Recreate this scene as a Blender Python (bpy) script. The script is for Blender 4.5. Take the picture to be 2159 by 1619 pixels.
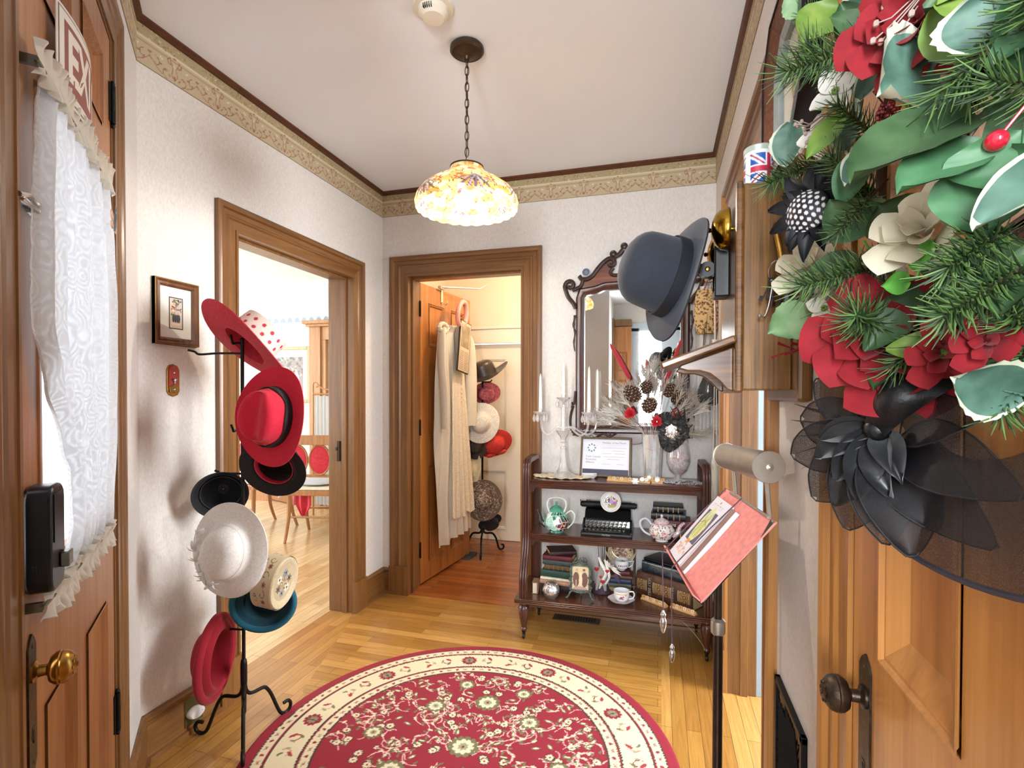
import bpy, math, random
import numpy as np
from mathutils import Vector as V, Matrix, noise
PI = math.pi
R = math.radians
S = bpy.context.scene
for o in list(bpy.data.objects):
    bpy.data.objects.remove(o)

# ------------------------------------------------------------ camera
cam_d = bpy.data.cameras.new('camera')
cam = bpy.data.objects.new('camera', cam_d)
S.collection.objects.link(cam)
S.camera = cam
cam_d.sensor_fit = 'HORIZONTAL'
cam_d.sensor_width = 36
cam_d.lens = 36 * 1084.7 / 2159
cam_d.shift_y = (845.4 - 809.5) / 2159
cam_d.clip_start = 0.02
cam.location = (0, 0, 1.3)
cam.rotation_euler = (R(90) - .0129, -.0017, .2791)

# ------------------------------------------------------------ world, exposure
W = bpy.data.worlds.new('sky')
S.world = W
W.use_nodes = True
bg = W.node_tree.nodes['Background']
bg.inputs[0].default_value = (.92, .96, 1, 1)
bg.inputs[1].default_value = 1.2
S.view_settings.view_transform = 'Standard'
S.view_settings.look = 'None'
S.view_settings.exposure = 0.50
S.view_settings.gamma = 1.0
S.view_settings.use_curve_mapping = False


def lin(c):
    if isinstance(c, str):
        c = [int(c[i:i + 2], 16) for i in (0, 2, 4)]
    return tuple(((v / 255) / 12.92 if v / 255 <= .04045 else ((v / 255 + .055) / 1.055) ** 2.4) for v in c)


def area(name, loc, target, sx, sy, power, col=(1, 1, 1), spread=PI):
    d = bpy.data.lights.new(name, 'AREA')
    d.shape = 'RECTANGLE'
    d.size, d.size_y, d.energy, d.color = sx, sy, power, col
    d.spread = spread
    o = bpy.data.objects.new(name, d)
    S.collection.objects.link(o)
    o.location = loc
    o.rotation_euler = (V(target) - V(loc)).to_track_quat('-Z', 'Y').to_euler()
    return o


def point(name, loc, power, rad, col=(1, 1, 1)):
    d = bpy.data.lights.new(name, 'POINT')
    d.energy, d.shadow_soft_size, d.color = power, rad, col
    o = bpy.data.objects.new(name, d)
    S.collection.objects.link(o)
    o.location = loc
    return o


# daylight through the windows, an added rear fill, and the rooms' own lamps
DAY = (.93, .97, 1)
area('parlour_window_daylight', (-7.6, 2.55, 1.55), (0, 2.45, .6), 1.5, 1.7, 200, DAY)
area('parlour_side_window_daylight', (-4.6, .35, 1.6), (-4.4, 4.5, 1.2), 2.2, 1.6, 40, DAY)
area('front_door_daylight', (-1.30, .64, 1.5), (-.2, 1.75, 1.2), .62, 1.1, 50, DAY)
area('rear_fill_light', (-.13, -1.60, 1.55), (-.5, 2.5, 1.5), .30, 1.3, 34, (.90, .95, 1), 2.1)  # fill lamp added behind the camera, set in the rear opening
area('side_room_daylight', (2.2, 2.0, 1.6), (0, 2.0, 1.2), 1.0, 1.4, 120, (.95, .97, 1))
point('closet_ceiling_lamp', (-.75, 3.55, 2.40), 26, .06, (1, .80, .60))

# ------------------------------------------------------------ materials
MATS = {}


def base(name):
    m = bpy.data.materials.new(name)
    m.use_nodes = True
    n = m.node_tree
    return m, n, n.nodes['Principled BSDF']


def N(n, t, **k):
    x = n.nodes.new(t)
    for a, b in k.items():
        setattr(x, a, b)
    return x


def pm(name, col, rough=.5, metal=0, var=.12, vs=30, bump=0, bs=200, coat=0, alpha=1, trans=0, ior=1.45, emit=None, es=0, sheen=0, stretch=None, thin=0):
    if name in MATS:
        return MATS[name]
    m, n, b = base(name)
    L = n.links
    c = lin(col)
    tc = N(n, 'ShaderNodeTexCoord')
    src = tc.outputs['Object']
    if stretch:
        mp = N(n, 'ShaderNodeMapping')
        mp.inputs['Scale'].default_value = stretch
        L.new(src, mp.inputs[0])
        src = mp.outputs[0]
    if var:
        t = N(n, 'ShaderNodeTexNoise')
        t.inputs['Scale'].default_value = vs
        t.inputs['Detail'].default_value = 4
        L.new(src, t.inputs['Vector'])
        r = N(n, 'ShaderNodeValToRGB')
        r.color_ramp.elements[0].position = .3
        r.color_ramp.elements[1].position = .7
        r.color_ramp.elements[0].color = (*[max(0, v * (1 - var)) for v in c], 1)
        r.color_ramp.elements[1].color = (*[min(1, v * (1 + var)) for v in c], 1)
        L.new(t.outputs['Fac'], r.inputs[0])
        L.new(r.outputs[0], b.inputs['Base Color'])
    else:
        b.inputs['Base Color'].default_value = (*c, 1)
    b.inputs['Roughness'].default_value = rough
    b.inputs['Metallic'].default_value = metal
    b.inputs['Coat Weight'].default_value = coat
    b.inputs['Coat Roughness'].default_value = .12
    b.inputs['Alpha'].default_value = alpha
    b.inputs['Transmission Weight'].default_value = trans
    b.inputs['IOR'].default_value = ior
    b.inputs['Sheen Weight'].default_value = sheen
    if emit:
        b.inputs['Emission Color'].default_value = (*lin(emit), 1)
        b.inputs['Emission Strength'].default_value = es
    if bump:
        t2 = N(n, 'ShaderNodeTexNoise')
        t2.inputs['Scale'].default_value = bs
        t2.inputs['Detail'].default_value = 3
        L.new(src, t2.inputs['Vector'])
        bu = N(n, 'ShaderNodeBump')
        bu.inputs['Strength'].default_value = bump
        bu.inputs['Distance'].default_value = .002
        L.new(t2.outputs['Fac'], bu.inputs['Height'])
        L.new(bu.outputs[0], b.inputs['Normal'])
    if thin:
        tl = N(n, 'ShaderNodeBsdfTranslucent')
        tl.inputs[0].default_value = (*c, 1)
        mx = N(n, 'ShaderNodeMixShader')
        mx.inputs[0].default_value = thin
        L.new(b.outputs[0], mx.inputs[1])
        L.new(tl.outputs[0], mx.inputs[2])
        L.new(mx.outputs[0], n.nodes['Material Output'].inputs[0])
    MATS[name] = m
    return m


def wood(name, dark, light, axis=2, rough=.35, scale=1., fine=.25, coat=.15):
    """streaky timber, grain along the given object axis"""
    if name in MATS:
        return MATS[name]
    m, n, b = base(name)
    L = n.links
    tc = N(n, 'ShaderNodeTexCoord')
    mp = N(n, 'ShaderNodeMapping')
    s = [26 * scale] * 3
    s[axis] = 1.6 * scale
    mp.inputs['Scale'].default_value = s
    L.new(tc.outputs['Object'], mp.inputs[0])
    t = N(n, 'ShaderNodeTexNoise')
    t.inputs['Scale'].default_value = 1.3
    t.inputs['Detail'].default_value = 6
    t.inputs['Roughness'].default_value = .65
    t.inputs['Distortion'].default_value = .6
    L.new(mp.outputs[0], t.inputs['Vector'])
    r = N(n, 'ShaderNodeValToRGB')
    r.color_ramp.elements[0].position = .28
    r.color_ramp.elements[1].position = .72
    r.color_ramp.elements[0].color = (*lin(dark), 1)
    r.color_ramp.elements[1].color = (*lin(light), 1)
    L.new(t.outputs['Fac'], r.inputs[0])
    mp2 = N(n, 'ShaderNodeMapping')
    s2 = [150 * scale] * 3
    s2[axis] = 4 * scale
    mp2.inputs['Scale'].default_value = s2
    L.new(tc.outputs['Object'], mp2.inputs[0])
    t2 = N(n, 'ShaderNodeTexNoise')
    t2.inputs['Scale'].default_value = 1.5
    t2.inputs['Detail'].default_value = 3
    L.new(mp2.outputs[0], t2.inputs['Vector'])
    r2 = N(n, 'ShaderNodeValToRGB')
    r2.color_ramp.elements[0].position = .3
    r2.color_ramp.elements[0].color = (1 - fine * 1.6,) * 3 + (1,)
    r2.color_ramp.elements[1].position = .6
    r2.color_ramp.elements[1].color = (1, 1, 1, 1)
    L.new(t2.outputs['Fac'], r2.inputs[0])
    mx = N(n, 'ShaderNodeMix', data_type='RGBA', blend_type='MULTIPLY')
    mx.inputs[0].default_value = 1
    L.new(r.outputs[0], mx.inputs[6])
    L.new(r2.outputs[0], mx.inputs[7])
    L.new(mx.outputs[2], b.inputs['Base Color'])
    b.inputs['Roughness'].default_value = rough
    b.inputs['Coat Weight'].default_value = coat
    b.inputs['Coat Roughness'].default_value = .2
    bu = N(n, 'ShaderNodeBump')
    bu.inputs['Strength'].default_value = .12
    bu.inputs['Distance'].default_value = .001
    L.new(t2.outputs['Fac'], bu.inputs['Height'])
    L.new(bu.outputs[0], b.inputs['Normal'])
    MATS[name] = m
    return m


def vcol(name, rough=.6, bump=0, coat=0, metal=0, thin=0, bs=400):
    """surface whose printed or woven pattern is stored as a colour attribute"""
    if name in MATS:
        return MATS[name]
    m, n, b = base(name)
    a = N(n, 'ShaderNodeAttribute', attribute_name='Col')
    n.links.new(a.outputs['Color'], b.inputs['Base Color'])
    b.inputs['Roughness'].default_value = rough
    b.inputs['Coat Weight'].default_value = coat
    b.inputs['Metallic'].default_value = metal
    if bump:
        tc = N(n, 'ShaderNodeTexCoord')
        t = N(n, 'ShaderNodeTexNoise')
        t.inputs['Scale'].default_value = bs
        n.links.new(tc.outputs['Object'], t.inputs['Vector'])
        bu = N(n, 'ShaderNodeBump')
        bu.inputs['Strength'].default_value = bump
        bu.inputs['Distance'].default_value = .002
        n.links.new(t.outputs['Fac'], bu.inputs['Height'])
        n.links.new(bu.outputs[0], b.inputs['Normal'])
    if thin:
        tl = N(n, 'ShaderNodeBsdfTranslucent')
        n.links.new(a.outputs['Color'], tl.inputs[0])
        mx = N(n, 'ShaderNodeMixShader')
        mx.inputs[0].default_value = thin
        n.links.new(b.outputs[0], mx.inputs[1])
        n.links.new(tl.outputs[0], mx.inputs[2])
        n.links.new(mx.outputs[0], n.nodes['Material Output'].inputs[0])
    MATS[name] = m
    return m


def mesh_fabric(name, col, density, scale, rough=.6):
    """open net: threads opaque, holes clear"""
    if name in MATS:
        return MATS[name]
    m, n, b = base(name)
    L = n.links
    b.inputs['Base Color'].default_value = (*lin(col), 1)
    b.inputs['Roughness'].default_value = rough
    tc = N(n, 'ShaderNodeTexCoord')
    w = N(n, 'ShaderNodeTexNoise')
    w.inputs['Scale'].default_value = scale
    w.inputs['Detail'].default_value = 1
    L.new(tc.outputs['Object'], w.inputs['Vector'])
    r = N(n, 'ShaderNodeValToRGB')
    r.color_ramp.elements[0].position = .42
    r.color_ramp.elements[1].position = .58
    r.color_ramp.elements[0].color = (density * .55,) * 3 + (1,)
    r.color_ramp.elements[1].color = (min(1, density * 1.45),) * 3 + (1,)
    L.new(w.outputs['Fac'], r.inputs[0])
    L.new(r.outputs[0], b.inputs['Alpha'])
    MATS[name] = m
    return m


# ------------------------------------------------------------ mesh builder
XF = {}


class MB:
    def __init__(s):
        s.v, s.f, s.c, s.mi = [], [], [], []
        s.M = None
        s.k = 0

    def add(s, vs, fs, M=None, cols=None):
        o = len(s.v)
        A = M if M is not None else None
        for p in vs:
            p = V(p)
            if A is not None:
                p = A @ p
            if s.M is not None:
                p = s.M @ p
            s.v.append(p)
        for f in fs:
            s.f.append(tuple(i + o for i in f))
            s.mi.append(s.k)
        if cols is not None:
            s.c.extend(cols)
        return s

    def box(s, x0, y0, z0, x1, y1, z1, M=None):
        vs = [(x, y, z) for z in (z0, z1) for y in (y0, y1) for x in (x0, x1)]
        return s.add(vs, [(0, 2, 3, 1), (4, 5, 7, 6), (0, 1, 5, 4), (2, 6, 7, 3), (0, 4, 6, 2), (1, 3, 7, 5)], M)

    def cb(s, c, d, M=None, rot=None):
        A = Matrix.Translation(c)
        if rot:
            from mathutils import Euler
            A = A @ Euler(rot).to_matrix().to_4x4()
        if M is not None:
            A = M @ A
        return s.box(-d[0] / 2, -d[1] / 2, -d[2] / 2, d[0] / 2, d[1] / 2, d[2] / 2, A)

    def lathe(s, prof, n=24, M=None, cap=True, fn=None):
        vs, fs = [], []
        k = len(prof)
        for i in range(n):
            a = 2 * PI * i / n
            for j, (r, z) in enumerate(prof):
                g = fn(a, j) if fn else 1
                vs.append((r * g * math.cos(a), r * g * math.sin(a), z))
        for i in range(n):
            i2 = (i + 1) % n
            for j in range(k - 1):
                fs.append((i * k + j, i2 * k + j, i2 * k + j + 1, i * k + j + 1))
        if cap:
            if prof[0][0] > 1e-5:
                fs.append(tuple(i * k for i in range(n))[::-1])
            if prof[-1][0] > 1e-5:
                fs.append(tuple(i * k + k - 1 for i in range(n)))
        return s.add(vs, fs, M)

    def tube(s, pts, r, n=8, closed=False, M=None, flat=1):
        pts = [V(p) for p in pts]
        k = len(pts)
        rr = r if isinstance(r, (list, tuple)) else [r] * k
        vs, fs = [], []
        up = None
        for i, p in enumerate(pts):
            a = pts[(i - 1) % k] if (closed or i > 0) else p
            b = pts[(i + 1) % k] if (closed or i < k - 1) else p
            d = (b - a)
            d = d.normalized() if d.length > 1e-9 else V((0, 0, 1))
            if up is None:
                up = d.orthogonal().normalized()
            else:
                up = (up - d * up.dot(d))
                up = up.normalized() if up.length > 1e-6 else d.orthogonal().normalized()
            sd = d.cross(up)
            for j in range(n):
                t = 2 * PI * j / n
                vs.append(p + up * (rr[i] * math.cos(t)) + sd * (rr[i] * flat * math.sin(t)))
        for i in range(k if closed else k - 1):
            i2 = (i + 1) % k
            for j in range(n):
                j2 = (j + 1) % n
                fs.append((i * n + j, i * n + j2, i2 * n + j2, i2 * n + j))
        if not closed:
            fs.append(tuple(range(n))[::-1])
            fs.append(tuple((k - 1) * n + j for j in range(n)))
        return s.add(vs, fs, M)

    def ball(s, c, r, sc=(1, 1, 1), n=12, M=None):
        vs, fs = [], []
        h = max(4, n // 2)
        vs.append((c[0], c[1], c[2] - r * sc[2]))
        for i in range(1, h):
            t = -PI / 2 + PI * i / h
            for j in range(n):
                a = 2 * PI * j / n
                vs.append((c[0] + r * sc[0] * math.cos(t) * math.cos(a), c[1] + r * sc[1] * math.cos(t) * math.sin(a), c[2] + r * sc[2] * math.sin(t)))
        vs.append((c[0], c[1], c[2] + r * sc[2]))
        for j in range(n):
            j2 = (j + 1) % n
            fs.append((0, 1 + j2, 1 + j))
            for i in range(h - 2):
                fs.append((1 + i * n + j, 1 + i * n + j2, 1 + (i + 1) * n + j2, 1 + (i + 1) * n + j))
            fs.append((1 + (h - 2) * n + j, 1 + (h - 2) * n + j2, len(vs) - 1))
        return s.add(vs, fs, M)

    def prism(s, poly, h0, h1, M=None):
        n = len(poly)
        vs = [(x, y, h0) for x, y in poly] + [(x, y, h1) for x, y in poly]
        fs = [tuple(range(n))[::-1], tuple(range(n, 2 * n))]
        fs += [(i, (i + 1) % n, n + (i + 1) % n, n + i) for i in range(n)]
        return s.add(vs, fs, M)

    def grid(s, fn, nu, nv, M=None, cu=False, cols=None):
        vs = [fn(i / (nu - 1 if not cu else nu), j / (nv - 1)) for j in range(nv) for i in range(nu)]
        fs = []
        for j in range(nv - 1):
            for i in range(nu if cu else nu - 1):
                i2 = (i + 1) % nu
                fs.append((j * nu + i, j * nu + i2, (j + 1) * nu + i2, (j + 1) * nu + i))
        return s.add(vs, fs, M, cols)

    def sheet(s, fn, nu, nv, th, M=None):
        """a surface with real thickness"""
        P = [[V(fn(i / (nu - 1), j / (nv - 1))) for i in range(nu)] for j in range(nv)]
        Q = []
        for j in range(nv):
            row = []
            for i in range(nu):
                du = P[j][min(i + 1, nu - 1)] - P[j][max(i - 1, 0)]
                dv = P[min(j + 1, nv - 1)][i] - P[max(j - 1, 0)][i]
                nn = du.cross(dv)
                nn = nn.normalized() if nn.length > 1e-12 else V((0, 0, 1))
                row.append(P[j][i] - nn * th)
            Q.append(row)
        vs = [p for r in P for p in r] + [p for r in Q for p in r]
        o = nu * nv
        fs = []
        for j in range(nv - 1):
            for i in range(nu - 1):
                a = (j * nu + i, j * nu + i + 1, (j + 1) * nu + i + 1, (j + 1) * nu + i)
                fs.append(a)
                fs.append(tuple(x + o for x in a)[::-1])
        for i in range(nu - 1):
            fs.append((i + 1, i, i + o, i + 1 + o))
            k = (nv - 1) * nu
            fs.append((k + i, k + i + 1, k + i + 1 + o, k + i + o))
        for j in range(nv - 1):
            fs.append((j * nu, (j + 1) * nu, (j + 1) * nu + o, j * nu + o))
            k = nu - 1
            fs.append(((j + 1) * nu + k, j * nu + k, j * nu + k + o, (j + 1) * nu + k + o))
        return s.add(vs, fs, M)

    def build(s, name, mat, parent=None, smooth=35, bevel=0, label=None, local=True, world=False):
        me = bpy.data.meshes.new(name)
        vs = s.v
        if world and parent is not None:
            I = XF[parent.name].inverted()
            vs = [I @ p for p in vs]
        me.from_pydata([tuple(p) for p in vs], [], s.f)
        mats = mat if isinstance(mat, (list, tuple)) else [mat]
        for m in mats:
            me.materials.append(m)
        if len(mats) > 1:
            me.polygons.foreach_set('material_index', s.mi)
        if s.c:
            ca = me.color_attributes.new('Col', 'FLOAT_COLOR', 'POINT')
            arr = np.ones((len(vs), 4), dtype=np.float32)
            arr[:, :3] = np.array(s.c, dtype=np.float32)
            ca.data.foreach_set('color', arr.ravel())
        me.update()
        if s.M is not None and s.M.determinant() < 0:
            me.flip_normals()
        if smooth:
            me.polygons.foreach_set('use_smooth', [True] * len(me.polygons))
            me.set_sharp_from_angle(angle=R(smooth))
        o = bpy.data.objects.new(name, me)
        S.collection.objects.link(o)
        XF[o.name] = Matrix.Identity(4)
        if parent is not None:
            o.parent = parent
            XF[o.name] = XF[parent.name]
        if bevel:
            b = o.modifiers.new('bevel', 'BEVEL')
            b.width = bevel
            b.segments = 2
            b.limit_method = 'ANGLE'
            b.angle_limit = R(40)
        if label:
            o['label'] = label
        return o


def thing(name, label, cat, loc=(0, 0, 0), rz=0, rx=0, ry=0, group=None, scale=1):
    o = bpy.data.objects.new(name, None)
    o.empty_display_size = .05
    S.collection.objects.link(o)
    o.location = loc
    o.rotation_euler = (rx, ry, rz)
    o.scale = (scale,) * 3
    o['label'] = label
    o['category'] = cat
    if group:
        o['group'] = group
    from mathutils import Euler
    XF[o.name] = Matrix.Translation(loc) @ Euler((rx, ry, rz)).to_matrix().to_4x4() @ Matrix.Scale(scale, 4)
    return o


def thingM(name, label, cat, M, group=None):
    l, q, s = M.decompose()
    e = q.to_euler()
    return thing(name, label, cat, l, e.z, e.x, e.y, group)


def tag(o, label, cat, group=None):
    o['label'] = label
    o['category'] = cat
    if group:
        o['group'] = group
    return o


def stru(o):
    o['kind'] = 'structure'
    return o


def copyT(o, M=None, label=None, parent=None):
    c = o.copy()
    S.collection.objects.link(c)
    c.parent = parent
    if M is not None:
        c.matrix_basis = M
    if label:
        c['label'] = label
    for ch in list(o.children):
        copyT(ch, None, None, c)
    return c


def frame(o, x, y):
    """matrix with given origin, x axis and approximate y axis"""
    x = V(x).normalized()
    y = V(y)
    z = x.cross(y).normalized()
    y = z.cross(x)
    M = Matrix((x, y, z)).transposed().to_4x4()
    M.translation = V(o)
    return M


def arc(c, r, a0, a1, n, ry=None):
    ry = ry or r
    return [(c[0] + r * math.cos(R(a0 + (a1 - a0) * i / (n - 1))), c[1] + ry * math.sin(R(a0 + (a1 - a0) * i / (n - 1)))) for i in range(n)]


def spline(pts, n=8, closed=False):
    pts = [V(p) for p in pts]
    k = len(pts)
    out = []
    for i in range(k if closed else k - 1):
        g = lambda q: pts[q % k] if closed else pts[max(0, min(k - 1, q))]
        p0, p1, p2, p3 = g(i - 1), g(i), g(i + 1), g(i + 2)
        for j in range(n):
            t = j / n
            out.append(.5 * ((2 * p1) + (p2 - p0) * t + (2 * p0 - 5 * p1 + 4 * p2 - p3) * t * t + (3 * p1 - p0 - 3 * p2 + p3) * t ** 3))
    if not closed:
        out.append(pts[-1])
    return out


def text_mb(txt, size, extrude=.0004, M=None, mb=None, align='CENTER', bold=0):
    cu = bpy.data.curves.new('t', 'FONT')
    cu.body = txt
    cu.size = size
    cu.extrude = extrude
    cu.offset = bold
    cu.align_x = align
    cu.align_y = 'CENTER'
    cu.resolution_u = 3
    ob = bpy.data.objects.new('t', cu)
    S.collection.objects.link(ob)
    dg = bpy.context.evaluated_depsgraph_get()
    me = bpy.data.meshes.new_from_object(ob.evaluated_get(dg))
    mb = mb or MB()
    mb.add([v.co[:] for v in me.vertices], [tuple(p.vertices) for p in me.polygons], M)
    bpy.data.objects.remove(ob)
    bpy.data.curves.remove(cu)
    bpy.data.meshes.remove(me)
    return mb


class Canvas:
    """small pattern painter, metres in, linear colours out"""
    def __init__(s, w, h, res, bgc):
        s.w, s.h, s.res = w, h, res
        s.nx, s.ny = int(w / res) + 1, int(h / res) + 1
        s.X, s.Y = np.meshgrid(np.linspace(0, w, s.nx), np.linspace(0, h, s.ny))
        s.a = np.zeros((s.ny, s.nx, 3))
        s.a[:] = lin(bgc)

    def _box(s, x0, y0, x1, y1):
        i0 = max(0, int(x0 / s.w * (s.nx - 1)))
        i1 = min(s.nx, int(x1 / s.w * (s.nx - 1)) + 2)
        j0 = max(0, int(y0 / s.h * (s.ny - 1)))
        j1 = min(s.ny, int(y1 / s.h * (s.ny - 1)) + 2)
        if i1 <= i0 or j1 <= j0:
            return None
        return slice(j0, j1), slice(i0, i1)

    def ell(s, x, y, rx, ry, col, a=0):
        m = max(rx, ry)
        q = s._box(x - m, y - m, x + m, y + m)
        if q is None:
            return s
        X, Y = s.X[q] - x, s.Y[q] - y
        c, d = math.cos(a), math.sin(a)
        k = ((X * c + Y * d) / rx) ** 2 + ((-X * d + Y * c) / ry) ** 2 <= 1
        s.a[q][k] = lin(col)
        return s

    def line(s, pts, w, col):
        c = lin(col)
        for (x0, y0), (x1, y1) in zip(pts[:-1], pts[1:]):
            q = s._box(min(x0, x1) - w, min(y0, y1) - w, max(x0, x1) + w, max(y0, y1) + w)
            if q is None:
                continue
            X, Y = s.X[q], s.Y[q]
            dx, dy = x1 - x0, y1 - y0
            L = dx * dx + dy * dy + 1e-12
            t = np.clip(((X - x0) * dx + (Y - y0) * dy) / L, 0, 1)
            k = (X - x0 - t * dx) ** 2 + (Y - y0 - t * dy) ** 2 <= (w / 2) ** 2
            s.a[q][k] = c
        return s

    def rect(s, x0, y0, x1, y1, col):
        q = s._box(x0, y0, x1, y1)
        if q is not None:
            k = (s.X[q] >= x0) & (s.X[q] <= x1) & (s.Y[q] >= y0) & (s.Y[q] <= y1)
            s.a[q][k] = lin(col)
        return s

    def flower(s, x, y, r, n, col, mid, a0=0):
        for i in range(n):
            a = a0 + 2 * PI * i / n
            s.ell(x + r * .55 * math.cos(a), y + r * .55 * math.sin(a), r * .5, r * .28, col, a)
        return s.ell(x, y, r * .3, r * .3, mid)

    def scroll(s, x, y, r, a0, turns, w, col, sgn=1):
        n = 18
        p = [(x + r * (1 - .75 * i / n) * math.cos(a0 + sgn * turns * 2 * PI * i / n), y + r * (1 - .75 * i / n) * math.sin(a0 + sgn * turns * 2 * PI * i / n)) for i in range(n + 1)]
        return s.line(p, w, col)

    def mesh(s, mb, fn):
        """fn maps metres on the canvas to a point"""
        cols = s.a.reshape(-1, 3)
        mb.grid(lambda u, v: fn(u * s.w, v * s.h), s.nx, s.ny, cols=list(map(tuple, cols)))
        return mb


rnd = random.Random(7)

# ============================================================ the setting
XL, XR, YB, ZC = -1.745, .2904, 3.0105, 2.614
FW = Matrix(((.70711, .70711, 0, -1.745), (-.70711, .70711, 0, 1.366), (0, 0, 1, 0), (0, 0, 0, 1)))  # front wall: t along, off inward, z
LWM = Matrix(((0, 1, 0, XL), (1, 0, 0, 0), (0, 0, 1, 0), (0, 0, 0, 1)))      # left wall: y, inward, z
BWM = Matrix(((1, 0, 0, 0), (0, -1, 0, YB), (0, 0, 1, 0), (0, 0, 0, 1)))     # back wall
RWM = Matrix(((0, -1, 0, XR), (1, 0, 0, 0), (0, 0, 1, 0), (0, 0, 0, 1)))     # right wall

oakz = wood('stained_pine_upright', '6a4523', '8d6236', 2, .33, 1, .15)
oakx = wood('stained_pine_lying_x', '6a4523', '8d6236', 0, .33, 1, .15)
oaky = wood('stained_pine_lying_y', '6a4523', '8d6236', 1, .33, 1, .15)
doorz = wood('orange_pine_upright', '985622', 'c98a48', 2, .3, .7, .15)
doorx = wood('orange_pine_rail', '985622', 'c98a48', 0, .3, .7, .15)
fdoorz = wood('reddish_door_upright', '9a6038', 'bd8350', 2, .38, .8, .15)
pinez = wood('pale_pine_upright', '94622f', 'b07a40', 2, .35, .8, .12)


def wallpaper(name, col, light):
    m, n, b = base(name)
    L = n.links
    tc = N(n, 'ShaderNodeTexCoord')
    mp = N(n, 'ShaderNodeMapping')
    mp.inputs['Scale'].default_value = (90, 90, 45)
    L.new(tc.outputs['Object'], mp.inputs[0])
    t = N(n, 'ShaderNodeTexNoise')
    t.inputs['Scale'].default_value = 1.6
    t.inputs['Detail'].default_value = 6
    t.inputs['Roughness'].default_value = .7
    L.new(mp.outputs[0], t.inputs['Vector'])
    r = N(n, 'ShaderNodeValToRGB')
    r.color_ramp.elements[0].position = .3
    r.color_ramp.elements[1].position = .68
    r.color_ramp.elements[0].color = (*lin(col), 1)
    r.color_ramp.elements[1].color = (*lin(light), 1)
    L.new(t.outputs['Fac'], r.inputs[0])
    L.new(r.outputs[0], b.inputs['Base Color'])
    b.inputs['Roughness'].default_value = .62
    bu = N(n, 'ShaderNodeBump')
    bu.inputs['Strength'].default_value = .25
    bu.inputs['Distance'].default_value = .001
    L.new(t.outputs['Fac'], bu.inputs['Height'])
    L.new(bu.outputs[0], b.inputs['Normal'])
    MATS[name] = m
    return m


wp = wallpaper('embossed_wallpaper', 'cdc7c0', 'e2ddd8')
plaster = pm('ceiling_paint', 'eff4fa', .8, 0, .01, 4)
cream = pm('cream_paint', 'efe9d6', .7, 0, .02, 4)
closet_paint = pm('warm_white_paint', 'e2d2bc', .7, 0, .03, 4)
bluep = pm('pale_blue_paint', 'c3d2dc', .55, 0, .02, 4)


def wall(name, M, u0, u1, th, holes, mat, z1=ZC):
    """wall in local u / off / z with rectangular openings, thickness goes outward"""
    mb = MB()
    mb.M = M
    x = u0
    for a, b, za, zb in sorted((h[0] - .02, h[1] + .02, h[2], h[3] + .02) for h in holes):
        mb.box(x, -th, 0, a, 0, z1)
        if za > 0:
            mb.box(a, -th, 0, b, 0, za)
        mb.box(a, -th, zb, b, 0, z1)
        x = b
    mb.box(x, -th, 0, u1, 0, z1)
    return stru(mb.build(name, mat, smooth=0))


TH = .15
wall('wall_left', LWM, 1.366, YB + TH, TH, [(1.80, 2.66, 0, 1.985)], wp)
wall('wall_back', BWM, XL, XR, TH, [(-1.555, -.805, 0, 2.055)], wp)
wall('wall_right', RWM, -1.6, YB + TH, .115, [(1.56, 2.40, 0, 2.09), (.11, .895, 0, 2.10)], wp)
wall('wall_front', FW, -.06, 1.70, TH, [(.47, 1.18, 0, 2.245)], wp)
mb = MB()
mb.box(-.79, -1.6, 0, -.64, .07, ZC)
stru(mb.build('wall_rear_left', wp, smooth=0))
mb = MB()
mb.box(-.79, -1.75, 0, -.28, -1.6, ZC).box(.02, -1.75, 0, .44, -1.6, ZC).box(-.28, -1.75, 0, .02, -1.6, .85).box(-.28, -1.75, 2.2, .02, -1.6, ZC)
stru(mb.build('wall_rear', wp, smooth=0))

# ceiling and floor of the hall
mb = MB()
mb.box(-1.9, -1.75, ZC, .44, 3.16, ZC + .1)
stru(mb.build('ceiling', plaster, smooth=0))


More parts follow.
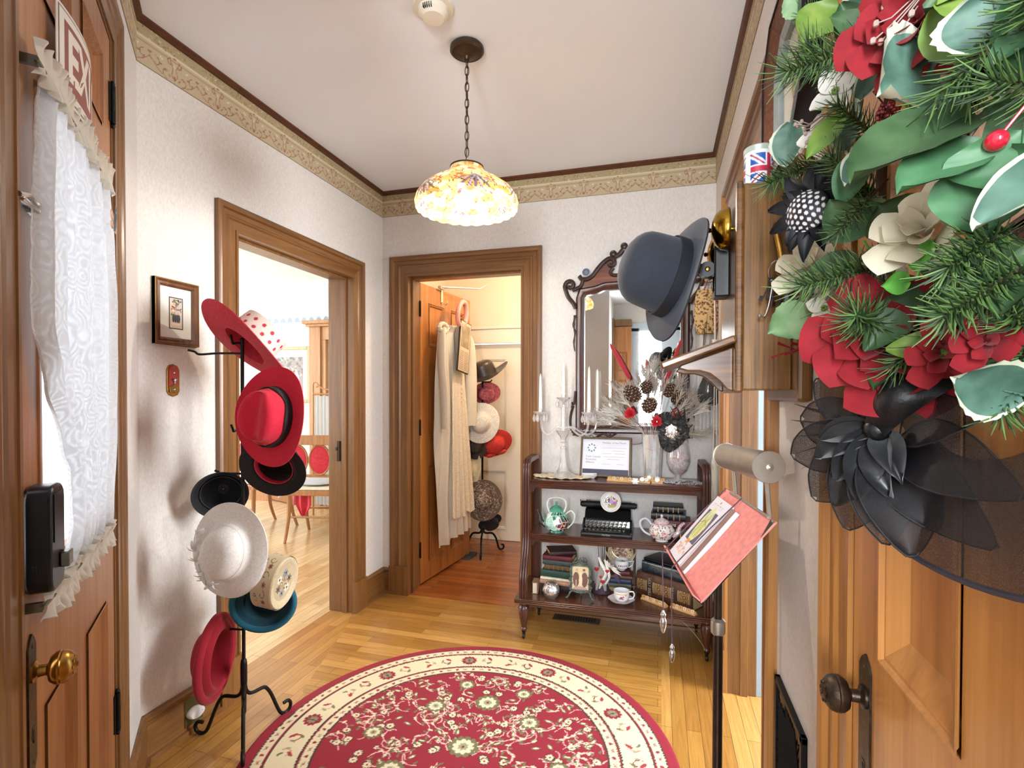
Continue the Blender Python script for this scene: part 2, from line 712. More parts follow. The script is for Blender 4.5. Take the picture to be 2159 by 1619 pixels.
def strips(name, ax, c1, c2, c3, rough=.28):
    """narrow strip flooring running along x (ax=0) or y (ax=1)"""
    m, n, b = base(name)
    L = n.links
    tc = N(n, 'ShaderNodeTexCoord')
    mp = N(n, 'ShaderNodeMapping')
    if ax == 1:
        mp.inputs['Rotation'].default_value = (0, 0, PI / 2)
    L.new(tc.outputs['Object'], mp.inputs[0])
    br = N(n, 'ShaderNodeTexBrick')
    br.offset = .37
    br.inputs['Scale'].default_value = 1
    br.inputs['Brick Width'].default_value = .62
    br.inputs['Row Height'].default_value = .054
    br.inputs['Mortar Size'].default_value = .0009
    br.inputs['Mortar Smooth'].default_value = .3
    br.inputs['Color1'].default_value = (0, 0, 0, 1)
    br.inputs['Color2'].default_value = (1, 1, 1, 1)
    br.inputs['Mortar'].default_value = (.5, .5, .5, 1)
    L.new(mp.outputs[0], br.inputs['Vector'])
    r = N(n, 'ShaderNodeValToRGB')
    e = r.color_ramp.elements
    e[0].position, e[0].color = .0, (*lin(c1), 1)
    e[1].position, e[1].color = 1., (*lin(c3), 1)
    k = e.new(.5)
    k.color = (*lin(c2), 1)
    L.new(br.outputs['Color'], r.inputs[0])
    mp2 = N(n, 'ShaderNodeMapping')
    mp2.inputs['Scale'].default_value = (5, 90, 1)
    L.new(mp.outputs[0], mp2.inputs[0])
    t = N(n, 'ShaderNodeTexNoise')
    t.inputs['Scale'].default_value = 1
    t.inputs['Detail'].default_value = 7
    t.inputs['Roughness'].default_value = .7
    t.inputs['Distortion'].default_value = .5
    L.new(mp2.outputs[0], t.inputs['Vector'])
    r2 = N(n, 'ShaderNodeValToRGB')
    r2.color_ramp.elements[0].position = .3
    r2.color_ramp.elements[0].color = (.66, .60, .52, 1)
    r2.color_ramp.elements[1].position = .62
    r2.color_ramp.elements[1].color = (1, 1, 1, 1)
    L.new(t.outputs['Fac'], r2.inputs[0])
    mx = N(n, 'ShaderNodeMix', data_type='RGBA', blend_type='MULTIPLY')
    mx.inputs[0].default_value = 1
    L.new(r.outputs[0], mx.inputs[6])
    L.new(r2.outputs[0], mx.inputs[7])
    mo = N(n, 'ShaderNodeMix', data_type='RGBA')
    mo.inputs[7].default_value = (*lin('4a3016'), 1)
    L.new(br.outputs['Fac'], mo.inputs[0])
    L.new(mx.outputs[2], mo.inputs[6])
    L.new(mo.outputs[2], b.inputs['Base Color'])
    b.inputs['Roughness'].default_value = rough
    b.inputs['Coat Weight'].default_value = .25
    b.inputs['Coat Roughness'].default_value = .18
    bu = N(n, 'ShaderNodeBump')
    bu.inputs['Strength'].default_value = .35
    bu.inputs['Distance'].default_value = .0012
    bu.invert = True
    L.new(br.outputs['Fac'], bu.inputs['Height'])
    L.new(bu.outputs[0], b.inputs['Normal'])
    MATS[name] = m
    return m


fx = strips('oak_strips_across', 0, '9f7034', 'b1823f', 'c39350')
fy = strips('oak_strips_along', 1, '9f7034', 'b1823f', 'c39350')
fp = strips('parlour_oak_strips', 1, 'bd9a6a', 'cdae80', 'd9be92')
fc = strips('closet_pine_strips', 0, '8c4f24', '9c5a2a', 'a86632', .25)
mb = MB()
T = .05
# log-cabin border: mitres meet the corners of the hall
mb.k = 0
mb.prism([(XL - TH, YB), (-1.66, 2.45), (-1.50, 1.90), (-.9, 1.5), (.015, 1.5), (.015, YB)], -T, 0)
mb.k = 1
mb.prism([(XL - TH, .2), (-.9, .2), (-.9, 1.5), (-1.50, 1.90), (-1.66, 2.45), (XL - TH, YB)], -T, 0)
mb.prism([(.015, -1.75), (XR + TH, -1.75), (XR + TH, YB), (.015, YB)], -T, 0)
mb.k = 0
mb.prism([(-.9, -1.75), (.015, -1.75), (.015, 1.5), (-.9, 1.5)], -T, 0)
stru(mb.build('floor', [fx, fy], smooth=0))
mb = MB()
mb.box(-1.9, YB, -T, .3, 4.6, 0)
stru(mb.build('floor_closet', fc, smooth=0))
mb = MB()
mb.box(-8, -.6, -T, XL - TH, 5.5, 0)
stru(mb.build('floor_parlour', fp, smooth=0))
mb = MB()
mb.box(XR + TH - .0, .8, -T, 2.4, 3.4, 0)
stru(mb.build('floor_side_room', fy, smooth=0))


def casing(name, M, u0, u1, z1, w, d, mat, matx, z0=0, plinth=.185, only=None):
    pr = [(0, 0), (0, .5), (.10, .5), (.115, .3), (.42, .36), (.47, .62), (.53, .62), (.58, .42), (.74, .46), (.79, .86), (.88, 1), (.95, .92), (1, .8), (1, 0)]
    pr = [(a * w, b * d) for a, b in pr]
    mb = MB()
    mb.M = M
    k = len(pr)
    vs = []
    for a, h in pr:
        vs += [(u0 - a, h, z0), (u0 - a, h, z1 + a), (u1 + a, h, z1 + a), (u1 + a, h, z0)]
    for s, kk in ((0, 0), (1, 1), (2, 0)):
        if only is not None and s not in only:
            continue
        mb.k = kk
        idx = [(j * 4 + s, j * 4 + s + 1, (j + 1) * 4 + s + 1, (j + 1) * 4 + s) for j in range(k - 1)]
        mb.add(vs, idx)
        if s != 1:
            e = 0 if s == 0 else 3
            mb.add([vs[j * 4 + e] for j in range(k)], [tuple(range(k))])
    mb.k = 0
    if plinth:
        if only is None or 0 in only:
            mb.box(u0 - w * 1.02, 0, 0, u0 + .004, d * 1.12, plinth)
        if only is None or 2 in only:
            mb.box(u1 - .004, 0, 0, u1 + w * 1.02, d * 1.12, plinth)
    return stru(mb.build(name, [mat, matx], smooth=25))


def jamb(name, M, u0, u1, z1, th, mat, stop=None):
    mb = MB()
    mb.M = M
    t = .02
    mb.box(u0 - t, -th - .01, 0, u0, .002, z1 + t).box(u1, -th - .01, 0, u1 + t, .002, z1 + t).box(u0, -th - .01, z1, u1, .002, z1 + t)
    if stop:
        a, b = stop
        mb.box(u0, a, 0, u0 + .012, b, z1).box(u1 - .012, a, 0, u1, b, z1).box(u0 + .012, a, z1 - .012, u1 - .012, b, z1)
    return stru(mb.build(name, mat, smooth=0, bevel=.0015))


casing('trim_1', LWM, 1.80, 2.66, 1.985, .112, .026, oakz, oaky)
jamb('trim_2', LWM, 1.80, 2.66, 1.985, TH, oakz, (-.06, -.035))
casing('trim_3', BWM, -1.555, -.805, 2.055, .13, .026, oakz, oakx)
jamb('trim_4', BWM, -1.555, -.805, 2.055, TH, oakz, (-.05, -.035))
casing('trim_5', RWM, 1.56, 2.40, 2.09, .125, .026, pinez, oaky)
jamb('trim_6', RWM, 1.56, 2.40, 2.09, .105, oakz, (-.08, -.05))
casing('trim_7', RWM, .11, .895, 2.10, .12, .024, pinez, pinez)
jamb('trim_8', RWM, .11, .895, 2.10, TH, oakz, (-.09, -.06))
casing('trim_9', FW, .45, 1.195, 2.25, .12, .014, oakz, oakx, plinth=0)
jamb('trim_10', FW, .47, 1.185, 2.245, TH, oakz)
# mortise strike plate in the parlour jamb
mb = MB()
mb.box(XL - .10, 2.652, .90, XL - .08, 2.662, 1.02).box(XL - .106, 2.648, .965, XL - .094, 2.656, .985)
o = mb.build('strike_plate', pm('dark_bronze', '3c342b', .4, .8), bevel=.001)
tag(stru(o), 'dark strike plate let into the parlour doorway jamb', 'strike plate')


def baseboard(name, M, u0, u1, mat, h=.165, e0=0, e1=0):
    pr = [(.001, h), (.008, h), (.012, h - .006), (.020, h - .010), (.020, h - .018), (.014, h - .026), (.014, h - .034), (.018, h - .036), (.018, .018), (.030, .016), (.030, 0), (.001, 0)]
    mb = MB()
    mb.M = M
    k = len(pr)
    vs = [(u0 + e0 * a, a, z) for a, z in pr] + [(u1 + e1 * a, a, z) for a, z in pr]
    mb.add(vs, [(j, (j + 1) % k, k + (j + 1) % k, k + j) for j in range(k)] + [tuple(range(k))[::-1], tuple(range(k, 2 * k))])
    return stru(mb.build(name, mat, smooth=25))


baseboard('baseboard_left', LWM, 1.366, 1.686, oaky, e0=.41)
baseboard('baseboard_left_rear', LWM, 2.774, YB, oaky, e1=-1)
baseboard('baseboard_back', BWM, XL, -1.687, oakx, e0=1)
baseboard('baseboard_back_right', BWM, -.673, XR, oakx, e1=-1)
baseboard('baseboard_right', RWM, 2.527, YB, oaky, e1=-1)
baseboard('baseboard_front', FW, 0, .33, oakx, e0=-.41)

# dark picture rail under the ceiling, printed border paper below it
rail = pm('dark_rail_paint', '5a3522', .4, 0, .2, 20)


def crown(name, M, u0, u1, e0=0, e1=0):
    pr = [(.001, ZC), (.020, ZC), (.020, ZC - .006), (.012, ZC - .012), (.014, ZC - .020), (.001, ZC - .024)]
    mb = MB()
    mb.M = M
    k = len(pr)
    vs = [(u0 + e0 * a, a, z) for a, z in pr] + [(u1 + e1 * a, a, z) for a, z in pr]
    mb.add(vs, [(j, (j + 1) % k, k + (j + 1) % k, k + j) for j in range(k)])
    return stru(mb.build(name, rail, smooth=25))


crown('trim_11', LWM, 1.366, YB, .41, -1)
crown('trim_12', BWM, XL, XR, 1, -1)
crown('trim_13', RWM, -1.6, YB, 0, -1)
crown('trim_14', FW, 0, 1.7, -.41, 0)
HB = .140


def border(name, M, L0, L1, res=.003):
    Ln = L1 - L0
    c = Canvas(Ln, HB, res, 'b9a98a')
    c.rect(0, .100, Ln, HB, 'a79773')
    c.rect(0, .092, Ln, .101, 'd0c3a4')
    c.rect(0, .082, Ln, .085, '94805c')
    r = random.Random(3)
    for i in range(int(Ln * 170)):
        c.ell(r.random() * Ln, .103 + r.random() * .035, .002 + r.random() * .004, .0025, r.choice(['8c7a54', 'c8bb98', '7f6c48', 'b5a67e']), r.random() * 3)
    x = -.05
    while x < Ln + .1:
        red, dk, cr = '9a6650', '7c6446', 'dccfb0'
        for s in (-1, 1):
            c.scroll(x + s * .016, .072, .016, PI * (.5), .62, .0035, red, -s)
            c.scroll(x + s * .030, .028, .024, PI * (1.5 if s > 0 else 1.5), .55, .003, red, s)
            c.scroll(x + s * .075, .040, .020, PI * .5, .6, .0028, dk, s)
            c.line([(x, .012), (x + s * .012, .03), (x + s * .006, .055), (x + s * .02, .085)], .003, red)
            c.line([(x + s * .05, .012), (x + s * .07, .022), (x + s * .10, .05)], .003, red)
            c.ell(x + s * .052, .066, .008, .003, cr, s * .5)
            c.ell(x + s * .095, .062, .006, .003, red, -s * .8)
            for q in range(3):
                c.ell(x + s * (.02 + q * .018), .020 + q * .012, .006, .0025, red, s * (1 - q * .5))
        c.ell(x, .062, .005, .010, 'cbbd98')
        c.ell(x, .020, .004, .009, red)
        c.ell(x, .093, .006, .004, red)
        x += .195
    c.rect(0, 0, Ln, .003, '6c5638')
    mb = MB()
    mb.M = M
    c.mesh(mb, lambda u, v: (L0 + u, .0022, ZC - .022 - HB + v))
    mb.M = M
    n0 = len(mb.v)
    mb.box(L0, 0, ZC - .022 - HB, L1, .0018, ZC - .022)
    mb.c.extend([lin('8a7656')] * 8)
    return stru(mb.build(name, vcol('border_print', .7), smooth=0))


border('trim_15', LWM, 1.366, YB)
border('trim_16', BWM, XL, XR)
border('trim_17', RWM, .9, YB, .005)
border('trim_18', FW, 0, 1.0, .004)

# ---- rooms beyond the openings
mb = MB()
mb.M = Matrix.Identity(4)
yc = 4.33
mb.box(-2.05, YB + TH, 0, -1.895 + .02, yc, ZC).box(.1, YB + TH, 0, .25, yc, ZC).box(-2.05, yc, 1.89, .25, yc + .1, ZC).box(-2.05, yc, 0, -1.70, yc + .1, 1.89).box(-.75, yc, 0, .25, yc + .1, 1.89)
stru(mb.build('wall_closet', closet_paint, smooth=0))
mb = MB()
mb.box(-2.05, YB + TH, ZC, .25, yc + .1, ZC + .1)
stru(mb.build('ceiling_closet', closet_paint, smooth=0))
# white four-panel door on the closet's far side, in a white casing


def panel_door(name, M, w, h, th, panels, mat, matx=None, rec=.012, mould=.022, both=True):
    """frame and panel door: w x h leaf in local x/z, thickness along -y; panels = list of (x0,z0,x1,z1)"""
    mb = MB()
    mb.M = M
    xs = sorted(set([0, w] + [p[0] for p in panels] + [p[2] for p in panels]))
    zs = sorted(set([0, h] + [p[1] for p in panels] + [p[3] for p in panels]))
    for i in range(len(xs) - 1):
        for j in range(len(zs) - 1):
            cx_, cz_ = (xs[i] + xs[i + 1]) / 2, (zs[j] + zs[j + 1]) / 2
            if not any(p[0] < cx_ < p[2] and p[1] < cz_ < p[3] for p in panels):
                mb.box(xs[i], -th, zs[j], xs[i + 1], 0, zs[j + 1])
    for p in panels:
        if len(p) > 4:
            continue
        x0, z0, x1, z1 = p
        mb.box(x0, -th + rec, z0, x1, -rec, z1)
        for sd in ((0, 1) if both else (0,)):
            pr = [(0, .004), (.004, .004), (.008, -.002), (.014, -.001), (mould, -rec)]
            vs = []
            for a, hh in pr:
                y = hh if sd == 0 else -th - hh
                vs += [(x0 + a, y, z0 + a), (x1 - a, y, z0 + a), (x1 - a, y, z1 - a), (x0 + a, y, z1 - a)]
            fs = [(j * 4 + q, j * 4 + (q + 1) % 4, j * 4 + 4 + (q + 1) % 4, j * 4 + 4 + q) for j in range(len(pr) - 1) for q in range(4)]
            mb.add(vs, fs)
    return mb.build(name, mat, smooth=25)


wd = pm('white_door_paint', 'e3dccb', .45, 0, .02, 5)
MC = Matrix(((1, 0, 0, -1.66), (0, -1, 0, yc + .03), (0, 0, 1, .004), (0, 0, 0, 1)))
d4 = panel_door('door_4', MC, .86, 1.74, .035, [(.12, .10, .36, .62), (.50, .10, .74, .62), (.12, .84, .36, 1.61), (.50, .84, .74, 1.61)], wd)
stru(d4)
mb = MB()
mb.box(-1.72, yc - .022, 1.75, -.66, yc, 1.90).box(-1.74, yc - .034, 1.875, -.64, yc, 1.90).box(-1.72, yc - .018, 1.80, -.66, yc - .02, 1.86).box(-1.72, yc - .02, 0, -1.665, yc + .03, 1.75).box(-.79, yc - .02, 0, -.66, yc + .03, 1.75)
stru(mb.build('trim_19', wd, smooth=0, bevel=.003))

# parlour shell
mb = MB()
mb.box(-8.1, 5.2, 0, -1.895, 5.35, ZC).box(-8.1, -.75, 0, -8, 1.7, ZC).box(-8.1, 3.4, 0, -8, 5.35, ZC).box(-8.1, 1.7, 0, -8, 3.4, .6).box(-8.1, 1.7, 2.4, -8, 3.4, ZC).box(-8, -.75, 0, -1.895, -.6, ZC)
stru(mb.build('wall_parlour', cream, smooth=0))
mb = MB()
mb.box(-1.90, 3.16, 0, -1.895, 5.2, ZC).box(-1.96, -.6, 0, -1.9, 1.366, ZC)
stru(mb.build('wall_parlour_side', cream, smooth=0))
mb = MB()
mb.box(-8.1, -.75, ZC, -1.895, 5.35, ZC + .1)
stru(mb.build('ceiling_parlour', pm('white_paint', 'f2f3f5', .8, 0, .01, 4), smooth=0))
mb = MB()
mb.box(-8, 5.185, 2.30, -1.9, 5.199, ZC - .03)
stru(mb.build('trim_20', pm('blue_grey_frieze', 'bfc8d8', .8, 0, .04, 30), smooth=0))
mb = MB()
mb.box(-8, 5.155, ZC - .03, -1.9, 5.199, ZC)
stru(mb.build('trim_21', pm('white_paint', 'f2f3f5'), smooth=0))
c = Canvas(3.2, .15, .006, 'e8eaee')
c.rect(0, 0, 3.2, .012, '9fb0c4')
for i in range(34):
    x = .05 + i * .1
    c.ell(x, .02, .034, .036, '93a9bd')
    c.ell(x + .05, .055, .014, .014, 'ffffff').ell(x + .05, .055, .007, .007, 'a9b4c0')
    c.ell(x + .02, .085, .016, .006, 'ffffff', .5).ell(x - .02, .085, .016, .006, 'c8ced6', -.5)
    c.ell(x + .05, .09, .008, .014, 'ffffff')
c.rect(0, .128, 3.2, .134, 'a5aebb')
mb = MB()
c.mesh(mb, lambda u, v: (-5.2 + u, 5.192, 2.155 + v))
mb.add([(-5.2, 5.198, 2.155), (-2, 5.198, 2.155), (-2, 5.198, 2.305), (-5.2, 5.198, 2.305)], [(0, 1, 2, 3)], cols=[lin('e8eaee')] * 4)
stru(mb.build('trim_22', vcol('border_print'), smooth=0))
mb = MB()
mb.box(-8, 5.17, 0, -1.9, 5.199, .16)
stru(mb.build('baseboard_parlour', pinez, smooth=0))
# side room (seen past the right-hand doorway)
mb = MB()
mb.box(.44, 3.2, 0, 2.5, 3.35, ZC).box(2.35, .8, 0, 2.5, 3.2, ZC).box(.44, .65, 0, 2.5, .8, ZC)
stru(mb.build('wall_side_room', bluep, smooth=0))
mb = MB()
mb.box(.44, .65, ZC, 2.5, 3.35, ZC + .1)
stru(mb.build('ceiling_side_room', plaster, smooth=0))
mb = MB()
mb.box(.406, 2.405, 0, .445, 2.55, 2.2)
stru(mb.build('trim_23', pm('grey_blue_paint', '9fb0bb', .6, 0, .03, 5), smooth=0, bevel=.002))
# rear alcove: pale blue casing round a window added for the fill light, lace at its side, orange door standing open
mb = MB()
for a, b, e, f in ((-.40, .80, -.28, 2.25), (.02, .80, .285, 2.25), (-.40, 2.2, .285, 2.32), (-.40, .76, .285, .85)):
    mb.box(a, -1.6, b, e, -1.575, f)
mb.box(-.28, -1.65, 1.5, .02, -1.62, 1.53)
stru(mb.build('fill_window_1', bluep, smooth=0, bevel=.004))
rd_ = panel_door('door_5', Matrix(((1, 0, 0, -.625), (0, 1, 0, -1.45), (0, 0, 1, .01), (0, 0, 0, 1))), .24, 2.25, .036, [(.05, .12, .19, .85), (.05, 1.0, .19, 1.5), (.05, 1.62, .19, 1.9)], doorz)
stru(rd_)
mb = MB()
mb.box(-.64, -1.40, 0, -.615, -1.28, 2.36).box(-.64, -1.6, 2.27, -.38, -1.42, 2.36)
stru(mb.build('trim_24', oakz, smooth=0, bevel=.003))

# ============================================================ doors
blackiron = pm('black_iron', '1b1a19', .42, .6, .1)
brass = pm('aged_brass', 'a9803f', .28, 1, .15, 60)
bronze = pm('dark_bronze', '3c342b', .4, .8)
antique = pm('worn_dark_bronze', '4a3f34', .38, .85, .45, 70, .3, 150)
chrome = pm('chrome', 'd8d8d8', .18, 1, 0)


def knob(M, mat, plate_mat, pz0, pz1, pw, parent):
    """M: local x across, y out of the door, z up; origin at knob axis on the door face"""
    k = MB()
    k.M = M
    AX = Matrix.Rotation(-PI / 2, 4, 'X')       # lathe axis -> +y
    k.lathe([(.016, 0), (.016, .006), (.011, .008), (.009, .010), (.0085, .020), (.011, .022), (.020, .025), (.0245, .031), (.0255, .036), (.0245, .038), (.0255, .040), (.023, .047), (.016, .053), (.008, .056), (0, .057)], 28, AX)
    for i in range(8):
        a = 2 * PI * i / 8
        k.ball((.012 * math.cos(a), .0545, .012 * math.sin(a)), .0034, (1, .5, 1), 6)
    k.ball((0, .0570, 0), .004, (1, .5, 1), 8)
    o = k.build('door_knob', mat, parent, world=True)
    p = MB()
    p.M = M
    w = pw / 2
    pts = [(-w, pz0 + .02), (-w * .55, pz0 + .008), (0, pz0), (w * .55, pz0 + .008), (w, pz0 + .02), (w, pz1 - .02), (w * .55, pz1 - .008), (0, pz1), (-w * .55, pz1 - .008), (-w, pz1 - .02)]
    p.prism(pts, 0, -.003, Matrix.Rotation(PI / 2, 4, 'X'))
    p.box(-w * .3, .003, pz0 + .055, w * .3, .0036, pz0 + .075)
    p.ball((0, .003, pz0 + .02), .0035, (1, .4, 1), 8).ball((0, .003, pz1 - .02), .0035, (1, .4, 1), 8)
    p.build('key_plate', plate_mat, parent, bevel=.0008, world=True)
    kh = MB()
    kh.M = M
    kh.box(-.0018, .003, pz0 + .050, .0018, .0042, pz0 + .066).ball((0, .0034, pz0 + .068), .004, (1, .3, 1), 8)
    kh.build('keyhole', pm('black', '0c0c0c', .6, 0, 0), parent, world=True)


def hinge(M, parent, mat, h=.085):
    k = MB()
    k.M = M
    k.lathe([(.0035, -h / 2 - .012), (.006, -h / 2 - .006), (.0035, -h / 2), (.0065, -h / 2), (.0065, -h / 6), (.0058, -h / 6), (.0065, -h / 6 + .001), (.0065, h / 6), (.0058, h / 6), (.0065, h / 6 + .001), (.0065, h / 2), (.0035, h / 2), (.006, h / 2 + .006), (.0035, h / 2 + .012), (0, h / 2 + .013)], 12)
    k.box(-.022, -.006, -h / 2, 0, -.003, h / 2).box(0, -.006, -h / 2, .022, -.003, h / 2)
    k.build('hinge', mat, parent, world=True)


# front door (grazing view on the left)
MD = FW @ Matrix.Translation((.478, 0, .005))
fdoor = panel_door('door_1', MD, .694, 2.232, .04, [(.092, .995, .622, 1.80, 1), (.10, 1.96, .31, 2.14), (.40, 1.96, .60, 2.14), (.10, .13, .31, .775), (.40, .13, .60, .775)], fdoorz)
stru(fdoor)
mb = MB()
mb.M = MD
for pr_ in ((.092, .995, .622, 1.80),):
    x0, z0, x1, z1 = pr_
    for a, b, c_, d in ((x0, z0, x1, z0 + .014), (x0, z1 - .014, x1, z1), (x0, z0, x0 + .014, z1), (x1 - .014, z0, x1, z1)):
        mb.box(a, -.012, b, c_, .003, d)
mb.build('glass_bead', fdoorz, fdoor, bevel=.002)
m, n, b = base('glowing_frosted_glass')
b.inputs['Base Color'].default_value = (.9, .93, .95, 1)
b.inputs['Roughness'].default_value = .3
b.inputs['Emission Color'].default_value = (.94, .97, 1, 1)
b.inputs['Emission Strength'].default_value = 1.1  # pane glows by itself, standing in for daylight coming through
mb = MB()
mb.M = MD
mb.box(.092, -.024, .995, .622, -.020, 1.80)
mb.build('glass_pane', m, fdoor, smooth=0)
knob(FW @ Matrix.Translation((1.147, 0, .868)), brass, antique, -.16, .06, .036, fdoor)
for z in (2.07, .44):
    hinge(FW @ Matrix.Translation((.474, .006, z)), fdoor, blackiron, .10)
# keypad lock body
lk = MB()
lk.M = FW @ Matrix.Translation((1.141, 0, 1.075))
pts = []
w, h, r = .038, .083, .024
for cx_, cz_, a0 in ((w - r, h - r, 0), (-w + r, h - r, 90), (-w + r, -h + r, 180), (w - r, -h + r, 270)):
    pts += [(cx_ + r * math.cos(R(a0 + 18 * i)), cz_ + r * math.sin(R(a0 + 18 * i))) for i in range(6)]
lk.prism(pts, 0, -.034, Matrix.Rotation(PI / 2, 4, 'X'))
o = lk.build('keypad_lock', pm('gunmetal', '2e3236', .3, .75, .1), fdoor, bevel=.005, world=True)
q = MB()
q.M = FW @ Matrix.Translation((1.141, .034, 1.035))
q.box(-.030, 0, -.012, -.004, .012, .012)
q.build('thumb_turn', pm('nickel', '77756c', .3, 1), o, bevel=.002, world=True)
q = MB()
q.M = FW @ Matrix.Translation((1.141, .0342, 1.10))
q.box(-.026, 0, -.03, .026, .0012, .045)
q.build('battery_cover', pm('gunmetal', '2e3236'), o, bevel=.003, world=True)
q = MB()
q.M = FW @ Matrix.Translation((1.1795, .016, 1.035))
for i in range(3):
    for j in range(3):
        q.ball((0, (i - 1) * .004, (j - 1) * .004), .0011, (.6, 1, 1), 6)
q.build('speaker_holes', pm('black', '0c0c0c'), o, world=True)
# chrome swing-bar guard
q = MB()
q.M = FW @ Matrix.Translation((1.16, 0, 1.588))
q.box(-.045, 0, -.012, .045, .003, .012).tube([(-.04, .008, 0), (-.02, .014, .004), (.03, .014, .004), (.045, .008, 0)], .004, 8).ball((-.035, .010, 0), .007, n=10).ball((.035, .008, 0), .006, n=10)
q.tube([(-.04, .010, -.006), (.0, .018, -.008), (.04, .010, -.006)], .0025, 8)
q.build('door_guard', chrome, fdoor, world=True)

# EXIT sign stuck to the door, bulging a little
sg = thingM('exit_sign', 'red and white EXIT sign stuck above the lace curtain on the front door', 'sign', FW @ Matrix.Translation((.905, .012, 1.905)))
A = Matrix(((-1, 0, 0, 0), (0, 0, 1, 0), (0, 1, 0, 0), (0, 0, 0, 1)))       # text x -> -t, text y -> z, text z -> off


def bow(x):
    return .016 * (1 - (x / .127) ** 2)


def bowed(mb):
    for p in mb.v:
        p.y += bow(p.x)
    return mb


def sgbox(x0, z0, x1, z1, y0, y1, nm, mt):
    mb = MB()
    k = 12
    for i in range(k):
        a, b2 = x0 + (x1 - x0) * i / k, x0 + (x1 - x0) * (i + 1) / k
        mb.box(a, y0, z0, b2, y1, z1)
    bowed(mb).build(nm, mt, sg, smooth=0)


white = pm('white_print', 'e9e4dc', .5, 0, .02, 10)
red_p = pm('faded_red_print', '8f4f47', .5, 0, .06, 10)
sgbox(-.127, -.082, .127, .082, 0, .0015, 'sign_board', white)
sgbox(-.122, -.077, .122, .077, .0015, .0018, 'outline', pm('grey_print', '7d7773', .5, 0, 0))
sgbox(-.119, -.074, .119, .074, .0018, .0021, 'border', white)
sgbox(-.104, -.060, .104, .060, .0021, .0024, 'red_field', red_p)
tm = text_mb('EXIT', .125, .0002, A @ Matrix.Translation((0, 0, .0026)) @ Matrix.Diagonal((.74, .98, 1, 1)), bold=.004)
bowed(tm).build('lettering', white, sg, smooth=0)

# lace curtain on two sash rods
lc = thingM('lace_curtain', 'white lace sash curtain with ruffled ends over the front door glass', 'curtain', FW @ Matrix.Translation((.9, .012, .97)))
Lk = [(.97, 1.19), (.985, 1.10), (1.02, 1.02), (1.06, .99), (1.15, 1.0), (1.22, 1.05), (1.32, 1.125), (1.42, 1.18), (1.57, 1.172), (1.72, 1.155), (1.80, 1.135)]
Rk = [(.97, .665), (1.02, .65), (1.22, .585), (1.40, .548), (1.52, .54), (1.65, .575), (1.80, .643)]


def itp(K, z):
    if z <= K[0][0]:
        return K[0][1]
    for (a, x), (b, y) in zip(K[:-1], K[1:]):
        if z <= b:
            t = (z - a) / (b - a)
            t = t * t * (3 - 2 * t)
            return x + (y - x) * t
    return K[-1][1]


def lace_pat(u, z):
    return 0


def curt(u, v):
    z = .985 + v * (1.80 - .985)
    l, r_ = itp(Lk, z), itp(Rk, z)
    t = r_ + (l - r_) * u
    off = .020 + .006 * math.sin(u * 52 + 2 * math.sin(z * 3)) + .004 * math.sin(u * 23 + 1)
    if u > .97:
        t += .006 * abs(math.sin(z * 62))
    return (t - .9, off - .012, z - .97)


m, n, b = base('white_lace')
L = n.links
b.inputs['Base Color'].default_value = (.80, .82, .84, 1)
b.inputs['Roughness'].default_value = .8
tc = N(n, 'ShaderNodeTexCoord')
vo = N(n, 'ShaderNodeTexVoronoi')
vo.inputs['Scale'].default_value = 22
mp = N(n, 'ShaderNodeMapping')
mp.inputs['Scale'].default_value = (1, .2, 1)
L.new(tc.outputs['Object'], mp.inputs[0])
L.new(mp.outputs[0], vo.inputs['Vector'])
wv = N(n, 'ShaderNodeMath', operation='SINE')
ml = N(n, 'ShaderNodeMath', operation='MULTIPLY')
ml.inputs[1].default_value = 34
L.new(vo.outputs['Distance'], ml.inputs[0])
L.new(ml.outputs[0], wv.inputs[0])
v2 = N(n, 'ShaderNodeTexVoronoi')
v2.inputs['Scale'].default_value = 420
L.new(mp.outputs[0], v2.inputs['Vector'])
ad = N(n, 'ShaderNodeMath', operation='MULTIPLY_ADD')
ad.inputs[1].default_value = .13
ad.inputs[2].default_value = .80
L.new(wv.outputs[0], ad.inputs[0])
a2 = N(n, 'ShaderNodeMath', operation='MULTIPLY_ADD')
a2.inputs[1].default_value = .25
L.new(v2.outputs['Distance'], a2.inputs[0])
L.new(ad.outputs[0], a2.inputs[2])
a2.use_clamp = True
L.new(a2.outputs[0], b.inputs['Alpha'])
tl = N(n, 'ShaderNodeBsdfTranslucent')
tl.inputs[0].default_value = (.80, .82, .85, 1)
mx = N(n, 'ShaderNodeMixShader')
mx.inputs[0].default_value = .5
tr = N(n, 'ShaderNodeBsdfTransparent')
m2 = N(n, 'ShaderNodeMixShader')
L.new(b.outputs[0], mx.inputs[1])
L.new(tl.outputs[0], mx.inputs[2])
L.new(a2.outputs[0], m2.inputs[0])
L.new(tr.outputs[0], m2.inputs[1])
L.new(mx.outputs[0], m2.inputs[2])
b.inputs['Alpha'].default_value = 1
for l in list(n.links):
    if l.to_socket == b.inputs['Alpha']:
        n.links.remove(l)
L.new(m2.outputs[0], n.nodes['Material Output'].inputs[0])
lace = m
mb = MB()
mb.sheet(curt, 120, 60, .0006)
mb.build('lace_panel', lace, lc)
clo = pm('cream_voile', 'f4f1e8', .8, 0, .03, 30, thin=.35)


def ruffle(z0, z1, ta, tb, amp, fr, nm, ph=0, slope=0):
    mb = MB()

    def f(u, v):
        t = ta + (tb - ta) * u
        z = z0 + (z1 - z0) * v + slope * u
        w = abs(v - .5) * 2
        return (t - .9 + .006 * math.sin(v * 9 + u * 40), .014 + w * amp * math.sin(u * fr + ph) + .004 * math.sin(u * 17), z - .97 + .004 * math.sin(u * fr * .7) * w)
    mb.sheet(f, 160, 9, .0006)
    mb.build(nm, clo, lc)


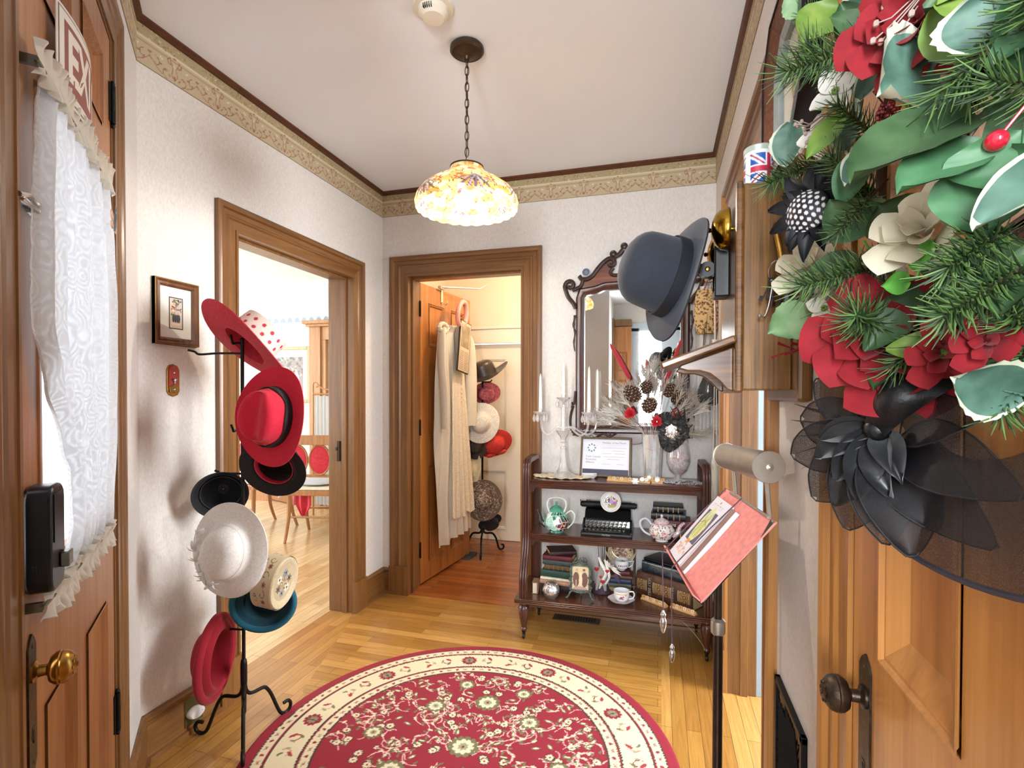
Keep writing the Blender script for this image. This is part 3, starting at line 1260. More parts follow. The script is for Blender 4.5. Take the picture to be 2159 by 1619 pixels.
ruffle(1.778, 1.838, .63, 1.17, .008, 130, 'top_ruffle')
ruffle(.945, .995, .655, 1.15, .009, 130, 'bottom_ruffle', 1)
mb = MB()
for z in (1.80, .975):
    mb = MB()
    mb.tube([(.62 - .9, .010, z - .97), (1.18 - .9, .010, z - .97)], .0035, 8)
    rd = mb.build('sash_rod', pm('nickel', '77756c'), lc)
    for t in (.63, 1.17):
        mb = MB()
        mb.box(t - .9 - .004, -.012, z - .97 - .007, t - .9 + .004, .010, z - .97 + .007)
        mb.build('rod_bracket', pm('nickel', '77756c'), rd)
bo = thingM('butterfly_ornament', 'peach and grey butterfly shape pinned near the top of the lace curtain', 'ornament', FW @ Matrix.Translation((.70, .040, 1.70)))
mb = MB()
for s, a in ((1, .5), (1, -.6), (-1, .35), (-1, -.7)):
    mb.ball((s * .018, 0, a * .02), .017, (1, .12, .75 if a > 0 else .55), 12)
mb.build('wing', pm('peach_fabric', 'd8b49c', .7, 0, .35, 60), bo)
mb = MB()
mb.tube([(0, .002, -.022), (0, .004, .018)], [.002, .003], 8).tube([(0, .003, .016), (.008, .005, .035)], .0008, 6).tube([(0, .003, .016), (-.008, .005, .035)], .0008, 6)
mb.build('body', pm('grey_fabric', '7c838b', .7), bo)

# right-hand door with the wreath on it
MR = RWM @ Matrix.Translation((.115, .005, .008))
rdoor = panel_door('door_3', MR, .775, 2.085, .036, [(.095, .935, .285, 1.95), (.485, .935, .678, 1.95), (.095, .13, .285, .72), (.485, .13, .678, .72)], wood('orange_pine_wide', 'a86c34', 'c98e4e', 2, .3, .6, .10), mould=.050, rec=.014)
stru(rdoor)
mb = MB()
knob(RWM @ Matrix.Translation((.838, .005, .870)), antique, antique, -.165, .062, .040, rdoor)
mb = MB()
mb.M = RWM
mb.box(.893, -.03, .84, .897, .004, .90)
mb.build('latch_plate', bronze, rdoor, world=True)

# closet door, folded back into the closet
hx, hy, tx, ty = -1.553, 3.170, -1.475, 3.905
dv = V((tx - hx, ty - hy, 0))
XD = dv.normalized()
MK = Matrix(((XD.x, XD.y, 0, hx), (XD.y, -XD.x, 0, hy), (0, 0, 1, .012), (0, 0, 0, 1)))
cdoor = panel_door('door_2', MK, .74, 2.04, .036, [(.11, .12, .33, .80), (.43, .12, .64, .80), (.11, .98, .33, 1.50), (.43, .98, .64, 1.50), (.11, 1.62, .33, 1.92), (.43, 1.62, .64, 1.92)], doorz)
stru(cdoor)
for z in (1.86, 1.06, .23):
    q = MB()
    q.M = MK
    q.box(-.022, -.034, z - .045, -.0005, -.002, z + .045).lathe([(.006, -.05), (.006, .05), (.003, .058), (0, .060)], 10, Matrix.Translation((-.006, .004, z)))
    q.build('hinge', blackiron, cdoor, world=True)
q = MB()
q.M = MK
q.box(.742, -.030, .93, .746, -.006, 1.05)
q.build('latch_plate', bronze, cdoor, world=True)
# wedges holding it
for i, d in enumerate((.60, .68)):
    q = MB()
    q.M = MK
    q.prism([(0, 0), (.07, 0), (.07, .022)], -.06, .02, Matrix.Translation((d, 0, -.012)) @ Matrix.Rotation(PI / 2, 4, 'X'))
    tag(q.build('door_stop', pm('grey_rubber', '3d4244', .7), None), ['dark wedge stop under the open closet door, the one nearer the hall', 'dark wedge stop under the outer tip of the open closet door'][i], 'door stop', 'wedges under the closet door')

# ============================================================ hat stand and hats
PX, PY = -1.505, 1.578
RT = V((.9613, .2755, 0))      # picture right
FWD = V((-.2755, .9613, 0))    # away from the camera
UP = V((0, 0, 1))


def axis(r, u, f):
    return (RT * r + UP * u + FWD * f).normalized()


hs = thing('hat_stand', 'black wrought iron hat stand on three curled feet beside the parlour doorway', 'hat stand', (PX, PY, 0))
mb = MB()
mb.tube([(0, 0, .24), (0, 0, 1.50)], .0065, 10).ball((0, 0, 1.503), .008)
mb.build('pole', blackiron, hs)
mb = MB()
mb.lathe([(.0065, .30), (.010, .295), (.012, .28), (.012, .21), (.010, .20), (.008, .10), (.006, .09)], 14)
mb.build('collar', blackiron, hs)
for F in ((-1.669, 1.543), (-1.454, 1.737), (-1.393, 1.454)):
    d = V((F[0] - PX, F[1] - PY, 0))
    L = d.length
    d.normalize()
    pts = [(.006, .24), (.006, .19), (.016, .165), (.035, .155), (.075, .155), (.092, .145), (.112, .11), (.138, .045), (.152, .018), (.170, .008), (.190, .016), (.196, .036), (.184, .052), (.164, .050)]
    P3 = [d * (x * L / .17) + V((0, 0, z)) for x, z in pts]
    mb = MB()
    mb.tube(spline(P3, 6), .0068, 10)
    mb.build('leg', blackiron, hs)
ARMS = [((-.180, -.052, 1.452), .012), ((-.02, -.03, 1.49), .03), ((.05, -.10, 1.17), .02), ((.07, .05, .99), .02), ((-.10, -.02, 1.00), .01), ((-.05, -.11, .72), .01), ((.10, -.01, .69), .01), ((.08, .0, .60), .02), ((-.09, -.015, .41), .01)]
for (x, y, z), up in ARMS:
    mb = MB()
    mb.tube(spline([(0, 0, z), (x * .5, y * .5, z), (x * .85, y * .85, z - .004), (x * .95, y * .95, z + .006), (x * 1.08, y * 1.08, z + up)], 5), .0042, 8)
    mb.build('arm', blackiron, hs)

felt = lambda n, c, **k: pm(n, c, .9, 0, .10, 160, .25, 500, sheen=k.get('sheen', .10))


def hat(label, c, ax, side, cr, ch, brim, mat, ov=1.12, dz=None, bw=None, dent=0, taper=.9, topr=.35, th=.003, name='felt_hat', inner=None, roll=0, up=0):
    """c centre of the brim plane, ax crown direction, side = long axis of the oval"""
    z = V(ax).normalized()
    x = V(side)
    x = (x - z * x.dot(z)).normalized()
    y = z.cross(x)
    M = Matrix((x, y, z)).transposed().to_4x4()
    M.translation = V(c)
    t = thingM(name, label, 'hat', M)
    dz = dz or (lambda a: 0)
    bw = bw or (lambda a: 1)
    outer = []
    for i in range(9):                      # crown top from centre to shoulder
        f = i / 8
        rr = cr * taper * (1 - topr) * f
        outer.append(('c', rr, ch))
    for i in range(1, 7):
        a = PI / 2 * (1 - i / 6)
        outer.append(('c', cr * taper * (1 - topr) + cr * taper * topr * math.cos(a), ch - cr * topr * .8 * (1 - math.sin(a))))
    z1 = outer[-1][2]
    for i in range(1, 6):
        f = i / 5
        outer.append(('c', cr * (taper + (1 - taper) * f), z1 * (1 - f) + .004 * f))
    for i in range(1, 9):
        outer.append(('b', i / 8, 0))

    def P(a, q, off):
        k, p1, p2 = q
        ca, sa = math.cos(a), math.sin(a)
        o = (ov * ca, sa / ov)
        if k == 'c':
            zz = p2
            rr = max(0, p1 - off)
            if dent and p2 > ch * .5:
                yy = rr * sa
                zz -= dent * math.exp(-(yy / (cr * .33)) ** 2) * (1 if p1 < cr * .8 else .6)
                # front pinch
                if p1 > cr * .2:
                    pin = max(0, ca) ** 4
                    rr *= 1 - .12 * pin * (zz / ch)
            return (rr * o[0], rr * o[1], zz - off)
        w = brim * bw(a)
        rr = cr + w * p1
        zz = dz(a) * p1 ** 2 - off
        if up and p1 > .85:
            zz += up
        return (rr * (1 + (ov - 1) * .7 * (1 if abs(ca) > 0 else 1)) * ca if False else rr * (1 + (ov - 1) * abs(ca)) * ca, rr * (1 - (1 - 1 / ov) * abs(sa)) * sa, zz)
    n = 56
    prof = [(q, 0) for q in outer] + [(q, th) for q in outer[::-1]]
    vs, fs = [], []
    k = len(prof)
    for i in range(n):
        a = 2 * PI * i / n
        for q, off in prof:
            vs.append(P(a, q, off))
    for i in range(n):
        i2 = (i + 1) % n
        for j in range(k - 1):
            fs.append((i * k + j, i2 * k + j, i2 * k + j + 1, i * k + j + 1))
    mb = MB()
    if inner:
        mb.add(vs, fs)
        h = len(outer)
        mb.mi = [0 if j < h - 1 else 1 for i in range(n) for j in range(k - 1)]
        mb.build('crown_and_brim', [mat, inner], t, smooth=60)
    else:
        mb.add(vs, fs)
        mb.build('crown_and_brim', mat, t, smooth=60)
    t['_cr'] = cr
    return t


def band(t, cr, ov, z0, z1, mat, th=.0022, name='hat_band', r1=None, inside=False, wob=0):
    mb = MB()
    r1 = r1 or cr
    vs, fs = [], []
    n = 56
    for i in range(n):
        a = 2 * PI * i / n
        w = 1 + wob * math.sin(a * 5)
        o = (ov * math.cos(a) , math.sin(a) / ov)
        for rr, zz in ((cr - .0005, z0), (cr + th, z0 + .001), (cr * .5 + r1 * .5 + th * 1.2, (z0 + z1) / 2), (r1 + th, z1 - .001), (r1 - .0005, z1)):
            if inside:
                rr = rr - 2 * (rr - cr) - .0045
            vs.append((rr * o[0], rr * o[1], zz * w))
    k = 5
    for i in range(n):
        i2 = (i + 1) % n
        for j in range(k):
            j2 = (j + 1) % k
            fs.append((i * k + j, i2 * k + j, i2 * k + j2, i * k + j2))
    mb.add(vs, fs)
    return mb.build(name, mat, t)


def at(u, v, Z):
    """offset from the stand's pole: u right, v up (metres above the floor), Z towards the camera"""
    k = (1.932 - Z) / 1.932
    return V((PX, PY, 0)) + RT * ((u - 1.012) * k + 1.012) + FWD * (-Z) + UP * ((v - 1.3) * k + 1.3)


redf = felt('red_felt', 'cc1f3a')
dredf = felt('deep_red_felt', '8e0c20')
blkf = felt('black_felt', '141415')
whtf = felt('white_felt', 'e4e2de', sheen=.1)
tealf = felt('teal_felt', '0f5568')
straw_red = pm('red_straw', 'c32f43', .7, 0, .2, 90, .6, 260)

# 1 polka dot hat, underside of the brim towards us
c = Canvas(.66, .12, .0022, 'd9d0c6')
r = random.Random(5)
for i in range(15):
    for j in range(3):
        c.ell(.02 + i * .045 + (j % 2) * .022, .022 + j * .034, .0085, .0085, 'b02a42')
h = hat('red brimmed hat with white polka dot crown at the top of the hat stand', at(.008, 1.478, .05), axis(.50, .64, .50), axis(.70, -.60, .0), .083, .105, .105, straw_red, 1.10, dz=lambda a: .012 + .012 * math.sin(2 * a), taper=.95, topr=.25, name='polka_dot_hat')
mb = MB()


def dots(u, v):
    a = u / .66 * 2 * PI
    rr = .0856 - .0035 * v / .12
    zz = .006 + v * .86
    return (rr * 1.10 * math.cos(a), rr / 1.10 * math.sin(a), zz)


c.mesh(mb, dots)
mb.build('dotted_crown_cover', vcol('polka_print', .7), h)
mb = MB()
mb.lathe([(0, .1175), (.05, .1172), (.070, .113), (.080, .104), (.0822, .0985)], 40, Matrix.Diagonal((1.10, 1 / 1.10, 1, 1)), cap=False)
mb.build('crown_top_cover', pm('cream_cloth', 'd9d0c6', .75), h)

# 2 bright red fedora facing us
h = hat('bright red fedora with a black band facing the room', at(.114, 1.214, .13), axis(-.26, .03, -.95), axis(-.12, -1, 0), .094, .100, .064, redf, 1.12, dz=lambda a: .016 * (.4 - math.cos(2 * a)), dent=.022, taper=.86, name='fedora')
band(h, .0945, 1.12, .004, .036, pm('charcoal_ribbon', '1f2124', .65, 0, .3, 80, .5, 300), r1=.0915, wob=.12)
# 3 black hat seen from below with a red sweatband
h = hat('black felt hat with a red sweatband hung just below the bright red fedora', at(.116, 1.022, .045), axis(.12, .30, .92), axis(1, 0, 0), .076, .085, .044, blkf, 1.08, dz=lambda a: -.006, dent=.01, taper=.9, name='felt_hat')
band(h, .074, 1.08, -.002, .020, pm('red_sweatband', 'b92d44', .5), inside=True, name='sweatband')
# 4 small black cap, lining with a round emblem
h = hat('small black hat with a round emblem in its lining, left of the pole', at(-.082, .925, -.01), axis(-.38, .10, .90), axis(.1, .2, 1), .076, .070, .016, felt('soft_black_felt', '1a1c20'), 1.05, dz=lambda a: -.020, taper=.95, name='felt_hat')
mb = MB()
mb.tube([(.016 * math.cos(a), .016 * math.sin(a), .0645) for a in [2 * PI * i / 24 for i in range(24)]], .0009, 6, True)
mb.tube([(.010 * math.cos(a), .010 * math.sin(a), .0645) for a in [2 * PI * i / 20 for i in range(20)]], .0006, 6, True).ball((0, 0, .0645), .005, (1, .7, .15))
mb.build('lining_emblem', pm('grey_thread', '55585c', .6), h)
band(h, .072, 1.05, .002, .040, pm('grey_black_ribbon', '2b2d31', .5), name='sweatband', inside=True)
# 5 white hat
h = hat('large white felt hat with pale feather trim facing the room', at(-.060, .706, .155), axis(-.16, .05, -.97), axis(.25, 1, 0), .090, .070, .066, whtf, 1.10, dz=lambda a: -.012 + .018 * math.cos(a - .4), taper=.90, topr=.6, name='felt_hat')
band(h, .0845, 1.10, .003, .020, pm('white_grosgrain', 'dcd9d3', .6, 0, .05), r1=.083)
mb = MB()
r = random.Random(2)
for i in range(26):
    a = R(60 + r.random() * 120)
    rr = .092 + r.random() * .018
    x0, y0 = rr * math.cos(a) * 1.08, rr * math.sin(a)
    b_ = a + R(r.choice((70, -70))) + r.random() * .8
    Ln = .020 + r.random() * .022
    pts = [(x0, y0, .016), (x0 + Ln * .5 * math.cos(b_), y0 + Ln * .5 * math.sin(b_), .026), (x0 + Ln * math.cos(b_), y0 + Ln * math.sin(b_), .016 + r.random() * .01)]
    mb.tube(spline(pts, 4), [.002, .004, .005, .006, .006, .005, .004, .003, .0008], 6, flat=.2)
mb.build('feather_trim', pm('white_feather', 'dedad6', .6, 0, .10, 90), h)
# 6 brocade pillbox on its arm
c = Canvas(.50, .085, .0016, 'c4b494')
r = random.Random(8)
for i in range(9):
    x = .03 + i * .056
    c.scroll(x, .050, .016, r.random() * 6, .8, .0026, '6d5b38', r.choice((1, -1)))
    c.scroll(x + .02, .022, .012, r.random() * 6, .8, .002, '7c6a45', r.choice((1, -1)))
    c.flower(x + .026, .055, .010, 6, r.choice(['8c4c44', '9c6b58', '5f6a52']), '3f3626')
    c.flower(x + .004, .020, .008, 5, r.choice(['a4604c', '7a5f68']), 'd9c9a4')
h = thingM('pillbox_hat', 'gold brocade pillbox hat right of the pole', 'hat', frame(at(.098, .672, .10), axis(.1, 1, 0), axis(.35, 0, 1)))
MF = Matrix.Rotation(0, 4, 'Z')
z = axis(.96, -.14, -.17)
x = axis(.12, 1, 0)
x = (x - z * x.dot(z)).normalized()
Mx = Matrix((x, z.cross(x), z)).transposed().to_4x4()
Mx.translation = at(.122, .594, .07)
h.location, h.rotation_euler = Mx.translation, Mx.to_euler()
XF[h.name] = Mx
mb = MB()
mb.lathe([(.084, -.042), (.0865, -.040), (.088, .02), (.086, .034), (.083, .038), (.070, .037), (.066, .034), (.056, .031), (0, .031)], 44, Matrix.Diagonal((1.08, .95, 1, 1)), cap=False)
mb.build('hat_body', pm('brocade_ground', 'c4b494', .5, 0, .15, 200), h)
mb = MB()
c.mesh(mb, lambda u, v: (.0890 * 1.08 * math.cos(u / .5 * 2 * PI), .0890 * .95 * math.sin(u / .5 * 2 * PI), -.040 + v * .86))
mb.build('brocade_side', vcol('brocade', .45, .3), h)
c = Canvas(.12, .12, .0014, 'b9a988')
for i in range(7):
    c.flower(.06 + .032 * math.cos(i), .06 + .032 * math.sin(i), .014, 6, ['8d8f94', 'd9d2c4', '74685c'][i % 3], '2d2a28', i)
    c.scroll(.06 + .016 * math.cos(i * 2), .06 + .016 * math.sin(i * 2), .012, i, .8, .002, '57503f')
mb = MB()
c.mesh(mb, lambda u, v: ((.066 * (u / .06 - 1) * math.sqrt(max(0, 1 - (v / .06 - 1) ** 2 / 2))) * 1.06, .066 * (v / .06 - 1) * math.sqrt(max(0, 1 - (u / .06 - 1) ** 2 / 2)) * .93, .0318))
mb.build('brocade_top', vcol('brocade', .45, .3), h)
# 7 teal hat
h7 = hat('teal velvet hat with rolled brim hung under the brocade pillbox', at(.080, .515, .0), axis(-.10, -.10, .97), axis(1, 0, 0), .074, .075, .030, tealf, 1.10, dz=lambda a: -.020, taper=.92, name='felt_hat', inner=felt('dark_teal_lining', '0b3c4a'))
# 8 dark red rolled brim hat low on the stand
h8 = hat('deep red felt hat with rolled brim, lowest on the hat stand', at(-.082, .302, .04), axis(-.97, .06, .0), axis(.16, .95, 0), .090, .092, .034, dredf, 1.22, dz=lambda a: .034, bw=lambda a: 1 + .25 * math.cos(a), taper=.9, topr=.5, name='felt_hat')


def roll(t, rx, ry, z, rad, mat):
    mb = MB()
    mb.tube([(rx * math.cos(a), ry * math.sin(a), z) for a in [2 * PI * i / 60 for i in range(60)]], rad, 12, True)
    mb.build('rolled_brim', mat, t)


roll(h8, .148, .112, .024, .015, dredf)
roll(h7, .112, .096, -.016, .011, tealf)

# ============================================================ three-tier trolley on the back wall
mahx = wood('mahogany_lying', '361c13', '6a3c27', 0, .22, 1, .3, .4)
mahz = wood('mahogany_upright', '341a12', '5a3024', 2, .34, 1, .3, .15)
castm = pm('dark_caster', '2b2320', .35, .6)
tr = thing('display_trolley', 'dark reeded wooden three tier trolley against the back wall', 'trolley', (-.689, 2.641, 0), R(1.6))
WT = .918


def reed_edge(mb, x0, x1, y, z0, z1, dirn=-1, n=3):
    """reeded front edge profile extruded along x"""
    pts = []
    h = (z1 - z0) / n
    for i in range(n):
        for k in range(6):
            a = -PI / 2 + PI * k / 5
            pts.append((y + dirn * (.006 * math.cos(a)), z0 + h * (i + .5) + h * .46 * math.sin(a)))
    pts += [(y + .02, z1), (y + .02, z0)]
    m = len(pts)
    vs = [(x0, p[0], p[1]) for p in pts] + [(x1, p[0], p[1]) for p in pts]
    mb.add(vs, [(j, (j + 1) % m, m + (j + 1) % m, m + j) for j in range(m)] + [tuple(range(m)), tuple(range(m, 2 * m))[::-1]])


for nm, zt, yf, yb, x0, x1 in (('bottom_shelf', .220, -.035, .335, -.045, WT + .045), ('middle_shelf', .545, .06, .335, .012, WT - .012), ('top_shelf', .838, .06, .335, .012, WT - .012)):
    mb = MB()
    mb.box(x0, yf + .012, zt - .022, x1, yb, zt)
    reed_edge(mb, x0, x1, yf + .008, zt - .026, zt, n=3)
    if nm != 'bottom_shelf':
        mb.box(x0 + .02, yf + .03, zt - .05, x1 - .02, yf + .045, zt - .02)
    else:
        mb.box(x0 + .03, yf + .04, zt - .05, x1 - .03, yf + .055, zt - .02)
    mb.build(nm, mahx, tr, smooth=30)
PS = [(-.005, .222), (-.012, .27), (-.010, .32), (.006, .37), (.035, .43), (.052, .49), (.060, .545), (.060, .64), (.060, .75), (.060, .85), (.064, .90), (.082, .925), (.115, .935), (.20, .935), (.285, .935), (.312, .925), (.322, .90), (.325, .80), (.325, .6), (.325, .4), (.325, .222)]
SP = spline([(0, a, b) for a, b in PS], 4)


def side(x0, nm):
    mb = MB()
    sec = []
    for i in range(3):
        for k in range(5):
            a = PI - PI * k / 4
            sec.append((-.020 + .0135 * (i + .5) + .0064 * math.cos(a), .012 + .005 * math.sin(a)))
    sec += [(.020, -.008), (-.020, -.008)]
    m = len(sec)
    vs, fs = [], []
    for i, p in enumerate(SP):
        a, b = SP[max(0, i - 1)], SP[min(len(SP) - 1, i + 1)]
        d = (b - a).normalized()
        nn = V((0, -d.z, d.y)) 
        for sx, sn in sec:
            q = p + nn * sn
            vs.append((x0 + sx, q.y, q.z))
    for i in range(len(SP) - 1):
        for j in range(m):
            fs.append((i * m + j, i * m + (j + 1) % m, (i + 1) * m + (j + 1) % m, (i + 1) * m + j))
    fs += [tuple(range(m)), tuple((len(SP) - 1) * m + j for j in range(m))[::-1]]
    mb.add(vs, fs)
    mb.build(nm, mahz, tr, smooth=40)


side(-.002, 'side_frame')
side(WT + .002, 'side_frame')
for x, y in ((0, 0), (WT, 0), (.02, .31), (WT - .02, .31)):
    mb = MB()
    mb.lathe([(.026, .198), (.028, .190), (.020, .180), (.026, .172), (.029, .160), (.028, .140), (.022, .110), (.015, .075), (.013, .062), (.017, .056), (.017, .050), (.012, .046), (.012, .040)], 20, Matrix.Translation((x, y, 0)))
    lg = mb.build('leg', mahz, tr)
    mb = MB()
    mb.lathe([(.012, .047), (.013, .040), (.008, .030), (.007, .020)], 12, Matrix.Translation((x, y, 0)))
    mb.lathe([(.003, -.006), (.012, -.006), (.0145, -.003), (.0145, .003), (.012, .006), (.003, .006)], 16, Matrix.Translation((x, y - .004, .0145)) @ Matrix.Rotation(PI / 2, 4, 'Y'))
    mb.build('caster', castm, lg)
for x, s in ((.018, 1), (WT - .018, -1)):
    for zt in (.838, .545):
        mb = MB()
        mb.prism([(0, 0), (s * .055, 0), (s * .045, -.012), (s * .020, -.022), (s * .012, -.045), (0, -.05)], 0, .012, Matrix.Translation((x, .10, zt - .024)) @ Matrix.Rotation(PI / 2, 4, 'X'))
        mb.build('bracket', mahz, tr)

ZT, ZM, ZB = .8385, .5455, .2205


def crystal_mat(name, tint='ffffff', body=.12, glossy=.9):
    if name in MATS:
        return MATS[name]
    m, n, b = base(name)
    L = n.links
    tr_ = N(n, 'ShaderNodeBsdfTransparent')
    tr_.inputs[0].default_value = (*[.80 + .2 * x for x in lin(tint)], 1)
    gl = N(n, 'ShaderNodeBsdfGlossy')
    gl.inputs['Roughness'].default_value = .06
    df = N(n, 'ShaderNodeBsdfDiffuse')
    df.inputs[0].default_value = (*lin(tint), 1)
    lw = N(n, 'ShaderNodeLayerWeight')
    lw.inputs[0].default_value = .45
    m1 = N(n, 'ShaderNodeMixShader')
    m2 = N(n, 'ShaderNodeMixShader')
    mm = N(n, 'ShaderNodeMath', operation='MULTIPLY_ADD')
    mm.inputs[1].default_value = glossy
    mm.inputs[2].default_value = .07
    L.new(lw.outputs['Facing'], mm.inputs[0])
    L.new(mm.outputs[0], m1.inputs[0])
    L.new(tr_.outputs[0], m1.inputs[1])
    L.new(gl.outputs[0], m1.inputs[2])
    m2.inputs[0].default_value = body
    L.new(m1.outputs[0], m2.inputs[1])
    L.new(df.outputs[0], m2.inputs[2])
    L.new(m2.outputs[0], n.nodes['Material Output'].inputs[0])
    n.nodes.remove(b)
    MATS[name] = m
    return m


cry = crystal_mat('clear_crystal', body=.20)
cry2 = crystal_mat('cut_crystal', body=.24)
wax = pm('white_wax', 'f1eee4', .45, 0, .01)

# crochet doily
dl = MB()
nn_, mm_ = 90, 10
vs, fs = [], []
r = random.Random(4)
for j in range(mm_):
    f = j / (mm_ - 1)
    for i in range(nn_):
        a = 2 * PI * i / nn_
        e = 1 + .05 * f * math.sin(a * 18) + .03 * f * math.sin(a * 7)
        vs.append((.165 * f * e * math.cos(a), .085 * f * e * math.sin(a), .0012 + f * f * (.004 + .003 * math.sin(a * 18 + 1))))
for j in range(mm_ - 1):
    for i in range(nn_):
        i2 = (i + 1) % nn_
        fs.append((j * nn_ + i, j * nn_ + i2, (j + 1) * nn_ + i2, (j + 1) * nn_ + i))
dl.add(vs, fs)
o = thing('crochet_doily', 'oval cream and peach crochet doily under the crystal candelabra', 'doily', (-.515, 2.835, ZT))
m_ = pm('crochet_thread', 'dccbaa', .85, 0, .35, 45, .8, 300)
b_ = dl.build('crochet_work', m_, o)
sd = b_.modifiers.new('thick', 'SOLIDIFY')
sd.thickness = .0015

# candelabra
ca = thing('crystal_candelabra', 'clear crystal candelabra with drop prisms on the trolley top', 'candelabra', (-.517, 2.855, ZT + .004))
mb = MB()
mb.lathe([(0, .0), (.072, .0), (.074, .004), (.060, .010), (.040, .022), (.026, .050), (.020, .085), (.016, .125), (.014, .150), (.018, .155), (.018, .162), (.012, .168), (.012, .186), (.020, .192), (.014, .198), (.014, .205)], 16)
mb.build('base', cry2, ca, smooth=15)
mb = MB()
mb.lathe([(.014, .205), (.020, .220), (.040, .250), (.044, .256), (.030, .254), (.016, .250), (.014, .262), (.0135, .40), (.016, .405)], 18, fn=lambda a, j: 1 + (.05 * math.cos(9 * a) if 1 <= j <= 4 else 0))
mb.build('stem', cry, ca, smooth=20)


def drip_cup(par, p):
    mb = MB()
    mb.lathe([(.006, -.012), (.012, -.008), (.036, .010), (.041, .016), (.036, .013), (.014, .004), (.012, .012), (.013, .030), (.011, .031), (.0105, .012), (0, .010)], 18, Matrix.Translation(p), fn=lambda a, j: 1 + (.06 * math.cos(9 * a) if 2 <= j <= 4 else 0))
    c_ = mb.build('drip_cup', cry2, par, smooth=20)
    for i in range(6):
        a = 2 * PI * i / 6 + .3
        mb = MB()
        x, y = p[0] + .036 * math.cos(a), p[1] + .036 * math.sin(a)
        mb.lathe([(0, .012), (.001, .011), (.0012, .004), (.004, 0), (.0085, -.014), (.0095, -.022), (.006, -.034), (0, -.040)], 6, Matrix.Translation((x, y, p[2] - .004)))
        mb.build('prism_drop', cry2, c_, smooth=0)
    return c_


drip_cup(ca, (0, 0, .425))
CANDS = [((0, 0, .425), .200)]
for q, h in (((-.128, -.02, .345), .215), ((.146, -.03, .345), .250), ((.180, .075, .350), .235)):
    mb = MB()
    d = V(q)
    pts = [(0, 0, .262), (d.x * .25, d.y * .25, .275), (d.x * .5, d.y * .5, .245), (d.x * .72, d.y * .72, .232), (d.x * .93, d.y * .93, .262), (d.x, d.y, .335)]
    mb.tube(spline(pts, 7), .0062, 10)
    am = mb.build('arm', cry, ca)
    drip_cup(am, q)
    CANDS.append((q, h))
names = ['white taper candle in the middle cup of the crystal candelabra', 'white taper candle in the left arm of the crystal candelabra', 'white taper candle in the front right arm of the crystal candelabra', 'white taper candle in the rear right arm of the crystal candelabra']
for (q, h), nm in zip(CANDS, names):
    t = thing('taper_candle', nm, 'candle', (-.517 + q[0], 2.855 + q[1], ZT + .004 + q[2] + .011), group='candles in the crystal candelabra')
    mb = MB()
    mb.lathe([(.0100, 0), (.0105, .01), (.0085, h * .6), (.0062, h * .93), (.003, h), (0, h + .001)], 14)
    mb.build('wax_body', wax, t)
    mb = MB()
    mb.tube([(0, 0, h), (.001, 0, h + .008)], .0008, 6)
    mb.build('wick', wax, t)

# framed certificate leaning back
MCt = frame((-.432, 2.905, ZT + .001), (.283, -.006, 0), (.0, .060, .218))
ct = thingM('certificate_frame', 'framed member of the month certificate standing on the trolley top', 'certificate', MCt)
cw, chh = .283, .222


def ring_frame(w, h, t, d, nm, mat, par, y0=0, bev=.001):
    mb = MB()
    vs = []
    for z in (y0, y0 + d):
        for a in (0, t):
            vs += [(a, a, z), (w - a, a, z), (w - a, h - a, z), (a, h - a, z)]
    fs = []
    for i in range(4):
        j = (i + 1) % 4
        fs += [(i, j, 4 + j, 4 + i), (8 + i, 8 + j, 12 + j, 12 + i), (i, j, 8 + j, 8 + i), (4 + i, 4 + j, 12 + j, 12 + i)]
    mb.add(vs, fs)
    return mb.build(nm, mat, par, smooth=0, bevel=bev)


ring_frame(cw, chh, .011, .014, 'frame', pm('bronze_brown', '5a4a36', .4, .4), ct)
mb = MB()
mb.box(.008, .008, .002, cw - .008, chh - .008, .006)
mb.build('certificate_sheet', pm('pale_paper', 'e2e1ea', .4, 0, .01, 5, coat=.4), ct, smooth=0)
mb = MB()
mb.box(.014, .012, .006, cw - .014, .042, .0064)
mb.build('navy_strip', pm('navy_print', '3a3a50', .4, 0, 0), ct, smooth=0)
mb = MB()
tl_ = pm('teal_print', '4f8f8c', .5, 0, 0)
for i in range(8):
    a = 2 * PI * i / 8
    mb.box(-.0042, -.0042, 0, .0042, .0042, .0004, Matrix.Translation((.062 + .020 * math.cos(a), .162 + .020 * math.sin(a), .006)) @ Matrix.Rotation(a, 4, 'Z'))
mb.build('emblem', tl_, ct, smooth=0)
mb = MB()
text_mb('York County', .0155, .0002, Matrix.Translation((.030, .112, .0062)), mb, 'LEFT')
text_mb('Economic', .0155, .0002, Matrix.Translation((.030, .096, .0062)), mb, 'LEFT')
text_mb('Alliance', .0155, .0002, Matrix.Translation((.030, .080, .0062)), mb, 'LEFT')
text_mb('Member of the Month', .0145, .0002, Matrix.Translation((.188, .192, .0062)), mb)
for i, (x, w_, z) in enumerate(((.120, .135, .162), (.175, .07, .146), (.125, .045, .130), (.190, .060, .130), (.130, .115, .112), (.150, .07, .098), (.120, .05, .070), (.205, .04, .070))):
    mb.box(x, z, .006, x + w_, z + .0012, .0063)
mb.build('lettering', pm('grey_print', '7d7773'), ct, smooth=0)

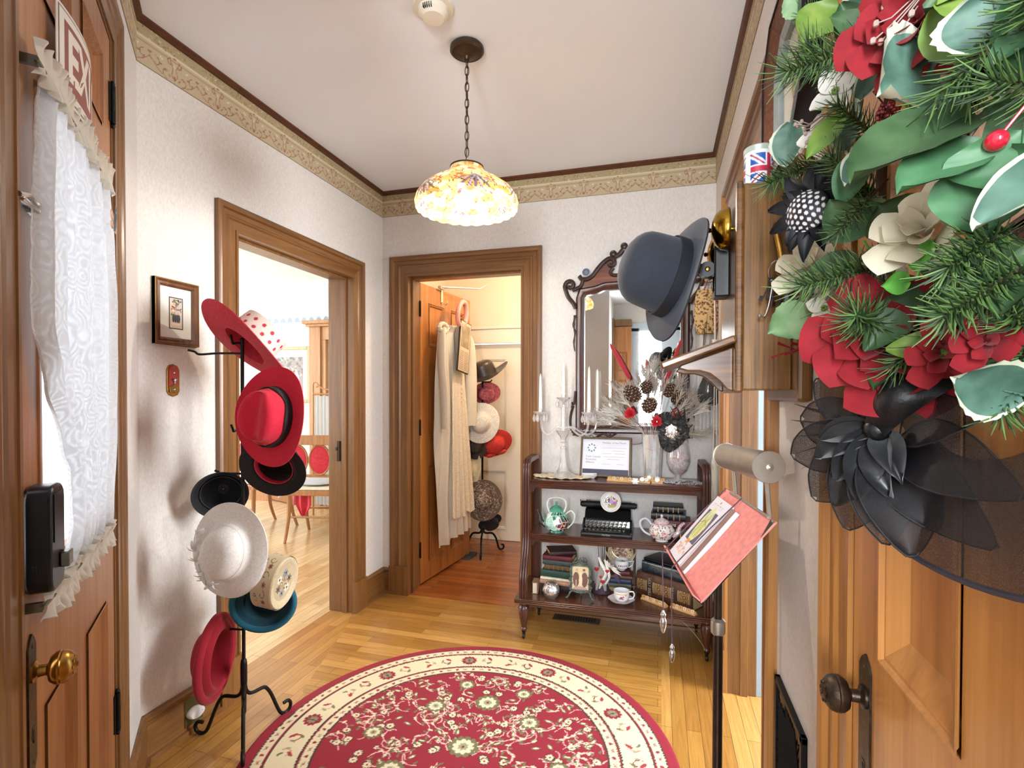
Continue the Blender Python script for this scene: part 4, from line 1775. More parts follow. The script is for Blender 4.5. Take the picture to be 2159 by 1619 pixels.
# small white dish, letter racks with shells
ds = thing('square_dish', 'small white square dish in front of the framed certificate', 'dish', (-.372, 2.855, ZT), R(8))
mb = MB()
vs = []
for s_, z in ((.026, .001), (.044, .020), (.041, .020), (.024, .006)):
    vs += [(-s_, -s_, z), (s_, -s_, z), (s_, s_, z), (-s_, s_, z)]
mb.add(vs, [(k * 4 + i, k * 4 + (i + 1) % 4, k * 4 + 4 + (i + 1) % 4, k * 4 + 4 + i) for k in range(3) for i in range(4)] + [(0, 1, 2, 3), (12, 13, 14, 15)])
mb.build('dish_body', pm('white_china', 'e6e6e6', .2, 0, .01, coat=.5), ds, smooth=0, bevel=.002)
birch = wood('pale_maple', 'b98a52', 'dab07a', 0, .5, 2, .12, 0)
shell = pm('white_shell', 'eceae6', .4, 0, .1, 80)


def tile_rack(label, p0, p1, z, letters, grp, shells=0, th=.016):
    p0, p1 = V((*p0, z)), V((*p1, z))
    L = (p1 - p0).length
    a = math.atan2(p1.y - p0.y, p1.x - p0.x)
    t = thing('tile_rack', label, 'tile rack', p0, a, group=grp)
    mb = MB()
    mb.prism([(0, 0), (.026, 0), (.026, .004), (.012, .020), (.008, .019), (.009, .007), (.002, .009), (0, .006)], 0, L, Matrix(((0, 0, 1, 0), (1, 0, 0, 0), (0, 1, 0, 0), (0, 0, 0, 1))))
    mb.build('rack', birch, t, smooth=0)
    n = len(letters)
    w = min(.0175, L / max(n, 1) * .95)
    for i, chh_ in enumerate(letters):
        Mt = Matrix.Translation((.006 + i * (L - .01) / n + w / 2, .0065, .0065)) @ Matrix.Rotation(R(-22), 4, 'X')
        mb = MB()
        mb.box(-w / 2, -.0035, 0, w / 2, 0, w * 1.05, Mt)
        tb = mb.build('letter_tile', [birch, pm('light_tile', 'd3b58c', .5, 0, .05)][i % 2], t, smooth=0, bevel=.0006)
        mb = text_mb(chh_, w * .75, .00015, Mt @ Matrix.Translation((0, -.0037, w * .52)) @ Matrix.Rotation(PI / 2, 4, 'X'))
        mb.build('letter', pm('black', '0c0c0c'), tb, smooth=0)
    for i in range(shells):
        mb = MB()
        x = L * (.15 + .7 * (i + .5) / shells)
        if i % 2 == 0:
            mb.lathe([(.012, 0), (.012, .004), (.005, .007), (0, .006)], 18, Matrix.Translation((x, .004, .018)) @ Matrix.Rotation(R(60), 4, 'X'))
        else:
            for q in range(6):
                aa = 2 * PI * q / 6
                mb.ball((x + .007 * math.cos(aa), .004, .018 + .007 * math.sin(aa)), .006, (1, .5, .6), 8)
            mb.ball((x, .000, .018), .003, n=6)
        mb.build('shell_ornament', shell, t)
    return t


g_ = 'letter racks on the trolley top'
tile_rack('longest rack of letter tiles on the trolley top', (-.268, 2.782), (-.112, 2.748), ZT, 'TEATIME', g_, 0)
tile_rack('short pale wood rack with a white button flower, next right of the longest rack', (-.104, 2.760), (-.045, 2.752), ZT, '', g_, 2)
tile_rack('short pale wood rack with round white shell in front of the candy jar', (-.036, 2.760), (.018, 2.757), ZT, '', g_, 1)
tile_rack('pale wood rack set behind the two short racks', (-.090, 2.832), (.028, 2.815), ZT, 'TEA', g_, 2)
fl_ = thing('flower_clip', 'white fabric flower at the end of the longest letter rack', 'flower', (-.118, 2.735, ZT + .013))
mb = MB()
for q in range(12):
    aa = 2 * PI * q / 6 + (.5 if q > 5 else 0)
    rr = .013 if q < 6 else .007
    mb.ball((rr * math.cos(aa), -.002 * (q > 5), rr * math.sin(aa)), .008, (1, .35, .5), 8)
mb.build('petals', pm('white_petal', 'e4ebe9', .7, 0, .04), fl_)
mb = MB()
mb.ball((0, -.008, 0), .003, n=8)
mb.build('centre_bead', shell, fl_)

# cut glass vase of pinecones, grasses and roses
va = thing('crystal_vase', 'tall cut crystal vase holding the dried arrangement', 'vase', (-.034, 2.895, ZT))
mb = MB()
mb.lathe([(0, .002), (.040, 0), (.044, .004), (.046, .05), (.052, .16), (.058, .245), (.0595, .248), (.056, .246), (.050, .16), (.043, .05), (.040, .010), (0, .010)], 32, fn=lambda a, j: 1 + .022 * math.cos(a * 16) * (1 if 2 <= j <= 4 else .4))
mb.build('cut_glass_body', cry2, va, smooth=15)
CX, CY, CZ = -.034, 2.895, ZT
r = random.Random(11)
ws = pm('grey_wheat', 'b3aaa0', .8, 0, .2, 60)
ws2 = pm('silver_grass', 'cfcbc4', .6, 0, .1, 60)


def stem_from_vase(tip, n=6, bend=.02):
    b0 = V((CX + r.uniform(-.02, .02), CY + r.uniform(-.02, .02), CZ + .03))
    tp = V(tip)
    nk = V((CX + (tp.x - CX) * .22, CY + (tp.y - CY) * .2, CZ + .24))
    nk.x = max(CX - .042, min(CX + .042, nk.x))
    nk.y = max(CY - .042, min(CY + .042, nk.y))
    return spline([b0, nk, (nk + tp) / 2 + V((r.uniform(-bend, bend), 0, bend * .6)), tp], n)


gr = thing('dried_grass_spray', 'spray of grey bearded wheat fanning out of the crystal vase', 'dried grass', (CX, CY, CZ + .03))
SPK = []
for i in range(64):
    a = R(r.uniform(-80, 80))
    Ln = r.uniform(.30, .44)
    q = V((CX + Ln * math.sin(a) * .72, CY + r.uniform(-.13, .02), CZ + .19 + Ln * math.cos(a) * 1.0))
    pts = stem_from_vase(q)
    mb = MB()
    mb.tube(pts, .0008, 4)
    d = (pts[-1] - pts[-3]).normalized()
    for k in range(30):
        f = k / 30
        b0 = pts[-1] - d * .06 * (1 - f)
        sd = V((r.uniform(-1, 1), r.uniform(-1, 1), r.uniform(-1, 1))) * .55
        mb.tube([b0, b0 + (d + sd).normalized() * r.uniform(.03, .075)], [.0015, .0006], 3)
    mb.tube([pts[-1] - d * .06, pts[-1]], [.003, .001], 5)
    mb.build('wheat_stem', ws if i % 3 else ws2, gr, world=True)
cattail = pm('red_velvet', 'a01c2c', .85, 0, .12, 80, .3, 400, sheen=.4)
for nm, p0, p1 in (('red velvet cattail leaning to the left in the crystal vase', (-.155, 2.84, 1.385), (-.258, 2.83, 1.575)), ('shortest red velvet cattail standing in the middle of the crystal vase', (-.055, 2.86, 1.355), (-.068, 2.86, 1.492)), ('red velvet cattail leaning right towards the telephone shelf', (.020, 2.84, 1.330), (.110, 2.82, 1.590))):
    t = thing('cattail', nm, 'cattail', (CX, CY, CZ + .03), group='red cattails in the crystal vase')
    a, b = V(p0), V(p1)
    mb = MB()
    mb.tube([a, a.lerp(b, .04), a.lerp(b, .5), a.lerp(b, .9), b], [.004, .0105, .0125, .0085, .003], 12)
    mb.build('head', cattail, t, world=True)
    mb = MB()
    mb.tube(stem_from_vase(a), .0016, 6)
    mb.build('stem', pm('red_stem', '9a4038', .6), t, world=True)
cone_d = pm('pinecone_brown', '4e3428', .75, 0, .3, 120)
cone_l = pm('pinecone_tip', 'a3907e', .8, 0, .2, 120)


def pinecone(label, c, ax, s, grp):
    z = V(ax).normalized()
    x = z.orthogonal().normalized()
    M = Matrix((x, z.cross(x), z)).transposed().to_4x4() @ Matrix.Scale(s, 4)
    M.translation = V(c)
    t = thingM('pinecone', label, 'pinecone', Matrix.Translation(c) @ Matrix((x, z.cross(x), z)).transposed().to_4x4(), grp)
    mb = MB()
    mb.ball((0, 0, 0), .6 * s, (1, 1, 1.4), 12)
    n = 70
    for i in range(n):
        f = (i + .5) / n
        ph = i * 2.39996
        zz = -.95 + 1.9 * f
        rr = math.sqrt(max(.02, 1 - zz * zz)) * .62
        up = .2 + 1.0 * f
        Ms = Matrix.Rotation(ph, 4, 'Z') @ Matrix.Translation((rr * s * .7, 0, zz * .85 * s)) @ Matrix.Rotation(-up, 4, 'Y')
        mb.k = 0
        L = .50 * s * (1 - .45 * abs(zz))
        w = .26 * s * (1 - .3 * abs(zz))
        vs = [(0, -w * .3, -.03 * s), (0, w * .3, -.03 * s), (L * .8, w * .55, 0), (L, w * .2, .03 * s), (L, -w * .2, .03 * s), (L * .8, -w * .55, 0)]
        vs += [(p[0], p[1], p[2] + .05 * s) for p in vs]
        mb.add(vs, [(0, 1, 2, 3, 4, 5), (11, 10, 9, 8, 7, 6), (0, 6, 7, 1), (1, 7, 8, 2), (4, 10, 11, 5), (5, 11, 6, 0)], Ms)
        mb.k = 1
        mb.ball((L * .97, 0, .03 * s), .055 * s, (.8, 1.9, .8), 6, Ms)
    mb.build('scales', [cone_d, cone_l], t, smooth=0)


gpc = 'pinecones in the dried arrangement'
pinecone('pinecone at the left of the crystal vase arrangement', (-.139, 2.80, 1.300), (-.5, -.5, .8), .054, gpc)
pinecone('pinecone just below the shortest red cattail', (-.066, 2.82, 1.335), (.1, -.5, 1), .042, gpc)
pinecone('lowest front pinecone, above the two red roses', (-.052, 2.77, 1.240), (.2, -.8, .5), .050, gpc)
pinecone('upper right pinecone beside the telephone shelf', (.052, 2.82, 1.318), (.5, -.5, .7), .044, gpc)
pinecone('dark pinecone at the far right of the arrangement', (.098, 2.84, 1.275), (.8, -.3, .5), .044, gpc)
rosem = pm('red_paper_petal', 'b01522', .6, 0, .15, 80)


def rose(c, ax, s, parent=None, mat=None, n=22, nm='petals', grow=1.0, th=.0004):
    z = V(ax).normalized()
    x = z.orthogonal().normalized()
    M = Matrix((x, z.cross(x), z)).transposed().to_4x4()
    M.translation = V(c)
    mb = MB()
    for i in range(n):
        f = i / (n - 1)
        ph = i * 2.39996
        rad = s * (.10 + .62 * f * grow)
        tilt = 1.45 - 1.05 * f
        w = s * (.32 + .55 * f)
        h = s * (.50 + .16 * f)

        def pf(u, v, rad=rad, tilt=tilt, w=w, h=h, ph=ph, f=f):
            sx = (u - .5) * 2
            wy = w * sx * math.sqrt(max(.05, 1 - (v * 1.0 - .45) ** 2 * 1.9))
            out = rad * .55 + h * v * math.cos(tilt) + (.20 * s * v ** 3)
            up = h * v * math.sin(tilt) - s * .2 * (1 - (1 - sx * sx) * .6) * 0 - .10 * s * sx * sx * (1 if f > .4 else -1)
            cr_ = wy * .9 / max(rad + out, 1e-6)
            ang = ph + cr_ * 1.1
            rr = out + .02 * s
            return (rr * math.cos(ang), rr * math.sin(ang), up)
        mb.sheet(pf, 7, 6, th * 1.0)
    return mb.build(nm, mat or rosem, parent, smooth=60, world=True) if parent is not None else (mb, M)


def rose_at(c, ax, s, parent, mat, n=22, nm='petals', grow=1.0, th=.0004):
    z = V(ax).normalized()
    x = z.orthogonal().normalized()
    M = Matrix((x, z.cross(x), z)).transposed().to_4x4()
    M.translation = V(c)
    mb, _ = rose((0, 0, 0), (0, 0, 1), s, None, mat, n, nm, grow, th)
    mb.v = [M @ p for p in mb.v]
    return mb.build(nm, mat, parent, smooth=60, world=True)


for nm, p in (('small red rose left of the lowest pinecone', (-.150, 2.80, 1.200)), ('red rose below the lowest pinecone', (-.012, 2.77, 1.160)), ('red rose half hidden behind the candy jar finial', (.092, 2.88, 1.195))):
    t = thing('red_rose', nm, 'rose', (CX, CY, CZ + .03), group='red roses in the crystal vase')
    rose_at(p, (-.1, -1, .35), .026, t, rosem)
    mb = MB()
    mb.tube(stem_from_vase(V(p) + V((0, .012, -.008))), .0014, 6)
    mb.build('stem', pm('red_stem', '9a4038'), t, world=True)
# contents of the vase: ribbon and baubles
for nm, p, s, col in (('green glass bauble in the bottom of the crystal vase', (-.056, 2.885, .885), .017, '2f6a3c'), ('gold bauble in the bottom of the crystal vase', (-.018, 2.878, .905), .015, 'b89a5a'), ('dark green bauble in the middle of the crystal vase', (-.030, 2.90, .945), .014, '1f4a30'), ('red bauble in the bottom of the crystal vase', (-.008, 2.905, .868), .013, 'a02c38')):
    mb = MB()
    mb.ball((0, 0, 0), s, n=16)
    mb.tube([(0, 0, s * .9), (0, 0, s * 1.25)], .003, 8)
    o = mb.build('glass_bauble', pm('bauble_' + col, col, .12, .7, 0), None)
    o.location = p
    tag(o, nm, 'bauble', 'baubles in the crystal vase')
mb = MB()
mb.tube([(.044 * math.cos(a), .044 * math.sin(a), .004 * math.sin(a * 5)) for a in [2 * PI * i / 40 for i in range(40)]], .006, 6, True, flat=.4)
o = mb.build('red_ribbon', rosem)
o.location = (CX, CY, 1.005)
tag(o, 'red ribbon curled inside the crystal vase', 'ribbon')

# lidded candy jar
cj = thing('candy_jar', 'footed glass candy jar with a pointed finial, right of the crystal vase', 'jar', (.098, 2.885, ZT))
mb = MB()
mb.lathe([(0, .001), (.040, 0), (.042, .003), (.020, .012), (.012, .022), (.016, .030), (.045, .055), (.060, .095), (.062, .130), (.052, .185), (.048, .200), (.046, .200), (.050, .185), (.059, .130), (.057, .097), (.042, .058), (.010, .036), (0, .034)], 32)
mb.build('jar_body', cry, cj)
mb = MB()
mb.lathe([(.051, .201), (.052, .206), (.046, .222), (.026, .248), (.012, .258), (.009, .266), (.014, .275), (.016, .284), (.010, .292), (.011, .298), (.013, .312), (.008, .330), (.002, .345), (0, .347)], 12)
mb.build('lid', cry2, cj, smooth=15)
r = random.Random(21)
pk = [pm('pink_candy', 'c9556a', .3, 0, .1, coat=.5), pm('pale_candy', 'e6c6c6', .3, 0, .05, coat=.5)]
mb = MB()
cnt = 0
while cnt < 95:
    z = r.uniform(.045, .165)
    rm = .050 if .08 < z < .15 else .034
    a, q = r.random() * 6.28, math.sqrt(r.random()) * rm
    mb.k = cnt % 2
    mb.ball((q * math.cos(a), q * math.sin(a), z), .0078, (1, 1, .8), 7)
    cnt += 1
o = mb.build('wrapped_candy', pk, None)
o.location = (.098, 2.885, ZT)
o['kind'] = 'stuff'
tag(o, 'pink and white candies filling the glass candy jar', 'candy')
# beads piled round the foot of the jar
r = random.Random(9)
mb = MB()
for i in range(230):
    a, q = r.random() * 6.28, .035 + .055 * math.sqrt(r.random())
    mb.ball((.11 + q * 1.15 * math.cos(a) + .01, 2.835 + q * .8 * math.sin(a) - .01, ZT + .003 + r.random() * .010 * (1 - (q - .035) / .06)), .0028 + r.random() * .0015, n=6)
o = mb.build('bead_garland', pm('silver_bead', 'd3d3d6', .18, .8, .1), None)
o['kind'] = 'stuff'
tag(o, 'heap of silver and clear beads round the candy jar foot', 'beads')

# black satin fascinator resting against the jar
bsat = pm('black_satin', '17181b', .34, 0, .2, 40, .2, 100, sheen=.3)
fa = thing('satin_fascinator', 'ruffled black satin fascinator with silver sequin centre leaning on the candy jar', 'fascinator', (.062, 2.790, 1.105), 0)


def ruf(u, v):
    a = 2 * PI * u
    w = .042 * (1 + .22 * math.sin(a * 3 + 1))
    rr = .040 + w * v
    return (rr * math.cos(a) * .95, -.014 - .016 * math.sin(a * 8 + v * 3) * v + .006 * math.cos(a * 13), rr * math.sin(a) * 1.15)


mb = MB()
mb.sheet(ruf, 130, 8, .0008)
mb.build('satin_ruffle', bsat, fa)
mb = MB()
for i in range(7):
    a = 2 * PI * i / 7 + .3
    p0 = V((.045 * math.cos(a), -.018, .052 * math.sin(a)))
    mb.ball(p0, .020, (1.1, .5, .8), 10)
mb.build('satin_puffs', bsat, fa)
mb = MB()
mb.ball((-.005, -.012, .008), .037, (.95, .35, 1.1), 18)
r = random.Random(1)
for i in range(170):
    a, q = r.random() * 6.28, math.sqrt(r.random()) * .036
    mb.ball((-.005 + q * math.cos(a) * .92, -.012 - .013 * math.sqrt(max(0, 1 - (q / .037) ** 2)) - .001, .008 + q * 1.08 * math.sin(a)), .0022, n=5)
mb.build('sequin_centre', pm('silver_sequin', 'd0d0d2', .2, .9, .25, 200), fa)
mb = MB()
for i in range(16):
    a = R(r.uniform(20, 115))
    L = r.uniform(.05, .12)
    p0 = V((.03 * math.cos(a) + .03, -.002, .03 * math.sin(a)))
    p1 = p0 + V((math.cos(a) * L * .5, r.uniform(-.02, .01), math.sin(a) * L))
    mb.tube(spline([p0, (p0 + p1) / 2 + V((.012, 0, 0)), p1], 5), [.004 * math.sin(PI * min(.97, k / 10) + .05) + .0006 for k in range(11)], 5, flat=.3)
mb.build('black_feather', bsat, fa)

# ------------------------------------------------------------ middle shelf
# stained glass kettle
kt = thing('mosaic_teapot', 'green and maroon stained glass teapot with an overhead handle on the middle shelf', 'teapot', (-.542, 2.785, ZM))
c = Canvas(.40, .13, .0022, 'b9d8cd')
r = random.Random(6)
cl_ = ['2f7a5c', '9fd0bf', '1f5c45', 'd7e5df', '5fa98c']
for i in range(9):
    for j in range(4):
        x, y = i * .045 + (j % 2) * .022, .010 + j * .033
        c.ell(x, y, .026, .022, cl_[(i * 3 + j * 2) % 5], .5 * i)
for x0 in (.10, .30):
    for i in range(6):
        a = 2 * PI * i / 6
        c.ell(x0 + .024 * math.cos(a), .055 + .024 * math.sin(a), .019, .010, '5e1c22', a)
    c.ell(x0, .055, .006, .006, 'd3b24c')
for i in range(19):
    x = i * .0223
    c.line([(x, 0), (x + .012, .033), (x - .004, .066), (x + .010, .10), (x, .13)], .0022, 'dfe3e0')
for j in (.0, .033, .066, .10, .128):
    c.line([(0, j), (.1, j + .006), (.2, j), (.3, j + .006), (.4, j)], .0022, 'dfe3e0')
KP = [(.034, .004), (.058, .016), (.070, .042), (.068, .070), (.052, .098), (.038, .112)]


def kprof(v):
    f = v * (len(KP) - 1)
    i = min(int(f), len(KP) - 2)
    t = f - i
    return [KP[i][k] * (1 - t) + KP[i + 1][k] * t for k in (0, 1)]


mb = MB()


def kf(u, v):
    rr, z = kprof(v / .13)
    a = -2 * PI * u / .40 + .8
    return (rr * math.cos(a), rr * math.sin(a), z)


c.mesh(mb, kf)
mb.build('glass_body', vcol('stained_glass', .12, coat=.6), kt, smooth=60)
jade = pm('jade_glass', '4f937a', .15, 0, .25, 30, coat=.6)
pew = pm('pale_enamel', 'd7e2d6', .25, 0, .05)
mb = MB()
mb.lathe([(0, .0), (.038, 0), (.036, .006), (0, .006)], 24)
mb.build('foot', jade, kt)
mb = MB()
mb.lathe([(.041, .112), (.041, .118), (.030, .132), (.014, .142), (.006, .146), (.005, .150), (.009, .156), (.006, .164), (0, .166)], 8)
mb.build('lid', jade, kt, smooth=10)
mb = MB()
mb.tube(spline([(-.060, 0, .030), (-.082, -.004, .052), (-.090, -.006, .085), (-.104, -.010, .118)], 6), [.016 - .0006 * k for k in range(19)], 8)
mb.build('spout', pm('dark_glass', '26332f', .12, 0, .3, 40, coat=.7), kt)
mb = MB()
mb.tube(spline([(-.042, 0, .108), (-.052, 0, .145), (-.040, 0, .178), (0, 0, .188), (.040, 0, .180), (.054, 0, .150), (.042, 0, .110)], 6), .0048, 10)
mb.build('bail_handle', pew, kt)
mb = MB()
mb.tube(spline([(.052, 0, .100), (.080, 0, .118), (.100, 0, .095), (.094, 0, .060), (.070, 0, .030), (.062, 0, .022)], 6), .0042, 10)
mb.build('side_handle', pew, kt)

# typewriter
ty = thing('typewriter', 'black portable typewriter with round keys on the middle shelf', 'typewriter', (-.405, 2.745, ZM), R(1.5))
tb = pm('black_enamel', '121314', .25, .1, 0, coat=.5)
tbr = pm('black_crackle', '1c1d1f', .5, .1, .2, 200, .5, 500)
W_ = .272
mb = MB()
mb.prism([(0, 0), (.235, 0), (.235, .030), (.10, .026), (.0, .016)], 0, W_, Matrix(((0, 0, 1, 0), (1, 0, 0, 0), (0, 1, 0, 0), (0, 0, 0, 1))))
mb.build('base_frame', pm('grey_black_enamel', '2c2e30', .35, .2), ty, smooth=0, bevel=.006)
mb = MB()
mb.prism([(.098, .024), (.235, .024), (.235, .115), (.185, .118), (.150, .112), (.108, .060)], .010, W_ - .010, Matrix(((0, 0, 1, 0), (1, 0, 0, 0), (0, 1, 0, 0), (0, 0, 0, 1))))
mb.build('body_cover', tb, ty, smooth=0, bevel=.006)
mb = MB()
for x in (.004, W_ - .012):
    mb.prism([(0, .012), (.11, .024), (.12, .07), (.105, .062), (.0, .026)], x, x + .008, Matrix(((0, 0, 1, 0), (1, 0, 0, 0), (0, 1, 0, 0), (0, 0, 0, 1))))
    mb.build('side_cheek', tb, ty, smooth=0, bevel=.001)
    mb = MB()
keym, ring = pm('key_black', '19191b', .3, 0, 0), pm('key_ring', 'bdb9a8', .25, .9, 0)
lets = ['234567890-', 'QWERTYUIOP', 'ASDFGHJKL;', 'ZXCVBNM,./']
for row in range(4):
    for i in range(10):
        x, y, z = .028 + i * .0225 + (3 - row) * .004 - .004, .095 - row * .0225, .062 - row * .0105
        mb = MB()
        mb.lathe([(.0085, 0), (.0085, .003), (.0072, .0035), (0, .0035)], 14, Matrix.Translation((x, y, z)))
        mb.lathe([(.002, -.02), (.002, 0)], 5, Matrix.Translation((x, y, z)))
        k_ = mb.build('key', ring if (i + row) % 1 == 0 else keym, ty)
        mb = MB()
        mb.lathe([(.0062, .0036), (.0062, .0040), (0, .0040)], 10, Matrix.Translation((x, y, z)))
        text_mb(lets[row][i], .008, .0001, Matrix.Translation((x, y, z + .0042)), mb)
        mb.build('key_cap', keym, k_, smooth=0)
mb = MB()
mb.box(.05, .006, .019, .215, .018, .031)
mb.build('space_bar', keym, ty, bevel=.004)
mb = text_mb('PATRIA', .013, .0004, Matrix.Translation((W_ / 2, -.0005, .0085)) @ Matrix.Rotation(PI / 2, 4, 'X'))
mb.build('maker_lettering', pm('pale_gold', 'b9b2a0', .4, .5), ty, smooth=0)
mb = MB()
mb.tube([(-.012, .17, .135), (W_ + .012, .17, .135)], .017, 20)
mb.build('platen', tbr, ty)
for x in (-.020, W_ + .006):
    mb = MB()
    mb.lathe([(.009, 0), (.013, .002), (.013, .014), (.009, .016)], 20, Matrix.Translation((x, .17, .135)) @ Matrix.Rotation(PI / 2, 4, 'Y'), fn=lambda a, j: 1 + .04 * math.cos(a * 12))
    mb.build('platen_knob', tb, ty)
mb = MB()
mb.box(.01, .186, .120, W_ - .01, .215, .150).box(.06, .140, .128, .21, .158, .134)
mb.build('carriage', tb, ty, bevel=.003)
mb = MB()
mb.tube([(.0, .155, .140), (-.012, .125, .155), (-.012, .12, .168)], .003, 8).tube([(.02, .15, .148), (.02, .14, .165)], .0025, 6).tube([(.035, .155, .150), (.035, .150, .166)], .002, 6)
mb.build('return_lever', chrome, ty)

# porcelain plate with painted scene leaning on the typewriter


def plate_canvas(R_, seed, cols, ground='efece6', rim='c8d0c8', n=60):
    c = Canvas(2 * R_, 2 * R_, R_ / 34, ground)
    r = random.Random(seed)
    c.ell(R_, R_, R_ * .99, R_ * .99, rim).ell(R_, R_, R_ * .93, R_ * .93, ground)
    for i in range(n):
        a, q = r.random() * 6.28, math.sqrt(r.random()) * R_ * .66
        c.ell(R_ + q * math.cos(a), R_ + q * math.sin(a) * .9, R_ * r.uniform(.05, .15), R_ * r.uniform(.03, .09), r.choice(cols), r.random() * 3)
    return c


def disc_fn(R_, z, dish=.10):
    def f(u, v):
        x, y = u / R_ - 1, v / R_ - 1
        X, Y = x * math.sqrt(max(0, 1 - y * y / 2)), y * math.sqrt(max(0, 1 - x * x / 2))
        q = math.hypot(X, Y)
        return (X * R_, Y * R_, z + dish * R_ * max(0, q - .62) / .38)
    return f


pl = thing('porcelain_plate', 'small round porcelain plate painted with a courting couple, leaning on the typewriter', 'plate', (-.255, 2.872, ZM + .163), 0, R(78))
c = plate_canvas(.055, 3, ['4a6a3c', '8a9a4c', '7a5f9c', 'a8638c', '2f3a5c', 'b88a3c', 'c8a07c', '6f8f5c'])
for x, y, rx, ry, col in ((.045, .062, .006, .014, '27305a'), (.047, .078, .004, .004, 'e0b79a'), (.060, .055, .012, .012, 'b49ac8'), (.062, .070, .004, .004, 'e0b79a'), (.078, .048, .011, .010, 'a8559c'), (.078, .062, .004, .004, 'e0b79a'), (.06, .030, .025, .008, 'a9a04c')):
    c.ell(x, y, rx, ry, col)
mb = MB()
c.mesh(mb, disc_fn(.0545, .0035))
mb.build('painted_face', vcol('glazed_china', .12, coat=.7), pl, smooth=60)
mb = MB()
mb.lathe([(0, 0), (.030, -.001), (.034, .001), (.055, .007), (.056, .0085), (.0545, .0087)], 36, cap=False)
mb.build('plate_back', pm('white_china', 'e6e6e6'), pl)


def book(label, M, w, d, h, cover, pages='d9cbb0', grp=None, raised=0, title=None, tcol='pale_gold', round_=.006, ang=0):
    """spine faces local -y, w along x (spine length), d depth, h thickness"""
    t = thingM('book', label, 'book', M, grp)
    mb = MB()
    c2 = .0028
    pts = [(d, 0), (d, c2), (.004, c2), (.004, h - c2), (d, h - c2), (d, h), (0, h)]
    for k in range(7):
        a = PI / 2 + PI * k / 6
        pts.append((round_ * math.cos(a) * .9, h / 2 + h / 2 * math.sin(a)))
    pts.append((0, 0))
    mb.prism(pts, 0, w, Matrix(((0, 0, 1, 0), (1, 0, 0, 0), (0, 1, 0, 0), (0, 0, 0, 1))))
    mb.build('cover', cover, t, smooth=40)
    mb = MB()
    mb.box(.003, .0045, c2, w - .003, d - .003, h - c2)
    mb.build('page_block', pm('pages_' + pages, pages, .8, 0, .15, 300, stretch=(1, 1, 30)), t, smooth=0)
    for i in range(raised):
        mb = MB()
        x = w * (i + 1) / (raised + 1)
        mb.box(x - .002, -round_ - .0008, .003, x + .002, .001, h - .003)
        mb.build('spine_band', MATS.get('dull_gold') or pm('dull_gold', '9a7f52', .35, .8), t, smooth=0)
    if title:
        mb = text_mb(title, h * .5, .0002, Matrix.Translation((w * .45, -round_ - .0009, h / 2)) @ Matrix.Rotation(PI / 2, 4, 'X'))
        mb.build('spine_lettering', MATS.get(tcol) or pm('pale_gold', 'b9b2a0'), t, smooth=0)
    return t


def bk(c, hexc, **k):
    return pm(c, hexc, k.get('r', .5), 0, .15, 60, .3, 300, coat=k.get('coat', 0))


def BM(x, y, z, a=0):
    return Matrix.Translation((x, y, z)) @ Matrix.Rotation(R(a), 4, 'Z')


gb = 'books stacked at the right of the middle shelf'
z = ZM
book('thick marbled brown leather book at the bottom of the middle shelf stack', BM(-.025, 2.845, z, -3), .17, .12, .048, bk('marbled_leather', '3c352c'), 'a08460', gb, 4)
z += .0485
book('dark red book with ornate pale spine lettering in the middle shelf stack', BM(-.030, 2.842, z, -2), .19, .12, .042, bk('oxblood_cloth', '5e1f26'), 'd9cbb0', gb, 0, 'Fielding', 'white_print')
z += .0425
book('black ribbed book second from the top of the middle shelf stack', BM(-.040, 2.840, z, -4), .175, .115, .036, bk('blue_black_leather', '1b2028', r=.35), '7c3028', gb, 5)
z += .0365
book('black book with red page edges on top of the middle shelf stack', BM(-.030, 2.845, z, 0), .155, .11, .034, bk('black_leather', '15171c', r=.35), '8a3a2c', gb, 5)
book('small red book standing behind the floral teapot spout', BM(.105, 2.852, ZM, 4) , .085, .02, .085, bk('red_cloth', '9a2a33'), 'c9b28c', gb)

# floral teapot
tp = thing('floral_teapot', 'round china teapot covered in a busy floral pattern on the middle shelf', 'teapot', (.015, 2.765, ZM))
c = Canvas(.40, .13, .0024, 'd5d2d2')
r = random.Random(31)
for i in range(330):
    c.ell(r.random() * .4, r.random() * .13, r.uniform(.002, .008), r.uniform(.002, .005), r.choice(['3f5236', '6d7f4c', 'c98a94', 'a84a5c', '4a4a52', 'e6dede', '8f9a54', '77656e', 'd9b8b8']), r.random() * 3)
for i in range(7):
    c.flower(.03 + i * .057, .05 + .02 * (i % 2), .013, 6, 'd79aa4', '8c3044')
c.rect(0, .118, .4, .124, 'b04a5c')
KP2 = [(.028, .006), (.046, .014), (.062, .038), (.064, .058), (.052, .082), (.036, .094)]
mb = MB()


def tf(u, v):
    f = v / .13 * 5
    i = min(int(f), 4)
    t = f - i
    rr = KP2[i][0] * (1 - t) + KP2[i + 1][0] * t
    z = KP2[i][1] * (1 - t) + KP2[i + 1][1] * t
    a = -2 * PI * u / .40
    return (rr * math.cos(a), rr * math.sin(a), z)


